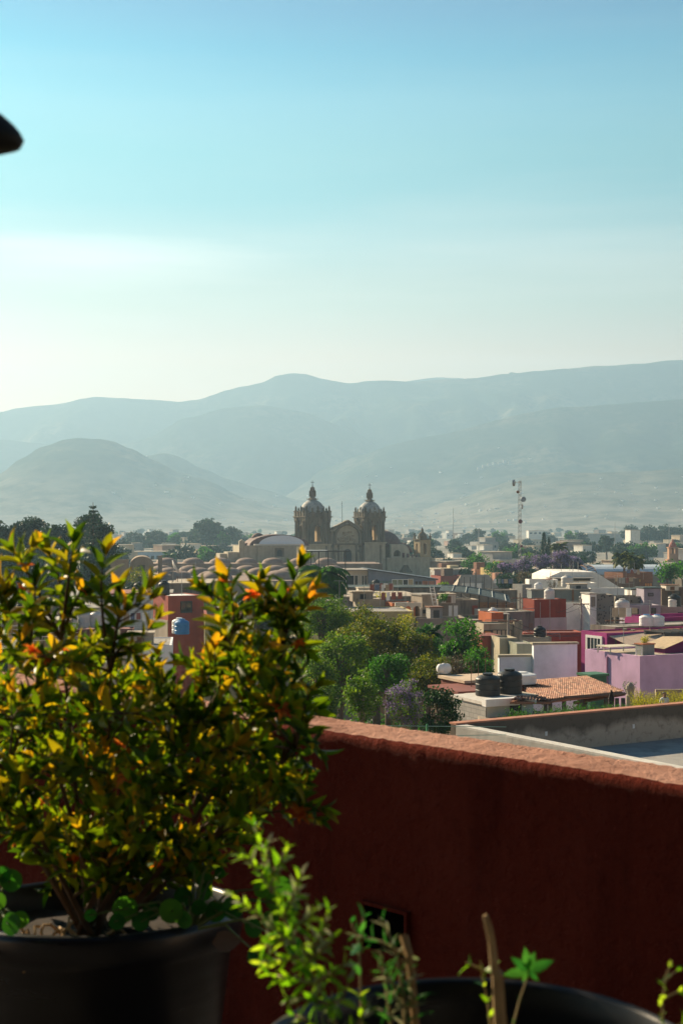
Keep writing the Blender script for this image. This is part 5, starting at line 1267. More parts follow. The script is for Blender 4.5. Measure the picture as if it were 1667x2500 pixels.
# rounded, uneven cross-section
rows = []; ns = 420
sec = [(0.0,-1.05),(0.0,-.6),(0.0,-.3),(0.0,-.06),(0.0,-.03),(.002,-.013),(.008,-.005),(.02,-.001)]
for (off, dz) in sec:
    rows.append([wl(Ltot*i/ns, off+.002*mn.noise(Vector((i*.13,dz*9,3)))+.0022*mn.noise(Vector((i*1.1,dz*40,9))), zw+dz+.003*mn.noise(Vector((i*.09,1,1)))+(.004*mn.noise(Vector((i*.7,off*60,5))) if dz > -.2 else 0)) for i in range(ns+1)])
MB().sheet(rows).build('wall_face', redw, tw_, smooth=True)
sec2 = [(.02,-.001),(.05,.004),(.08,.006),(.115,.006),(.120,.007),(.126,.010),(.138,.011),(.152,.010),(.160,.003),(.165,-.06),(.165,-1.05)]
rows = []
for (off, dz) in sec2:
    rows.append([wl(Ltot*i/ns, off+.002*mn.noise(Vector((i*.13,dz*9 if off>.03 else -.009,3)))+.0022*mn.noise(Vector((i*1.1,dz*40 if off>.03 else -.04,9))), zw+dz+.003*mn.noise(Vector((i*.09,1,1)))+.004*mn.noise(Vector((i*.7,off*60,5)))) for i in range(ns+1)])
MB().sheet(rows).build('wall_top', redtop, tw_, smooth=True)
# drain opening
u = (945-CX)/F; s_ = None
def on_wall(px, py):
    u = (px-CX)/F; t_ = (u*wA2.y-wA2.x)/(dW.x-u*dW.y); q_ = wA2+dW*t_; return q_, CZ-(py-CY)/F*q_.y
q1, z1 = on_wall(995, 2232); q0, z0 = on_wall(896, 2232); _, z2 = on_wall(945, 2322)
ang = math.atan2(dW.y, dW.x)
mid = (q0+q1)/2; hw_ = (q1-q0).length/2
t = thing('drain_hole', 'square black drain opening low in the red terrace wall', 'drain opening', (mid.x+nW.x*.004, mid.y+nW.y*.004, (z1+z2)/2), ang)
hh = (z1-z2)/2
m = MB()
for (a, b_, c_, d_) in ((-hw_-.01,hw_+.01,hh,hh+.01),(-hw_-.01,hw_+.01,-hh-.01,-hh),(-hw_-.01,-hw_,-hh,hh),(hw_,hw_+.01,-hh,hh)): m.box(a, b_, -.004, .012, c_, d_)
m.build('edge', redw, t)
m = MB(); m.box(-hw_,hw_,-.002,.006,-hh,hh); m.build('opening', plain('black_void', (.002,.002,.002), 1.0, spec=0), t)
struct(MB().box(-6, 6, -5, 6.6, CZ-1.75, CZ-1.65).build('terrace_floor', plain('terrace_screed', (.07,.055,.05), .9, var=.2)))
# the house that carries the terrace, its other storeys and an unseen dark block added to cut sky light
own = thing('own_house', 'house beneath the terrace', 'house', (0,0,0), 0)
MB().box(-5.9, 5.9, -4.9, 3.0, 0, CZ-1.76).build('wall', oxide, own)
sky_screen = thing('sky_light_screen', 'unseen dark block added behind the terrace to cut sky light', 'light blocker', (0,0,0), 0)
MB().box(-5.5, 5.5, -4.8, -1.5, CZ-1.648, CZ+4.2).build('wall', plain('dark_render', (.055,.05,.048), .95), sky_screen)
MB().box(-3.2, 3.2, -1.495, .75, CZ+1.15, CZ+1.27).build('screen_roof', plain('dark_render', (.055,.05,.048)), sky_screen)  # unseen roof over the viewer, added to keep sky light off the terrace
bench = thing('masonry_bench', 'low masonry bench under the pots', 'bench', (0,0,0), 0)
MB().box(-.9, .75, .95, 2.6, CZ-1.648, CZ-1.02).build('bench_block', plain('dark_render', (.055,.05,.048)), bench)
# lamp shade that pokes into the picture
t = thing('lamp_shade', 'dark rounded lamp shade tip against blue sky', 'lamp', (0,0,0), 0)
lp = P(52, 342, 1.15)
t.location = (lp.x-.1525, lp.y, lp.z)
m = MB(); m.lathe([(.06,-.024),(.10,-.016),(.138,-.009),(.152,-.006),(.155,.0),(.152,.006),(.146,.013),(.138,.020),(.11,.038),(.07,.055),(.03,.07),(.02,.16),(.01,.162)], 64, M=Matrix.Diagonal((1,.3,1,1))); m.build('shade', plain('dark_lamp_metal', (.02,.025,.025), .6), t, smooth=True)
m = MB(); m.tube([(0,0,.15),(-.02,0,.3),(-.15,0,.42),(-.4,0,.4),(-.5,0,.2),(-.52,0,-1.2)], .012, 8); m.build('arm', framed, t)
# ------------------------------------------------------------------ vegetation
def cards(C, size, rng, up=.0, aspect=.55, jitter=.35):
    """leaf-shaped quads (diamond-like) at points C"""
    n = len(C)
    d = rng.normal(size=(n,3)); d[:,2] += up; d /= np.linalg.norm(d,axis=1)[:,None]
    e = rng.normal(size=(n,3)); e -= d*(e*d).sum(1)[:,None]; e /= np.linalg.norm(e,axis=1)[:,None]
    s = size*(1+jitter*rng.uniform(-1,1,size=n))[:,None]
    V = np.empty((n,4,3)); V[:,0] = C-d*s*.5; V[:,1] = C+e*s*aspect*.5; V[:,2] = C+d*s*.5; V[:,3] = C-e*s*aspect*.5
    return V.reshape(-1,3), np.arange(4*n).reshape(n,4)
def clumps(n, R3, rng, hollow=.45, flat=.35):
    p = rng.normal(size=(n,3)); p /= np.linalg.norm(p,axis=1)[:,None]
    r = rng.uniform(hollow,1,size=n)**.6
    p *= r[:,None]; p[:,2] = np.where(p[:,2] < 0, p[:,2]*(1-flat), p[:,2])
    return p*np.array(R3)
def crown_points(cl, per, rc, rng):
    n = len(cl); k = rng.integers(0, n, size=n*per)
    rr = rc*rng.uniform(.6,1.25,size=n)
    q = rng.normal(size=(n*per,3)); q /= np.linalg.norm(q,axis=1)[:,None]
    q *= (rng.uniform(0,1,size=n*per)**.45*rr[k])[:,None]; q[:,2] *= .75
    return cl[k]+q
def make_tree(name, label, cat, base, zc, R3, mat, ncl=60, per=160, rc=.9, leaf=.16, seed=1, trunk=.22, group=None, bark=None, hollow=.45, up=0.0, loc2=None, limbs=9, extra=None):
    rng = np.random.default_rng(seed)
    t = thing(name, label, cat, base, rng.uniform(0,6), group)
    cl = clumps(ncl, R3, rng, hollow); cz = zc-base[2]
    cl = cl+np.array([0,0,cz])
    pts = crown_points(cl, per, rc, rng)
    v, f = cards(pts, leaf, rng, up)
    ob('crown', fastmesh('crown', v, f, mat), t)
    m = MB()
    top = cz-R3[2]*.35
    m.tube([(0,0,0),(.1*R3[0]*.3,.05,top*.5),(0,0,top),(0.05,0,cz+R3[2]*.3)], [trunk*1.25,trunk,trunk*.8,trunk*.3], 7)
    for k in rng.permutation(ncl)[:limbs]:
        c_ = cl[k]; m.tube([(0,0,top*rng.uniform(.75,1.0)), (c_[0]*.4,c_[1]*.4,(top+c_[2])/2-.1), tuple(c_)], [trunk*.5,trunk*.32,trunk*.08], 5)
    m.build('trunk', bark or barkm, t, smooth=True)
    if extra:
        for (nm, mt, frac, per2, lf) in extra:
            sel = cl[rng.permutation(ncl)[:int(ncl*frac)]]
            sel = sel*np.array([1.03,1.03,1.0])+np.array([0,0,.12*rc])
            v, f = cards(crown_points(sel, per2, rc*.85, rng), lf, rng)
            ob(nm, fastmesh(nm, v, f, mt), t)
    return t
barkm = plain('bark', (.13,.10,.075), .95, var=.3, scale=5)
pbark = plain('pale_bark', (.30,.26,.20), .95, var=.25, scale=5)
L_dark = leafmat('laurel_leaves', [(.012,.035,.018),(.022,.06,.028),(.035,.085,.035)], .25, vscale=.35)
L_olive = leafmat('olive_leaves', [(.022,.048,.010),(.048,.09,.015),(.12,.145,.022),(.24,.21,.032)], .45, (1.6,1.5,.5), vscale=.5)
L_green = leafmat('green_leaves', [(.015,.06,.012),(.035,.13,.022),(.08,.22,.03)], .45, (1.5,1.6,.5))
L_light = leafmat('light_green_leaves', [(.028,.075,.014),(.065,.145,.022),(.17,.25,.04)], .5, (1.5,1.5,.5))
L_yellow = leafmat('yellow_green_leaves', [(.14,.18,.015),(.28,.31,.02),(.46,.42,.04)], .5, (1.9,1.7,.4))
L_brown = leafmat('dry_leaves', [(.06,.055,.03),(.11,.09,.05),(.17,.13,.08)], .3)
L_purple = leafmat('jacaranda_blossom', [(.14,.10,.21),(.23,.17,.34),(.34,.27,.48)], .4, (1,1,1))
L_vine = leafmat('vine_leaves', [(.010,.03,.010),(.018,.06,.016),(.035,.10,.02)], .35)
def base_at(px, Y, z=0): return ((px-CX)/F*Y, Y, z)
def zt(py, Y): return CZ-(py-CY)/F*Y
def tree_px(name, label, cat, px0, px1, py0, py1, Y, mat, dens=1.0, leaf=.16, rc=None, seed=1, depth=None, **k):
    w = (px1-px0)/F*Y/2; z1 = zt(py0, Y); z0_ = zt(py1, Y); h = (z1-z0_)/2
    rc = rc or max(.45, w*.22)
    R3 = (max(.2, w-rc*.6), max(.2, (depth or w*.9)-rc*.6), max(.2, h-rc*.4))
    vol = R3[0]*R3[2]
    ncl = int(k.pop('ncl', max(14, 26*vol/(rc*rc)*.35)))
    per = int(dens*70*(rc/leaf/3.2)**2*.9)
    return make_tree(name, label, cat, base_at((px0+px1)/2, Y), (z1+z0_)/2, R3, mat, ncl=ncl, per=max(40,per), rc=rc, leaf=leaf, seed=seed, **k)
tree_px('tree', 'wide dark olive tree with golden upper leaves filling the garden centre', 'tree', 765, 1070, 1488, 1740, 94, L_olive, 1.7, .16, rc=1.0, seed=3, trunk=.3, ncl=130)
tree_px('tree', 'feathery light green tree above the dark olive tree, next to the palm', 'tree', 700, 880, 1450, 1590, 106, L_light, 1.0, .15, rc=.6, seed=4, hollow=.2)
tree_px('tree', 'yellow green feathery treetop below the plain warm grey house', 'tree', 790, 955, 1470, 1600, 112, L_olive, 1.3, .16, rc=.8, seed=5)
tree_px('tree', 'mid green treetop on the shrub side of dark olive tree', 'tree', 690, 800, 1530, 1730, 100, L_light, 1.1, .15, rc=.7, seed=6)
tree_px('tree', 'dense bright green round tree in front of the long grey parapet', 'tree', 1072, 1188, 1500, 1660, 98, L_green, 2.2, .2, rc=.8, seed=7)
tree_px('tree', 'small green tree beside the leafless brown bush', 'tree', 1130, 1200, 1570, 1670, 90, L_green, 1.3, .15, rc=.5, seed=8)
tree_px('tree', 'sparse green tree between the dark olive tree and the dense green tree', 'tree', 1010, 1090, 1520, 1640, 104, L_green, 1.4, .2, rc=.6, seed=9)
tree_px('bush', 'dry brown twiggy bush behind the white cylinder tank', 'bush', 1055, 1190, 1585, 1680, 86, L_brown, .35, .10, rc=.45, seed=10, hollow=.1)
tree_px('tree', 'pale green tree with drooping compound leaves above the red wall', 'tree', 822, 945, 1622, 1790, 61, L_light, .8, .13, rc=.36, seed=11, hollow=.1, trunk=.07, bark=pbark, limbs=16)
tree_px('jacaranda', 'small jacaranda with lilac blossoms beside the dark vine mass', 'jacaranda tree', 925, 1050, 1650, 1800, 59, L_light, .35, .09, rc=.36, seed=12, hollow=.1, trunk=.06, bark=pbark, limbs=18, extra=[('blossoms', L_purple, .7, 95, .07)])
tree_px('vine', 'dark green vine heaped over the wall of the grey block room', 'vine', 1015, 1135, 1662, 1830, 57.5, L_vine, 1.0, .12, rc=.42, seed=13, trunk=.08)
tree_px('tree', 'leafy mid green tree low behind the red wall, next to the shrub', 'tree', 690, 850, 1580, 1800, 72, L_light, 1.1, .13, rc=.5, seed=31)
tree_px('tree', 'dark green round tree below the dark olive tree crown', 'tree', 880, 1015, 1580, 1720, 84, L_green, 1.2, .15, rc=.55, seed=32)
tree_px('tree', 'olive green low tree between the lilac jacaranda and the cylinder tank', 'tree', 985, 1110, 1590, 1720, 79, L_olive, 1.2, .14, rc=.5, seed=33)
tree_px('tree', 'yellow green spreading tree between the leafy low tree and dark olive crown', 'tree', 735, 930, 1535, 1720, 82, L_light, 1.2, .14, rc=.6, seed=35)
tree_px('tree', 'green shrubby tree against the low blank bluish white wall', 'tree', 1100, 1222, 1588, 1700, 87, L_green, 1.2, .15, rc=.5, seed=36)
tree_px('tree', 'olive tree filling the middle between dark olive crown and brown bush', 'tree', 940, 1080, 1535, 1660, 91, L_olive, 1.3, .15, rc=.6, seed=37)
tree_px('tree', 'low dark tree behind the red wall near shrub edge', 'tree', 720, 840, 1600, 1790, 75, L_olive, 1.1, .14, rc=.5, seed=14)
tree_px('tree', 'yellow green tree behind the dark red cube house', 'tree', 488, 575, 1448, 1515, 165, L_light, 1.6, .25, rc=.8, seed=15)
tree_px('tree', 'greyish dark leaved tree behind yellow maroon coped wall', 'tree', 545, 720, 1440, 1560, 158, L_dark, 1.6, .25, rc=1.1, seed=16, extra=[('pale_leaves', L_light, .5, 25, .2)])
tree_px('tree', 'thin olive tree before the vaulted stone annex', 'tree', 300, 400, 1378, 1440, 230, L_olive, .35, .3, rc=1.1, seed=17)
tree_px('tree', 'low dark green tree below the thin olive tree', 'tree', 270, 360, 1420, 1465, 215, L_dark, .8, .3, rc=1.0, seed=18)
for i, (a, b_, c_, d_, Y, s_) in enumerate(((-90,70,1268,1420,262,21),(20,130,1262,1400,275,22),(90,190,1272,1420,266,23),(175,262,1250,1400,272,24),(215,284,1275,1390,258,25),(-60,90,1330,1490,240,26),(60,200,1340,1490,244,27),(170,280,1340,1470,240,28))):
    tree_px('laurel_tree', ['tall dark laurel at the outer end of the dark grove','dark laurel with uneven top, second from the outer end of the grove','dark laurel in the middle of the grove','tallest dark laurel just beside the tiered pine','last dark laurel at the town end of the grove','lower laurel before the outer end of the dark grove','lower laurel before the middle of the dark grove','lower laurel at the foot of the tiered pine'][i], 'laurel tree', a, b_, c_, d_, Y, L_dark, 6.0, .62, rc=2.1, seed=s_, trunk=.5, group='dark laurel grove')
def norfolk(base, H, label):
    rng = np.random.default_rng(5)
    t = thing('norfolk_pine', label, 'pine tree', base); pts = []; m = MB()
    m.tube([(0,0,0),(0,0,H*.5),(0,0,H)], [.4,.25,.05], 7)
    z = H*.45
    while z < H-.3:
        L = .3+(H-z)*.21
        for k in range(6):
            a = k*math.pi/3+z; tip = (L*math.cos(a), L*math.sin(a), z+L*.22)
            m.tube([(0,0,z),(tip[0]*.6,tip[1]*.6,z+L*.05),tip], [.07,.05,.02], 4)
            n = int(14+30*L); s = rng.uniform(.15,1,size=n)
            q = np.stack([tip[0]*s, tip[1]*s, z+L*.22*s**2+rng.normal(size=n)*.07],1)+rng.normal(size=(n,3))*np.array([.16,.16,.07])
            pts.append(q)
        z += .75
    v, f = cards(np.concatenate(pts), .42, rng, 0, .3)
    ob('crown', fastmesh('crown', v, f, L_dark), t); m.build('trunk', barkm, t)
norfolk(base_at(228, 250), zt(1226, 250), 'tall tiered norfolk pine rising out of the dark grove')
def palm(label, px, pyc, Y, L, n, mat, droop=1.0, seed=1, name='palm_tree', group=None, skirt=0, leafw=.09):
    rng = np.random.default_rng(seed); z = zt(pyc, Y)
    t = thing(name, label, 'palm', base_at(px, Y), 0, group)
    m = MB(); m.tube([(0,0,0),(.1,0,z*.5),(0,0,z)], [.3,.22,.2], 8); m.build('trunk', barkm, t)
    V = []; Fc = []
    for i in range(n+skirt):
        az = i*2.4+rng.uniform(-.2,.2); el = R(rng.uniform(-5,80)) if i < n else R(rng.uniform(-75,-40)); l = L*rng.uniform(.8,1.1)*(1 if i < n else .55)
        p = np.array([0,0,z]); dh = np.array([math.cos(az), math.sin(az), 0]); e = el; st = 12; path = [p.copy()]
        for k in range(st):
            p = p+(dh*math.cos(e)+np.array([0,0,math.sin(e)]))*l/st; e -= droop*(.11+.05*k/st*3); path.append(p.copy())
        for k in range(1, st+1):
            c0_ = path[k]; d = path[k]-path[k-1]; d /= np.linalg.norm(d); sd = np.cross(d,[0,0,1]); sd /= (np.linalg.norm(sd)+1e-6)
            ll = .28*l*math.sin(math.pi*min(.96,(k+1)/(st+2)))
            for sgn in (-1,1):
                for q in range(3):
                    a = c0_-d*l/st*q/3; tip = a+sd*sgn*ll+d*ll*.5+np.array([0,0,-ll*.55*rng.uniform(.6,1.3)]); w = d*leafw*.5
                    o = len(V); V += [a-w, a+w, tip]; Fc.append((o,o+1,o+2))
    ob('crown', fastmesh('crown', np.array(V), np.array(Fc), mat), t)
    return t
palm('big dark green palm with arching fronds in front of the church', 785, 1418, 148, 3.6, 60, L_green, 1.15, 2, leafw=.26)
palm('small dark palm drooping beside the big garden palm', 735, 1470, 140, 3.0, 20, L_olive, 1.2, 3, leafw=.16)
palm('shaggy fan palm, first of the twin palms by the market roof', 1522, 1366, 300, 3.0, 40, L_olive, .8, 4, group='twin palms by the market roof', skirt=26, leafw=.5)
palm('shaggy fan palm, second of the twin palms and slightly lower', 1548, 1372, 296, 2.8, 40, L_olive, .8, 5, group='twin palms by the market roof', skirt=26, leafw=.5)
palm('shaggy palm beside the two dark cypresses', 1365, 1338, 420, 3.2, 36, L_olive, .8, 6, skirt=16, leafw=.6)
palm('tiny hazy palm beyond the convent domes', 412, 1362, 520, 4, 26, L_green, .9, 7, leafw=.5)
palm('broad leaved banana plant between the treetops', 1048, 1548, 96, 1.1, 12, L_green, .8, 8, name='banana_plant', leafw=.5)
# undergrowth that fills the walled garden beneath the trees
rg = np.random.default_rng(91); n = 46000
gx0, gx1 = -3.2, 7.6
cy_ = rg.uniform(60, 103, size=260); cx_ = (rg.uniform(700, 1180, size=260)-CX)/F*cy_; cz_ = rg.uniform(.5, 6.2, size=260)
k_ = rg.integers(0, 260, size=n); q_ = rg.normal(size=(n,3))*np.array([.75,1.0,.8])
v, f = cards(np.stack([cx_[k_], cy_[k_], cz_[k_]],1)+q_, .24, rg)
tag(ob('undergrowth', fastmesh('undergrowth', v, f, L_green)), 'tangled garden undergrowth beneath the trees beyond the red wall', 'undergrowth', kind='stuff')
# trees to the other side of the church
for i, (a, b_, c_, d_, Y, mt, lab) in enumerate((
    (1000,1060,1372,1420,560,L_dark,'dark green tree right behind the small chapel tower'),
    (1120,1200,1350,1412,430,L_green,'broad fresh green tree between the chapel and the radio mast'),
    (1058,1125,1362,1412,445,L_dark,'low dusky tree behind the fresh green tree'),
    (1175,1235,1368,1412,400,L_green,'smaller fresh green tree next to the purple jacarandas'),
    (1262,1320,1350,1385,450,L_light,'yellowish green treetop behind the purple jacarandas'),
    (1595,1660,1372,1425,282,L_green,'dark green round tree at the end of the market roof'),
    (1640,1720,1366,1430,290,L_green,'bushy green tree beyond the market roof, cut by the picture edge'),
    (1430,1475,1370,1395,420,L_dark,'dim tree line clump behind the market roof'),
    (1560,1610,1368,1390,430,L_dark,'dim rounded tree beyond the twin palms'),
    (1390,1440,1362,1410,350,L_dark,'dark shaded tree between jacarandas and market roof'))):
    tree_px('tree', lab, 'tree', a, b_, c_, d_, Y, mt, 1.4, .6, rc=1.7, seed=40+i, trunk=.3)
for i, (a, b_, c_, d_, Y) in enumerate(((1205,1270,1370,1415,300),(1245,1305,1358,1405,315),(1290,1350,1352,1400,325),(1335,1400,1345,1405,335),(1375,1425,1352,1400,345))):
    tree_px('jacaranda', ['lowest purple jacaranda at the foot of the radio mast','purple jacaranda right behind the radio mast','middle purple jacaranda of the row','tall greyish purple jacaranda below the cypresses','last purple jacaranda of the row toward the market roof'][i], 'jacaranda tree', a, b_, c_, d_, Y, L_brown if i == 3 else L_dark, .35, .4, rc=1.3, seed=60+i, trunk=.25, group='jacarandas behind the radio mast', extra=[('blossoms', L_purple, .85, 110, .38)])
tree_px('tree', 'leafless brown tree in front of jacarandas beneath the mast', 'tree', 1250, 1310, 1385, 1430, 260, L_brown, .25, .3, rc=1.1, seed=70, hollow=.1)
tree_px('bush', 'small palm like green bush by the blue grey parapet', 'bush', 1064, 1100, 1420, 1440, 215, L_light, .6, .3, rc=.6, seed=71, ncl=8)
def cypress(px, py, Y, w, label):
    rng = np.random.default_rng(int(px)); H = zt(py, Y)
    t = thing('cypress', label, 'cypress', base_at(px, Y)); n = 2600
    z = rng.uniform(.12,1,size=n); r = w*np.sqrt(rng.uniform(.3,1,size=n))*np.sin(np.pi*np.clip(1.02-z,0,1)**.75*.62+.05); a = rng.uniform(0,6.28,size=n)
    v, f = cards(np.stack([r*np.cos(a), r*np.sin(a), z*H],1), .5, rng, 1.2, .4); ob('crown', fastmesh('crown', v, f, L_dark), t)
    m = MB(); m.tube([(0,0,0),(0,0,H*.8)], [.25,.05], 6); m.build('trunk', barkm, t)
cypress(1327, 1301, 420, 1.35, 'tallest dark cypress, first of two behind the jacarandas'); cypress(1339, 1312, 425, 1.0, 'narrower dark cypress touching the tallest one')
# garden plants of the restaurant terrace: low hedge row
hp = []
def small_bush(name, label, cat, base, r, h, mat, seed, leaf=.07, n=420, group=None):
    rng = np.random.default_rng(seed); t = thing(name, label, cat, base, 0, group)
    nst = 14; pts = []; m = MB()
    for k in range(nst):
        a = rng.uniform(0,6.28); rr = r*rng.uniform(.1,1); tip = np.array([rr*math.cos(a), rr*math.sin(a), h*rng.uniform(.55,1.0)])
        m.tube([(tip[0]*.3,tip[1]*.3,0), tuple(tip)], [.012,.004], 4, cap=False)
        s = rng.uniform(.25,1,size=n//nst); pts.append(np.stack([tip[0]*(.3+.7*s), tip[1]*(.3+.7*s), tip[2]*s],1)+rng.normal(size=(len(s),3))*.07)
    v, f = cards(np.concatenate(pts), leaf, rng, .8, .4); ob('foliage', fastmesh('foliage', v, f, mat), t); m.build('stem', barkm, t); return t
gb = small_bush('terrace_bush', 'low green bush in the planted strip behind the stained roof wall', 'bush', (0,60,0), .5, .75, L_green, 1, group='green bushes along the terrace edge')
yb = small_bush('flowering_bush', 'tall yellow green bush around the person', 'bush', (0,60,0), .55, 1.35, L_yellow, 2, n=520, group='yellow green bushes around the person')
n_g = [(px, 60.5+random.uniform(-.6,.6)) for px in range(1248, 1560, 13)]
zpl = zt(1768, 61)-.15
for i, (px, Y) in enumerate(n_g):
    zz = zt(1768-(px-1128)*.076, 61)-.25
    s_ = random.uniform(.75,1.15)
    if i == 0: gb.location = (P(px,0,Y).x, Y, zz); gb.scale = (s_,)*3
    else: copy_thing(gb, (P(px,0,Y).x, Y, zz), random.uniform(0,6), s_)
first = True
for px in range(1552, 1720, 15):
    for Y in (60.6, 62.0, 63.4):
        if abs(px-1621) < 24 and Y < 62.4: continue
        zz = zt(1745, 61)-.2; s_ = random.uniform(.6,.85)
        l = (P(px+random.uniform(-5,5),0,Y).x, Y, zz)
        if first: yb.location = l; yb.scale = (s_,)*3; first = False
        else: copy_thing(yb, l, random.uniform(0,6), s_)
t = MB(); t.box(P(1180,0,60).x, P(1760,0,61).x, 59.2, 64.2, 0, zt(1762,60)-.1); tag(t.build('planted_terrace', grey_lt), 'long raised planting bed along the edge of the restaurant terrace', 'planter')
small_bush('potted_bush', 'single round green bush standing by the lilac wall corner', 'bush', tuple(P(1535, 1702, 74)), .5, .9, L_green, 3)
small_bush('roof_bush', 'tuft of green plants on the roof by the arched sheet roof', 'bush', tuple(P(1082, 1470, 155)), .8, .9, L_green, 4, leaf=.2)
small_bush('roof_bush', 'orange green plants on the balcony beside arcade house', 'bush', tuple(P(990, 1530, 132)), 1.2, 1.3, L_yellow, 5, leaf=.16)
small_bush('roof_bush', 'bright green weeds growing on warm grey roof by arcade house', 'bush', tuple(P(930, 1466, 156)), 1.0, .9, L_yellow, 6, leaf=.14)
small_bush('roof_bush', 'leafy pot plant on the grey machine box of the lilac roof', 'bush', tuple(bl.top(.20,.25,.68)), .3, .5, L_yellow, 7, leaf=.08)
small_bush('roof_bush', 'dry weeds against the low white wall before the sloping hall', 'bush', tuple(P(1350, 1440, 205)), 1.3, 1.6, L_brown, 8, leaf=.14)

# ------------------------------------------------------------------ radio mast
Yt = 330
t = thing('radio_mast', 'tall lattice radio mast carrying round dishes above the purple trees', 'radio mast', base_at(1268, Yt)); H = zt(1174, Yt); w = .33
m = MB()
for k in range(3): a = k*2.094+.4; m.tube([(w*1.1*math.cos(a), w*1.1*math.sin(a), 0), (w*math.cos(a), w*math.sin(a), H)], .05, 4)
z = 2.0; i = 0
while z < H-.6:
    for k in range(3):
        a0 = k*2.094+.4; a1 = a0+2.094; p0 = (w*math.cos(a0), w*math.sin(a0), z); p1 = (w*math.cos(a1), w*math.sin(a1), z+.6)
        m.tube([p0, p1], .025, 3, cap=False); m.tube([p1, (p0[0], p0[1], z+1.2)], .025, 3, cap=False)
    z += 1.2
m.build('lattice', metal, t)
m = MB(); m.box(-1.6,.3,-.04,.04,H-.4,H-.3); m.box(-.3,.35,-.3,.3,H-.1,H); m.box(.3,.36,-.04,.04,H-.9,H+.1); m.build('top_arm', metal, t)
for (dx, py, r, mt, ry) in ((-1.5,1179,.75,metal,1.2),(-.5,1201,.35,rust,0),(.75,1219,.62,plain('dish_blue', (.25,.3,.35), .4),.3),(.1,1273,.48,plain('dish_red', (.13,.03,.03), .6),0),(.35,1333,.3,plain('dish_red', (.13,.03,.03)),0)):
    m = MB(); z = zt(py, Yt); M = Matrix.Translation((dx,-.35,z)) @ Matrix.Rotation(ry,4,'Z') @ Matrix.Rotation(R(90),4,'X')
    m.lathe([(r,-.1),(r,.25),(r*.7,.38),(.02,.42)], 18, M=M); m.build('mast_dish', mt, t)
m = MB(); m.box(.4,.75,-.1,.1,zt(1243,Yt),zt(1232,Yt)); m.box(.4,.75,-.1,.1,zt(1231,Yt),zt(1230,Yt)); m.build('bracket', metal, t)

# ------------------------------------------------------------------ far town in the haze
wm = [P_('far_white', (.70,.68,.62), amt=.2), P_('far_cream', (.60,.50,.36), amt=.2), P_('far_pink', (.52,.33,.26), amt=.2), P_('far_grey', (.36,.35,.33), amt=.3), P_('far_blue', (.38,.5,.62), amt=.1), P_('far_brown', (.26,.18,.13), amt=.3)]
def proto_house(w, d, h, mat, two=False):
    t = ob('far_house', None); m = MB(); m.box(-w/2,w/2,-d/2,d/2,0,h)
    if two: m.box(-w*.1,w*.45,-d*.3,d*.4,h,h+2.4)
    m.build('wall', mat, t)
    m = MB(); m.box(-w/2-.2,w/2+.2,-d/2-.2,d/2+.2,h+.003,h+.2) if not two else m.box(-w*.12,w*.47,-d*.32,d*.42,h+2.403,h+2.6); m.build('roof', rooflight, t)
    n = max(2, int(w/3.2))
    for i in range(n):
        x = -w/2+w*(i+.5)/n; mm_ = MB(); mm_.box(x-.55,x+.55,-d/2-.05,-d/2-.003,h*.45,h*.45+1.3); mm_.build('window', dark, t)
    return t
protos = [proto_house(10,9,5.5,wm[0]), proto_house(13,10,6.5,wm[1],True), proto_house(9,8,4.5,wm[2]), proto_house(12,12,6,wm[3],True), proto_house(16,9,4.2,wm[0]), proto_house(11,9,7.5,wm[5]), proto_house(9,9,6,wm[0],True), proto_house(20,12,5.5,wm[1])]
zones = [('low house in the pale haze beyond the convent domes', 'houses in the haze beyond the convent'), ('low house in the pale haze behind the church', 'houses in the haze behind the church'),
         ('low house among trees in the haze between chapel and radio mast', 'houses in the haze before the mast'), ('low house in the hazy plain between the radio mast and picture edge', 'houses in the haze beyond the mast')]
def zone(px): return 0 if px < 600 else 1 if px < 1000 else 2 if px < 1268 else 3
used = set(); rnd = random.Random(5)
def land_h(x, y):
    return 0.0
def place_house(px, Y, sc=1.0, zz=0.0, label=None, group=None):
    k = rnd.randrange(len(protos)); z_ = zone(px); lab = label or zones[z_][0]; grp = group or zones[z_][1]
    loc = ((px-CX)/F*Y, Y, zz); rz = TH+rnd.choice((0,0,math.pi/2))+rnd.uniform(-.1,.1)
    if k not in used:
        used.add(k); o = protos[k]; o.location = loc; o.rotation_euler = (0,0,rz); tag(o, lab, 'house', grp); return
    c = copy_thing(protos[k], loc, rz, sc, lab, grp); c['category'] = 'house'
cnt = 0
for i in range(270):
    Y = 430*(2300/430)**(rnd.random()**1.0)
    px = rnd.uniform(-60, 1720)
    if Y < 560 and px < 1010 : continue
    if Y < 640 and 590 < px < 1010: continue
    if Y < 470 and px < 1060: continue
    place_house(px, Y, rnd.uniform(.8,1.25)); cnt += 1
# far trees
ft = []
for k in range(5):
    rng = np.random.default_rng(100+k); t = ob('far_tree', None); R3 = [(4.2,4.2,3.2),(5,5,3.4),(3.2,3.2,3.6),(5.6,5.4,4.0),(2.6,2.6,4.4)][k]
    cl = clumps(36, R3, rng, .2)+np.array([0,0,R3[2]+1.6]); v, f = cards(crown_points(cl, 60, 1.6, rng), .95, rng)
    ob('crown', fastmesh('crown', v, f, [L_dark, L_dark, L_green, L_dark, L_dark][k]), t)
    m = MB(); m.tube([(0,0,0),(.2,0,R3[2]+1.5)], [.45,.2], 5); m.build('trunk', barkm, t); ft.append(t)
tz = [('rounded tree in the haze beyond the convent domes', 'trees in the haze beyond the convent'), ('rounded tree in the haze behind the church', 'trees in the haze behind the church'), ('rounded tree in the haze between chapel and radio mast', 'trees in the haze before the mast'), ('rounded tree in the hazy plain beyond the radio mast', 'trees in the haze beyond the mast')]
usedt = set()
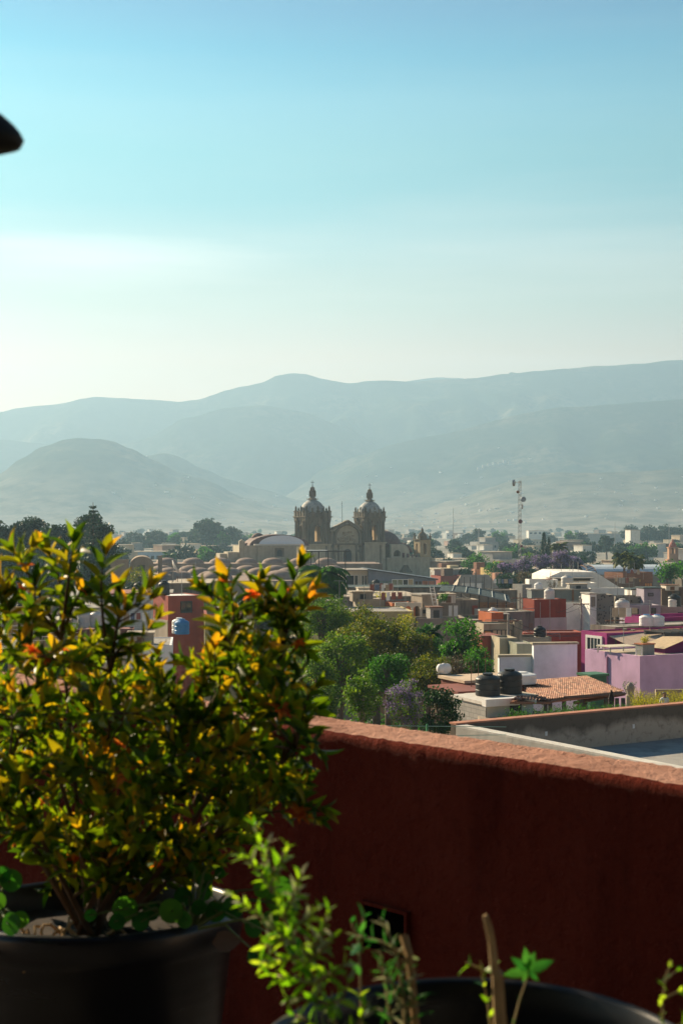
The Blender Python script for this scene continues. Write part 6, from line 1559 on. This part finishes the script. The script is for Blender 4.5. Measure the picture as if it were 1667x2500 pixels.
def place_tree(px, Y, sc):
    k = rnd.randrange(5); z_ = zone(px); loc = ((px-CX)/F*Y, Y, 0); rz = rnd.uniform(0,6)
    if k not in usedt: usedt.add(k); o = ft[k]; o.location = loc; o.scale = (sc,)*3; tag(o, tz[z_][0], 'tree', tz[z_][1]); return
    c = copy_thing(ft[k], loc, rz, sc, tz[z_][0], tz[z_][1]); c['category'] = 'tree'
for i in range(250):
    Y = 480*(2500/480)**rnd.random(); px = rnd.uniform(-60, 1720)
    if Y < 560 and px < 1020: continue
    place_tree(px, Y, rnd.uniform(.6,1.15))
for i in range(400):
    Y = rnd.uniform(150, 470); px = rnd.uniform(-40, 1720); x = (px-CX)/F*Y
    if (560 < px < 1100 and Y > 225) or (px < 600 and Y > 210) or (1420 < px < 1640 and Y > 330): continue
    if any((x-fx)**2+(Y-fy)**2 < (fr+1.2)**2 for fx, fy, fr in FOOT): continue
    if len(GREEN) >= 55: break
    GREEN.append((x, Y)); FOOT.append((x, Y, 2.0)); k = rnd.randrange(5); s_ = rnd.uniform(.55,1.0)
    c = copy_thing(ft[k], (x, Y, 0), rnd.uniform(0,6), s_, 'green tree growing between the flat roofs of the town', 'trees between the town roofs'); c['category'] = 'tree'
for (px, Y, sc) in ((335,900,1.5),(365,880,1.6),(395,910,1.6),(425,900,1.5),(475,860,1.6),(500,850,2.2),(520,870,2.3),(545,860,1.6),(450,980,1.7),(575,950,1.5),(610,1000,1.3),(1170,1100,1.5),(1215,1080,1.5),(1140,1100,1.4),(1395,1000,1.5),(1420,990,1.3),(1545,1150,1.9),(1590,1050,1.9),(1630,1060,1.9),(1660,1050,1.8),(980,620,1.1),(1010,700,1.2),(1480,760,1.3),(300,760,1.2),(1040,640,1.2)):
    place_tree(px, Y, sc)
# named far buildings
def far_block(name, label, cat, px0, px1, py, Y, mat, d=12, wins=0, th=R(5)):
    t = thing(name, label, cat, base_at(px0, Y), th); w_ = (px1-px0)/F*Y/math.cos(th); H = zt(py, Y)
    m = MB(); m.box(0,w_,0,d,0,H); m.build('wall', mat, t); m = MB(); m.box(-.2,w_+.2,-.2,d+.2,H+.003,H+.3); m.build('roof', rooflight, t)
    for i in range(wins):
        x = w_*(i+.5)/wins; mm_ = MB(); mm_.box(x-w_/wins*.28,x+w_/wins*.28,-.06,-.003,H-3.4,H-1.6); mm_.build('window', dark, t)
    return t
far_block('blue_building', 'long pale blue building with a row of windows beyond the convent', 'building', 300, 405, 1348, 620, wm[4], wins=8)
far_block('white_office', 'white stepped building hazy behind the radio mast', 'building', 1290, 1345, 1296, 1500, wm[0], wins=5)
far_block('white_tower_block', 'pale tower block standing under a dark tree in the haze', 'building', 1538, 1562, 1295, 900, wm[0])
far_block('long_warehouse', 'long pale warehouse roof in haze beyond the radio mast', 'building', 1432, 1520, 1303, 1300, wm[3])
far_block('hazy_tower', 'faint slab building at the hazy edge of dark grove', 'building', 280, 296, 1306, 1100, wm[4])
far_block('tan_roof_building', 'tan walled building under the fresh green tree', 'building', 1062, 1115, 1383, 520, wm[2])
far_block('grey_yard_wall', 'long grey wall behind the jacaranda row', 'building', 1060, 1150, 1392, 390, wm[3], th=R(2))
# small church with a red dome at the picture edge
Yc = 560
t = thing('far_chapel', 'distant ochre bell tower with a small red dome near the picture edge', 'bell tower', base_at(1634, Yc)); zc_ = lambda py: zt(py, Yc)
m = MB(); m.box(-1,4.2,0,4,0,zc_(1366)); m.box(-.2,3.4,.3,3.6,zc_(1366),zc_(1352)+.01); [m.box(a,a+.7,.3,3.6,zc_(1352),zc_(1338)) for a in (-.2,1.2,2.7)]; m.box(-.5,3.7,0,3.9,zc_(1338)+.002,zc_(1336)); m.build('wall', P_('ochre_far', (.42,.24,.14), amt=.3), t)
m = MB(); m.lathe([(1.6,zc_(1336)),(1.5,zc_(1331)),(1.1,zc_(1326)),(.5,zc_(1322)),(.4,zc_(1319)),(.05,zc_(1315))], 12, (1.6,2,0)); m.build('dome', plain('red_dome_far', (.35,.1,.06), .7), t)
far_block('pale_dome_hall', 'pale hall beside the distant bell tower', 'building', 1652, 1740, 1342, 570, wm[0])
# thin masts on the skyline
for i, (px, py0, Y) in enumerate(((1106,1240,900),(1500,1275,800),(1632,1275,800),(1168,1292,700))):
    pole(base_at(px, Y), zt(py0, Y), ['thin faint mast rising beyond the chapel','thin mast in the haze over the warehouse','thin mast in the haze near the distant bell tower','short faint mast in front of hazy trees'][i], r=.22, name='mast', cat='mast', mat=metal)
for i, px in enumerate((1369, 1390, 1398, 1410, 1430)):
    pole(base_at(px, 236), zt([1378,1375,1366,1372,1376][i], 236), ['thin pole','second thin pole','tallest thin pole','fourth thin pole','last thin pole'][i]+' in a row rising behind the white sloping hall', r=.06, name='thin_pole', cat='pole', mat=metal, group='thin poles behind the white hall')
# hillside settlements
hl = ob('hill_house', None); m = MB(); m.box(-7,7,-5,5,-8,5); m.build('wall', plain('hill_white', (.85,.84,.80), .8, var=.03), hl); firsth = True
hr = random.Random(9)
bpy.context.view_layer.update(); DG = bpy.context.evaluated_depsgraph_get()
def drop(x, y):
    ok, loc, n, ix, o, mtx = SC.ray_cast(DG, Vector((x, y, 800)), Vector((0,0,-1)))
    while ok and o.name.startswith(('haze',)):
        ok, loc, n, ix, o, mtx = SC.ray_cast(DG, loc-Vector((0,0,.5)), Vector((0,0,-1)))
    return loc.z if ok else 0
hz.hide_viewport = True; bpy.context.view_layer.update(); DG = bpy.context.evaluated_depsgraph_get()
def hill_house(px, Y, sc, lab, grp):
    global firsth
    x = (px-CX)/F*Y; z = drop(x, Y)
    if z < 1: z = 0
    if firsth: hl.location = (x,Y,z); hl.scale = (sc,)*3; hl.rotation_euler = (0,0,.3); tag(hl, lab, 'house', grp); firsth = False; return
    c = copy_thing(hl, (x, Y, z), hr.uniform(-.6,.6), sc, lab, grp); c['category'] = 'house'
for i in range(120):
    px = hr.uniform(250, 1300); Y = hr.uniform(2800, 4300)
    hill_house(px, Y, hr.uniform(.3,.6), 'tiny pale house on the lower hill slopes in the haze', 'tiny houses on the hazy hill slopes')
for i in range(50):
    px = hr.uniform(900, 1700); Y = hr.uniform(2750, 3400)
    hill_house(px, Y, hr.uniform(.25,.5), 'tiny pale house on the low hill beyond the radio mast', 'tiny houses on the low hill beyond the mast')
ab = far_block('apartment_slab', 'pale upright apartment block high on the hazy slope', 'apartment block', 1150, 1158, 1160, 3900, wm[3], d=10); ab['group'] = 'row of pale apartment blocks on the slope'
Ya = 4100
for i in range(8):
    px = 1153+i*12.5; zz = drop((px-CX)/F*Ya, Ya)
    top = zt(1178+i%2*3, Ya)
    if i == 0: ab.location = ((px-CX)/F*Ya, Ya, zz-20); ab.scale = (.85,1,(top-zz+20)/zt(1160,3900))
    else: copy_thing(ab, ((px-CX)/F*Ya, Ya, zz-20), None, (1.1,1,max(.2,(top-zz+20)/zt(1160,3900))))
hz.hide_viewport = False
# ------------------------------------------------------------------ pots and plants on the terrace
def potmat():
    m, nt, b = newmat('black_pot'); n = nt.noise(nt.coord((1,1,6)), 6, 5)
    nt.link(nt.ramp(n, [(.3,(.010,.010,.011)),(.7,(.020,.020,.020))]), b.inputs['Base Color'])
    nt.link(nt.ramp(n, [(.3,(.26,.26,.26)),(.7,(.42,.42,.42))]), b.inputs['Roughness']); b.inputs['Specular IOR Level'].default_value = .4
    d1 = nt.noise(nt.coord((1,1,1)), 9, 6, .7); d2 = nt.mix((.012,.012,.013), (.10,.075,.055), nt.ramp(d1, [(.55,(0,0,0)),(.78,(.5,.5,.5))]))
    nt.link(d2, b.inputs['Base Color'])
    return m
potm = potmat(); soilm = plain('potting_soil', (.022,.014,.009), 1.0, var=.5, scale=60)
def pot(label, c, r, h, tilt, stem_z):
    t = thing('plant_pot', label, 'plant pot', (c.x, c.y, c.z-h)); t.rotation_euler = (tilt, 0, 0)
    m = MB(); m.lathe([(r*.72,0),(r*.74,.01),(r*.93,h-.055),(r*.985,h-.05),(r,h-.035),(r*1.005,h-.012),(r*.99,h-.003),(r*.965,h),(r*.945,h-.006),(r*.93,h-.03),(r*.90,h-.10),(r*.87,h-.16)], 96); m.build('pot_body', potm, t, smooth=True)
    rows = []; rr = random.Random(3)
    m = MB(); n = 36; prof = [0,.2,.4,.6,.75,.89]
    vs = [(0,0,h-stem_z+.01)]; fs = []
    for i, q in enumerate(prof[1:]):
        for k in range(n): a = 2*math.pi*k/n; vs.append((r*q*math.cos(a), r*q*math.sin(a), h-stem_z+.012*mn.noise(Vector((q*9*math.cos(a), q*9*math.sin(a), 2)))))
    for k in range(n): fs.append((0, 1+k, 1+(k+1)%n))
    for i in range(len(prof)-2):
        for k in range(n): a = 1+i*n+k; b_ = 1+i*n+(k+1)%n; fs.append((a, a+n, b_+n, b_))
    m.add(vs, fs); m.build('soil', soilm, t, smooth=True)
    return t
c1p = P(232, 2216, 2.2); c2p = P(1172, 2562, 1.28)
pot('big black plastic pot holding the flowering shrub', c1p, .226, .42, R(-3.5), .045)
pot('black plastic pot with a wide rim and sprigs, partly below the picture', c2p, .207, .42, R(1), .14)

def leaf_tpl(nr=5, fold=.25, curl=.25, shape=None):
    """leaf along +y, length 1, width 1 at widest (x -.5...5)"""
    V = []; 
    for i in range(nr):
        t = i/(nr-1); w = (shape or (lambda t: math.sin(math.pi*min(1,t**.8*1.0))**.8))(t)*.5 if 0 < i < nr-1 else .0
        z = -curl*t*t
        V += [(-w, t, z+fold*w), (0, t, z), (w, t, z+fold*w)]
    Fc = []
    for i in range(nr-1):
        a = i*3; Fc += [(a,a+1,a+4,a+3),(a+1,a+2,a+5,a+4)]
    return np.array(V), np.array(Fc)
LT, LF = leaf_tpl()
def place_leaves(items, name, mat, parent, tpl=None):
    """items: (pos, dir, up, length, width)"""
    V0, F0 = tpl or (LT, LF)
    n = len(items)
    if not n: return None
    pos = np.array([i[0] for i in items]); d = np.array([i[1] for i in items], float); up = np.array([i[2] for i in items], float)
    L = np.array([i[3] for i in items])[:,None,None]; Wd = np.array([i[4] for i in items])[:,None,None]
    d /= np.linalg.norm(d,axis=1)[:,None]; x = np.cross(d, up); x /= np.linalg.norm(x,axis=1)[:,None]+1e-9; z = np.cross(x, d)
    V = pos[:,None,:]+V0[None,:,0:1]*x[:,None,:]*Wd+V0[None,:,1:2]*d[:,None,:]*L+V0[None,:,2:3]*z[:,None,:]*L
    k = len(V0); Fc = F0[None]+(np.arange(n)*k)[:,None,None]
    return ob(name, fastmesh(name, V.reshape(-1,3), Fc.reshape(-1,4), mat, True), parent)
B_dark = leafmat('shrub_leaves', [(.008,.028,.005),(.024,.070,.009),(.065,.14,.013),(.20,.23,.02)], .55, (3.0,2.2,.35), rough=.42, vscale=7, spec=.35)
B_young = leafmat('young_shrub_leaves', [(.07,.12,.010),(.20,.21,.013),(.38,.28,.02),(.48,.20,.03)], .55, (1.9,1.6,.4), rough=.42, vscale=7, spec=.35)
B_flower = leafmat('orange_petals', [(.55,.06,.02),(.75,.16,.02),(.85,.35,.05)], .5, (1.2,1.1,1), vscale=9)
B_bark = plain('shrub_bark', (.12,.075,.045), .9, var=.3, scale=30)
shrub = thing('flowering_shrub', 'bushy shrub with whorled green and amber leaves and orange flowers in the big pot', 'shrub', (c1p.x, c1p.y, c1p.z-.05))
so_ = shrub.location.copy(); sr = random.Random(21)
poly = [(-160,1560),(60,1600),(140,1570),(240,1600),(326,1650),(388,1650),(430,1640),(540,1590),(640,1570),(709,1545),(740,1590),(765,1650),(750,1690),(690,1745),(670,1790),(690,1850),(700,1880),(690,1960),(640,1960),(600,2010),(560,2070),(480,2120),(330,2140),(170,2120),(60,2060),(-60,2050),(-160,1900)]
def inside(x, y):
    c = False; j = len(poly)-1
    for i in range(len(poly)):
        if (poly[i][1] > y) != (poly[j][1] > y) and x < (poly[j][0]-poly[i][0])*(y-poly[i][1])/(poly[j][1]-poly[i][1])+poly[i][0]: c = not c
        j = i
    return c
# hand-set outline shoots (px, py, depth)
tips = [(36,1311,2.2),(122,1316,2.25),(180,1288,2.15),(208,1400,2.2),(257,1318,2.1),(292,1410,2.15),(15,1403,2.2),(302,1452,2.1),(75,1470,2.1),
        (556,1385,2.1),(632,1378,2.15),(690,1440,2.1),(729,1350,2.1),(758,1405,2.12),(496,1398,2.1),(560,1508,2.15),(709,1497,2.1),(745,1545,2.1),(770,1640,2.08),(765,1692,2.1),(610,1520,2.2),
        (778,1820,2.1),(745,1850,2.12),(780,1960,2.1),(770,1985,2.1),(720,1935,2.12),(328,1560,2.12),(690,1800,2.15),(-20,1500,2.2),(-40,1360,2.2),(-60,1450,2.2)]
tips = [(a, b_+(38 if b_ < 1700 else 12), c_, 1) for a, b_, c_ in tips]
while len(tips) < 165:
    x, y = sr.uniform(-160,800), sr.uniform(1500,2130)
    if inside(x, y):
        if y > 2060 and sr.random() < .3: continue
        tips.append((x, y, 2.2+sr.uniform(-.26,.30), 0))
BIG = 1.0
for k in range(30):
    tips.append((sr.uniform(90,560), sr.uniform(2050,2170), 2.2+sr.uniform(-.12,.18), 0))
items, young, stems, flows = [], [], MB(), []
Z = Vector((0,0,1))
def shoot(tip, base, r0, key, leaves=True):
    mid = base.lerp(tip, .45)+Vector(((tip.x-base.x)*.12, (tip.y-base.y)*.12, -.02*(tip-base).length+ (.05 if key else .02)))
    mid += Vector((sr.uniform(-.02,.02), sr.uniform(-.02,.02), 0))
    n = 12; path = []
    for i in range(n+1):
        t = i/n; path.append(base*(1-t)**2+mid*2*t*(1-t)+tip*t*t)
    stems.tube([p for p in path], [r0*(1-.8*i/n) for i in range(n+1)], 5, cap=False)
    return path
def whorls(path, length, dens, tipness):
    # walk back from the tip and put leaves in loose whorls
    acc = 0; i = len(path)-1; ph = sr.uniform(0,6.28)
    L = 0; pts = []
    tot = sum((path[k+1]-path[k]).length for k in range(len(path)-1))
    s = 0
    while s < min(length, tot*.9):
        # position at distance s from the tip
        q = s; k = len(path)-1
        while k > 0 and q > (path[k]-path[k-1]).length: q -= (path[k]-path[k-1]).length; k -= 1
        if k == 0: break
        seg = (path[k]-path[k-1]); d = seg.normalized(); p = path[k]-d*q
        a = d.orthogonal().normalized(); b_ = d.cross(a)
        nw = 3 if s > .012 else 4
        for w_ in range(nw):
            if s > length*.5 and sr.random() < .45: continue
            ph += 6.28/nw+sr.uniform(-.3,.3); side = a*math.cos(ph)+b_*math.sin(ph)
            open_ = (.30 if s < .012 else .55+.5*min(1,s/.08))+sr.uniform(-.15,.2)
            dr = d*math.cos(open_)+side*math.sin(open_)+Z*.10
            LL = BIG*sr.uniform(.026,.046)*(.85 if s < .01 else 1); wd = LL*sr.uniform(.30,.42)
            up = (d*math.sin(open_)-side*math.cos(open_))
            up = Vector(up)+Vector((sr.gauss(0,.15),sr.gauss(0,.15),sr.gauss(0,.15)))
            it = (tuple(p+side*.002), tuple(dr), tuple(up), LL, wd)
            (young if sr.random() < tipness*(1.0 if s < .05 else .5) else items).append(it)
        s += dens*(.8+.5*sr.random())
MAIN = []
for (px, py, Y) in ((60,1640,2.2),(150,1560,2.25),(270,1640,2.15),(400,1760,2.1),(560,1620,2.15),(680,1660,2.15),(720,1830,2.12),(-90,1700,2.2),(200,1850,2.35),(450,1800,2.4),(600,1900,2.3),(20,1880,2.1)):
    MAIN.append(shoot(P(px, py, Y)-so_, Vector((sr.uniform(-.045,.03), sr.uniform(-.03,.03), -.02)), .0065, 0))
def main_base(tip):
    best = None
    for path in MAIN:
        for k in range(4, 13):
            p = path[k]; d = (tip-p).length+ (0 if tip.z > p.z+.02 else .3)-k*.004
            if best is None or d < best[0]: best = (d, p)
    return best[1]
for i, (px, py, Y, key) in enumerate(tips):
    tip = P(px, py, Y)-so_
    a = sr.uniform(0,6.28); rb = sr.uniform(0,.07)
    base = Vector((rb*math.cos(a)+ (tip.x)*.08, rb*math.sin(a), -.02))
    base = main_base(tip)
    if True:
        path = shoot(tip, base, .0034 if key else .0024, key)
    else:
        # side shoot from half way
        path = shoot(tip, base*.6+tip*.4+Vector((0,0,-.03)), .0022, 0)
    hi = 1.0 if py < 1520 else .55 if py < 1750 else .3
    BIG = 1.1 if py < 1500 else .95
    whorls(path, .17 if py < 1480 else (.14 if key else .11), .018, .08+.16*hi)
    # side twigs near the tip
    for k in range((i%2) if py < 1480 else 2):
        j = sr.randrange(7, 11); p = path[j]; dd = (path[j]-path[j-1]).normalized(); o_ = Vector((sr.uniform(-1,1), sr.uniform(-.6,.6), sr.uniform(-.1,.8))).normalized()
        e = p+(dd*.5+o_*.9).normalized()*sr.uniform(.03,.07)
        w_e = e+so_
        if w_e.x/w_e.y*F+CX > 752: continue
        pp = [p, p.lerp(e,.5)+Vector((0,0,-.004)), e]; stems.tube(pp, [.0016,.0012,.0008], 4, cap=False); whorls(pp, .04, .016, .3+.3*hi)
    if (i % 7 == 3) or (py < 1480 and i % 3 == 0): flows.append(path[-2 if sr.random() < .5 else -4]+Vector((sr.uniform(-.015,.015), -.015, sr.uniform(-.01,.01))))
# thick main stems
for (px, py) in ():
    tip = P(px, py, 2.2+sr.uniform(-.1,.1))-so_; shoot(tip, Vector((sr.uniform(-.05,.05), sr.uniform(-.03,.03), -.02)), .007, 0)
stems.build('stem', B_bark, shrub, smooth=True)
place_leaves(items, 'foliage', B_dark, shrub)
place_leaves(young, 'young_foliage', B_young, shrub)
PT, PF = leaf_tpl(4, .3, .5)
its = []
for k in range(9):
    a = k*.7+sr.uniform(-.2,.2); its.append(((0,0,0), (math.cos(a), math.sin(a)*.8, sr.uniform(.3,1.1)), (0,0,1), sr.uniform(.011,.018), sr.uniform(.005,.008)))
fl0 = place_leaves(its, 'flower', B_flower, shrub, (PT, PF)); fl0.location = flows[0]
for p in flows[1:60]:
    c_ = fl0.copy(); COL.objects.link(c_); c_.location = p; c_.rotation_euler = (sr.uniform(-1,1), sr.uniform(-1,1), sr.uniform(0,6)); s_ = sr.uniform(.8,1.5); c_.scale = (s_,)*3
# dry roots on the soil
t = thing('dry_roots', 'tangle of pale dry roots on the soil of the big pot', 'dry roots', (c1p.x-.10, c1p.y-.08, c1p.z-.05))
m = MB(); rr = random.Random(4)
for k in range(16):
    p = Vector((rr.uniform(-.09,.09), rr.uniform(-.05,.05), .01)); a = rr.uniform(0,6.28); pts = [p]
    for j in range(10): a += rr.uniform(-.9,.9); p = p+Vector((math.cos(a)*.012, math.sin(a)*.010, 0)); p.z = .012+.014*math.sin(j*.9+k)+.008; pts.append(p)
    m.tube(pts, .0022, 5)
m.build('roots', plain('dry_straw', (.50,.33,.16), .8, var=.2, scale=40), t)
# a creeping plant with round leaves
N_leaf = leafmat('round_leaves', [(.015,.08,.02),(.03,.14,.025),(.10,.24,.03)], .45, (1.3,1.5,.5), vscale=12)
def disc_tpl(n=14):
    V = [(0,0.5,-.06)]+[(.5*math.sin(2*math.pi*k/n), .5-.5*math.cos(2*math.pi*k/n), .02*math.sin(k*2.2)) for k in range(n)]
    Fc = [(0, 1+k, 1+(k+1)%n, 1+(k+1)%n) for k in range(n)]
    return np.array(V), np.array([(0,1+k,1+(k+1)%n,1+(k+2)%n) for k in range(0,n,2)])
def round_plant(label, spots, base, fac=(0,-1,.35)):
    t = thing('creeping_plant', label, 'creeping plant', base); o_ = t.location; its = []; m = MB()
    for (px, py, Y, dia) in spots:
        p = P(px, py, Y)-o_; up = Vector(fac)+Vector((sr.uniform(-.5,.5), sr.uniform(-.2,.2), sr.uniform(-.3,.5)))
        dia *= .8; its.append((tuple(p-Vector((0,0,dia/2))), (sr.uniform(-.3,.3), .1, 1), tuple(up), dia, dia))
        m.tube([Vector((0,0,0)).lerp(p,.1)+Vector((0,0,-.0)), p*.5+Vector((0,.01,.02)), p], [.002,.0018,.0012], 5, cap=False)
    m.build('stem', plain('green_stem', (.12,.16,.04), .6), t); place_leaves(its, 'foliage', N_leaf, t, disc_tpl()); return t
round_plant('creeping plant with round green leaves spilling over the rim of the big pot', [(530,2225,2.05,.040),(575,2215,2.03,.042),(500,2180,2.1,.03),(640,2170,2.08,.036),(665,2200,2.05,.034),(690,2165,2.1,.038),(715,2210,2.04,.03),(620,2265,1.98,.036),(632,2335,1.96,.036),(665,2245,2.0,.032),(540,2130,2.12,.022),(480,2215,2.05,.028),(455,2245,2.0,.032),(520,2085,2.1,.022),(720,2310,1.9,.03),(345,2250,2.02,.034),(300,2220,2.02,.046),(280,2250,2.0,.03),(420,2225,2.0,.044),(375,2225,2.05,.034),(450,2190,2.08,.036),(475,2120,2.1,.026),(500,2150,2.1,.03),(220,2235,2.0,.022)], tuple(P(470,2260,2.06)))
round_plant('yellow green round leaves at the outer side of the big pot', [(25,2150,2.0,.04),(5,2135,2.0,.03),(20,2255,1.95,.04),(45,2245,1.96,.03),(-5,2200,2.0,.03)], tuple(P(-20,2270,2.02)))
t = thing('dry_leaf', 'crumpled dry leaf hanging off the rim of the big pot', 'dry leaf', tuple(P(553,2302,1.96)))
place_leaves([((-.02,0,0),(1,0,.1),(0,-1,.4),.04,.03)], 'leaf', plain('dry_leaf_brown', (.16,.10,.06), .8), t)

# bright green weed leaning out of the near pot
W_leaf = leafmat('weed_leaves', [(.04,.13,.012),(.12,.27,.018),(.26,.42,.03),(.46,.52,.14)], .5, (2.0,2.1,.4), rough=.4, vscale=20)
W_pale = leafmat('pale_weed_leaves', [(.18,.24,.08),(.34,.36,.18),(.5,.45,.28)], .4, rough=.5, vscale=20)
S_leaf = leafmat('sprig_leaves', [(.015,.08,.02),(.03,.14,.035),(.08,.22,.05)], .45, (1.6,1.9,.8), rough=.4, vscale=20)
Ntp = leaf_tpl(4, .1, .3)
def herb(name, label, cat, stems_px, mat, mat2, lf=(.010,.018), asp=.32, step=.005, frac2=.25, stemr=.0022, spike=True, seed=1):
    r_ = random.Random(seed); PH = lambda a, b_, c_: P(a, b_, c_*.8); lf = (lf[0]*1.0, lf[1]*1.0); stemr *= .85; p0 = PH(*stems_px[0][0]); t = thing(name, label, cat, p0); its = []; it2 = []; m = MB()
    for st in stems_px:
        pts = [PH(*q)-p0 for q in st]
        # resample
        path = []
        for a, b_ in zip(pts, pts[1:]):
            n = max(2, int((b_-a).length/.006))
            for k in range(n): path.append(a.lerp(b_, k/n))
        path.append(pts[-1]); N = len(path)
        m.tube(path[::3]+[path[-1]], [stemr*(1-.6*i/max(1,len(path[::3]))) for i in range(len(path[::3])+1)], 5, cap=False)
        ph = r_.uniform(0,6); dist = 0
        for i in range(int(N*.12), N):
            tt = i/N; dist += (path[i]-path[i-1]).length
            if dist < step: continue
            dist = 0; d = (path[min(i+1,N-1)]-path[i-1]).normalized(); a = d.orthogonal().normalized(); b2 = d.cross(a)
            for w_ in range(3 if len(stems_px) > 10 else 2):
                ph += 2.4; side = a*math.cos(ph)+b2*math.sin(ph); op = .9-.45*tt+r_.uniform(-.2,.25)
                dr = d*math.cos(op)+side*math.sin(op)+Z*.1; L = r_.uniform(lf[0]*.5, lf[1]*1.0)*(1.0-.45*tt)*1.0; up = d*math.sin(op)-side*math.cos(op)
                (it2 if r_.random() < frac2 else its).append((tuple(path[i]), tuple(dr), tuple(up), L, L*asp))
    m.build('stem', plain('herb_stem', (.24,.18,.07), .7, var=.2, scale=30), t, smooth=True)
    place_leaves(its, 'foliage', mat, t, Ntp)
    if it2: place_leaves(it2, 'pale_foliage', mat2, t, Ntp)
    return t
D = 1.5
herb('leafy_weed', 'bright green leafy weed leaning out of the near pot toward the shrub', 'weed', [
    [(850,2560,1.48),(790,2440,1.5),(720,2310,1.54),(672,2170,1.58),(632,2050,1.62),(622,2018,1.63)],
    [(690,2240,1.56),(720,2180,1.53),(735,2135,1.52)], [(670,2180,1.57),(610,2100,1.6),(593,2090,1.6)], [(720,2310,1.54),(640,2240,1.56),(572,2190,1.57)],
    [(740,2350,1.52),(790,2270,1.5),(800,2230,1.5)], [(745,2350,1.52),(800,2310,1.5),(812,2290,1.49)], [(700,2290,1.54),(650,2310,1.55),(655,2300,1.55)],
    [(770,2400,1.5),(820,2370,1.48),(850,2350,1.48)], [(770,2400,1.5),(700,2390,1.52),(660,2380,1.53)], [(800,2450,1.49),(740,2440,1.5),(705,2440,1.5)], [(800,2450,1.49),(835,2440,1.47),(850,2400,1.47)],
    [(830,2520,1.48),(760,2500,1.48),(720,2480,1.48)], [(840,2540,1.47),(900,2470,1.46),(890,2440,1.46)], [(660,2140,1.59),(690,2100,1.57),(700,2070,1.57)], [(650,2110,1.6),(655,2060,1.6)],
    [(705,2270,1.55),(760,2240,1.52),(775,2215,1.52)], [(730,2330,1.53),(690,2345,1.54),(640,2350,1.55)]], W_leaf, W_pale, lf=(.013,.024), asp=.30, step=.0029, seed=2)
herb('needle_herb', 'dull green needle leaved herb growing in the near pot', 'herb', [
    [(960,2560,1.5),(945,2420,1.52),(930,2330,1.54),(925,2320,1.54)], [(990,2560,1.48),(985,2420,1.5),(960,2300,1.52),(935,2250,1.53)], [(950,2440,1.52),(985,2400,1.5),(990,2370,1.5)], [(985,2440,1.5),(950,2390,1.5),(930,2375,1.5)], [(985,2330,1.52),(930,2300,1.53),(870,2285,1.55)],
    [(985,2480,1.5),(1010,2440,1.49),(1000,2410,1.49)]], S_leaf, W_pale, lf=(.016,.028), asp=.12, step=.004, frac2=.35, seed=3)
herb('sprig', 'thin sprig with dark green tip leaves in front of the drain opening', 'sprig', [[(885,2560,1.55),(880,2400,1.57),(875,2300,1.6),(890,2225,1.62)],[(876,2300,1.6),(860,2270,1.6),(858,2240,1.6)]], S_leaf, W_leaf, lf=(.02,.028), asp=.38, step=.014, seed=4, stemr=.0016)
herb('sprig', 'small sprig with bright leaves just beside the wooden stake', 'sprig', [[(1205,2560,1.5),(1190,2450,1.52),(1178,2390,1.53),(1172,2345,1.53)],[(1180,2370,1.53),(1150,2355,1.53),(1135,2350,1.53)]], W_leaf, S_leaf, lf=(.014,.02), asp=.45, step=.011, seed=5, stemr=.0016)
herb('sprig', 'sprig with a rosette of five broad leaves next to the stake', 'sprig', [[(1240,2560,1.55),(1262,2460,1.56),(1284,2395,1.57),(1290,2365,1.57)]], S_leaf, S_leaf, lf=(.006,.008), asp=.45, step=.02, seed=6, stemr=.0016)
q = P(1288,2372,1.57*.8); t2 = bpy.data.objects['sprig.002']
place_leaves([(tuple(q-t2.location), (math.cos(a)*.9, -.25, math.sin(a)+.15), (0,-1,.5), l, l*.42) for (a, l) in ((0.35,.024),(1.2,.018),(1.7,.021),(2.5,.019),(3.3,.022),(4.2,.010),(5.6,.012))], 'rosette', S_leaf, t2, Ntp)
herb('sprig', 'twiggy sprig rising over the bright side of the pot rim', 'sprig', [[(1625,2560,1.5),(1615,2480,1.5),(1618,2400,1.5),(1640,2345,1.5)],[(1617,2440,1.5),(1640,2425,1.5),(1665,2420,1.5)],[(1618,2400,1.5),(1650,2370,1.5)]], W_leaf, S_leaf, lf=(.010,.016), asp=.45, step=.012, seed=7, stemr=.0014)
herb('sprig', 'low leafy sprig inside the near pot at the picture bottom', 'sprig', [[(1620,2580,1.42),(1640,2510,1.42),(1600,2490,1.42)],[(1630,2520,1.42),(1680,2490,1.42)]], W_leaf, S_leaf, lf=(.012,.018), asp=.45, step=.009, seed=8, stemr=.0014)
stick = plain('brown_stick', (.36,.22,.09), .85, var=.25, scale=30); stakem = plain('wood_stake', (.48,.32,.15), .85, var=.3, scale=25)
t = thing('plant_stick', 'thin brown stick with a yellow top standing in the near pot', 'stick', P(1015,2560,1.2)); o_ = t.location
m = MB(); m.tube([P(1018,2560,1.2)-o_, P(1008,2430,1.205)-o_, P(998,2330,1.21)-o_, P(985,2285,1.22)-o_], [.0034,.0032,.0032,.0036], 8); m.build('stick_shaft', stick, t)
t = thing('wooden_stake', 'splintered pale wooden stake standing upright in the near pot', 'stake', P(1222,2560,1.2)); o_ = t.location
m = MB(); pts = [(1226,2560,.0075),(1218,2460,.0072),(1214,2378,.0068),(1207,2368,.0052),(1200,2300,.0042),(1192,2262,.0044),(1186,2240,.0036),(1183,2234,.002)]
m.tube([P(a, b_, 1.2)-o_ for a, b_, c_ in pts], [c_*.8 for a, b_, c_ in pts], 6); m.build('stake_shaft', stakem, t)
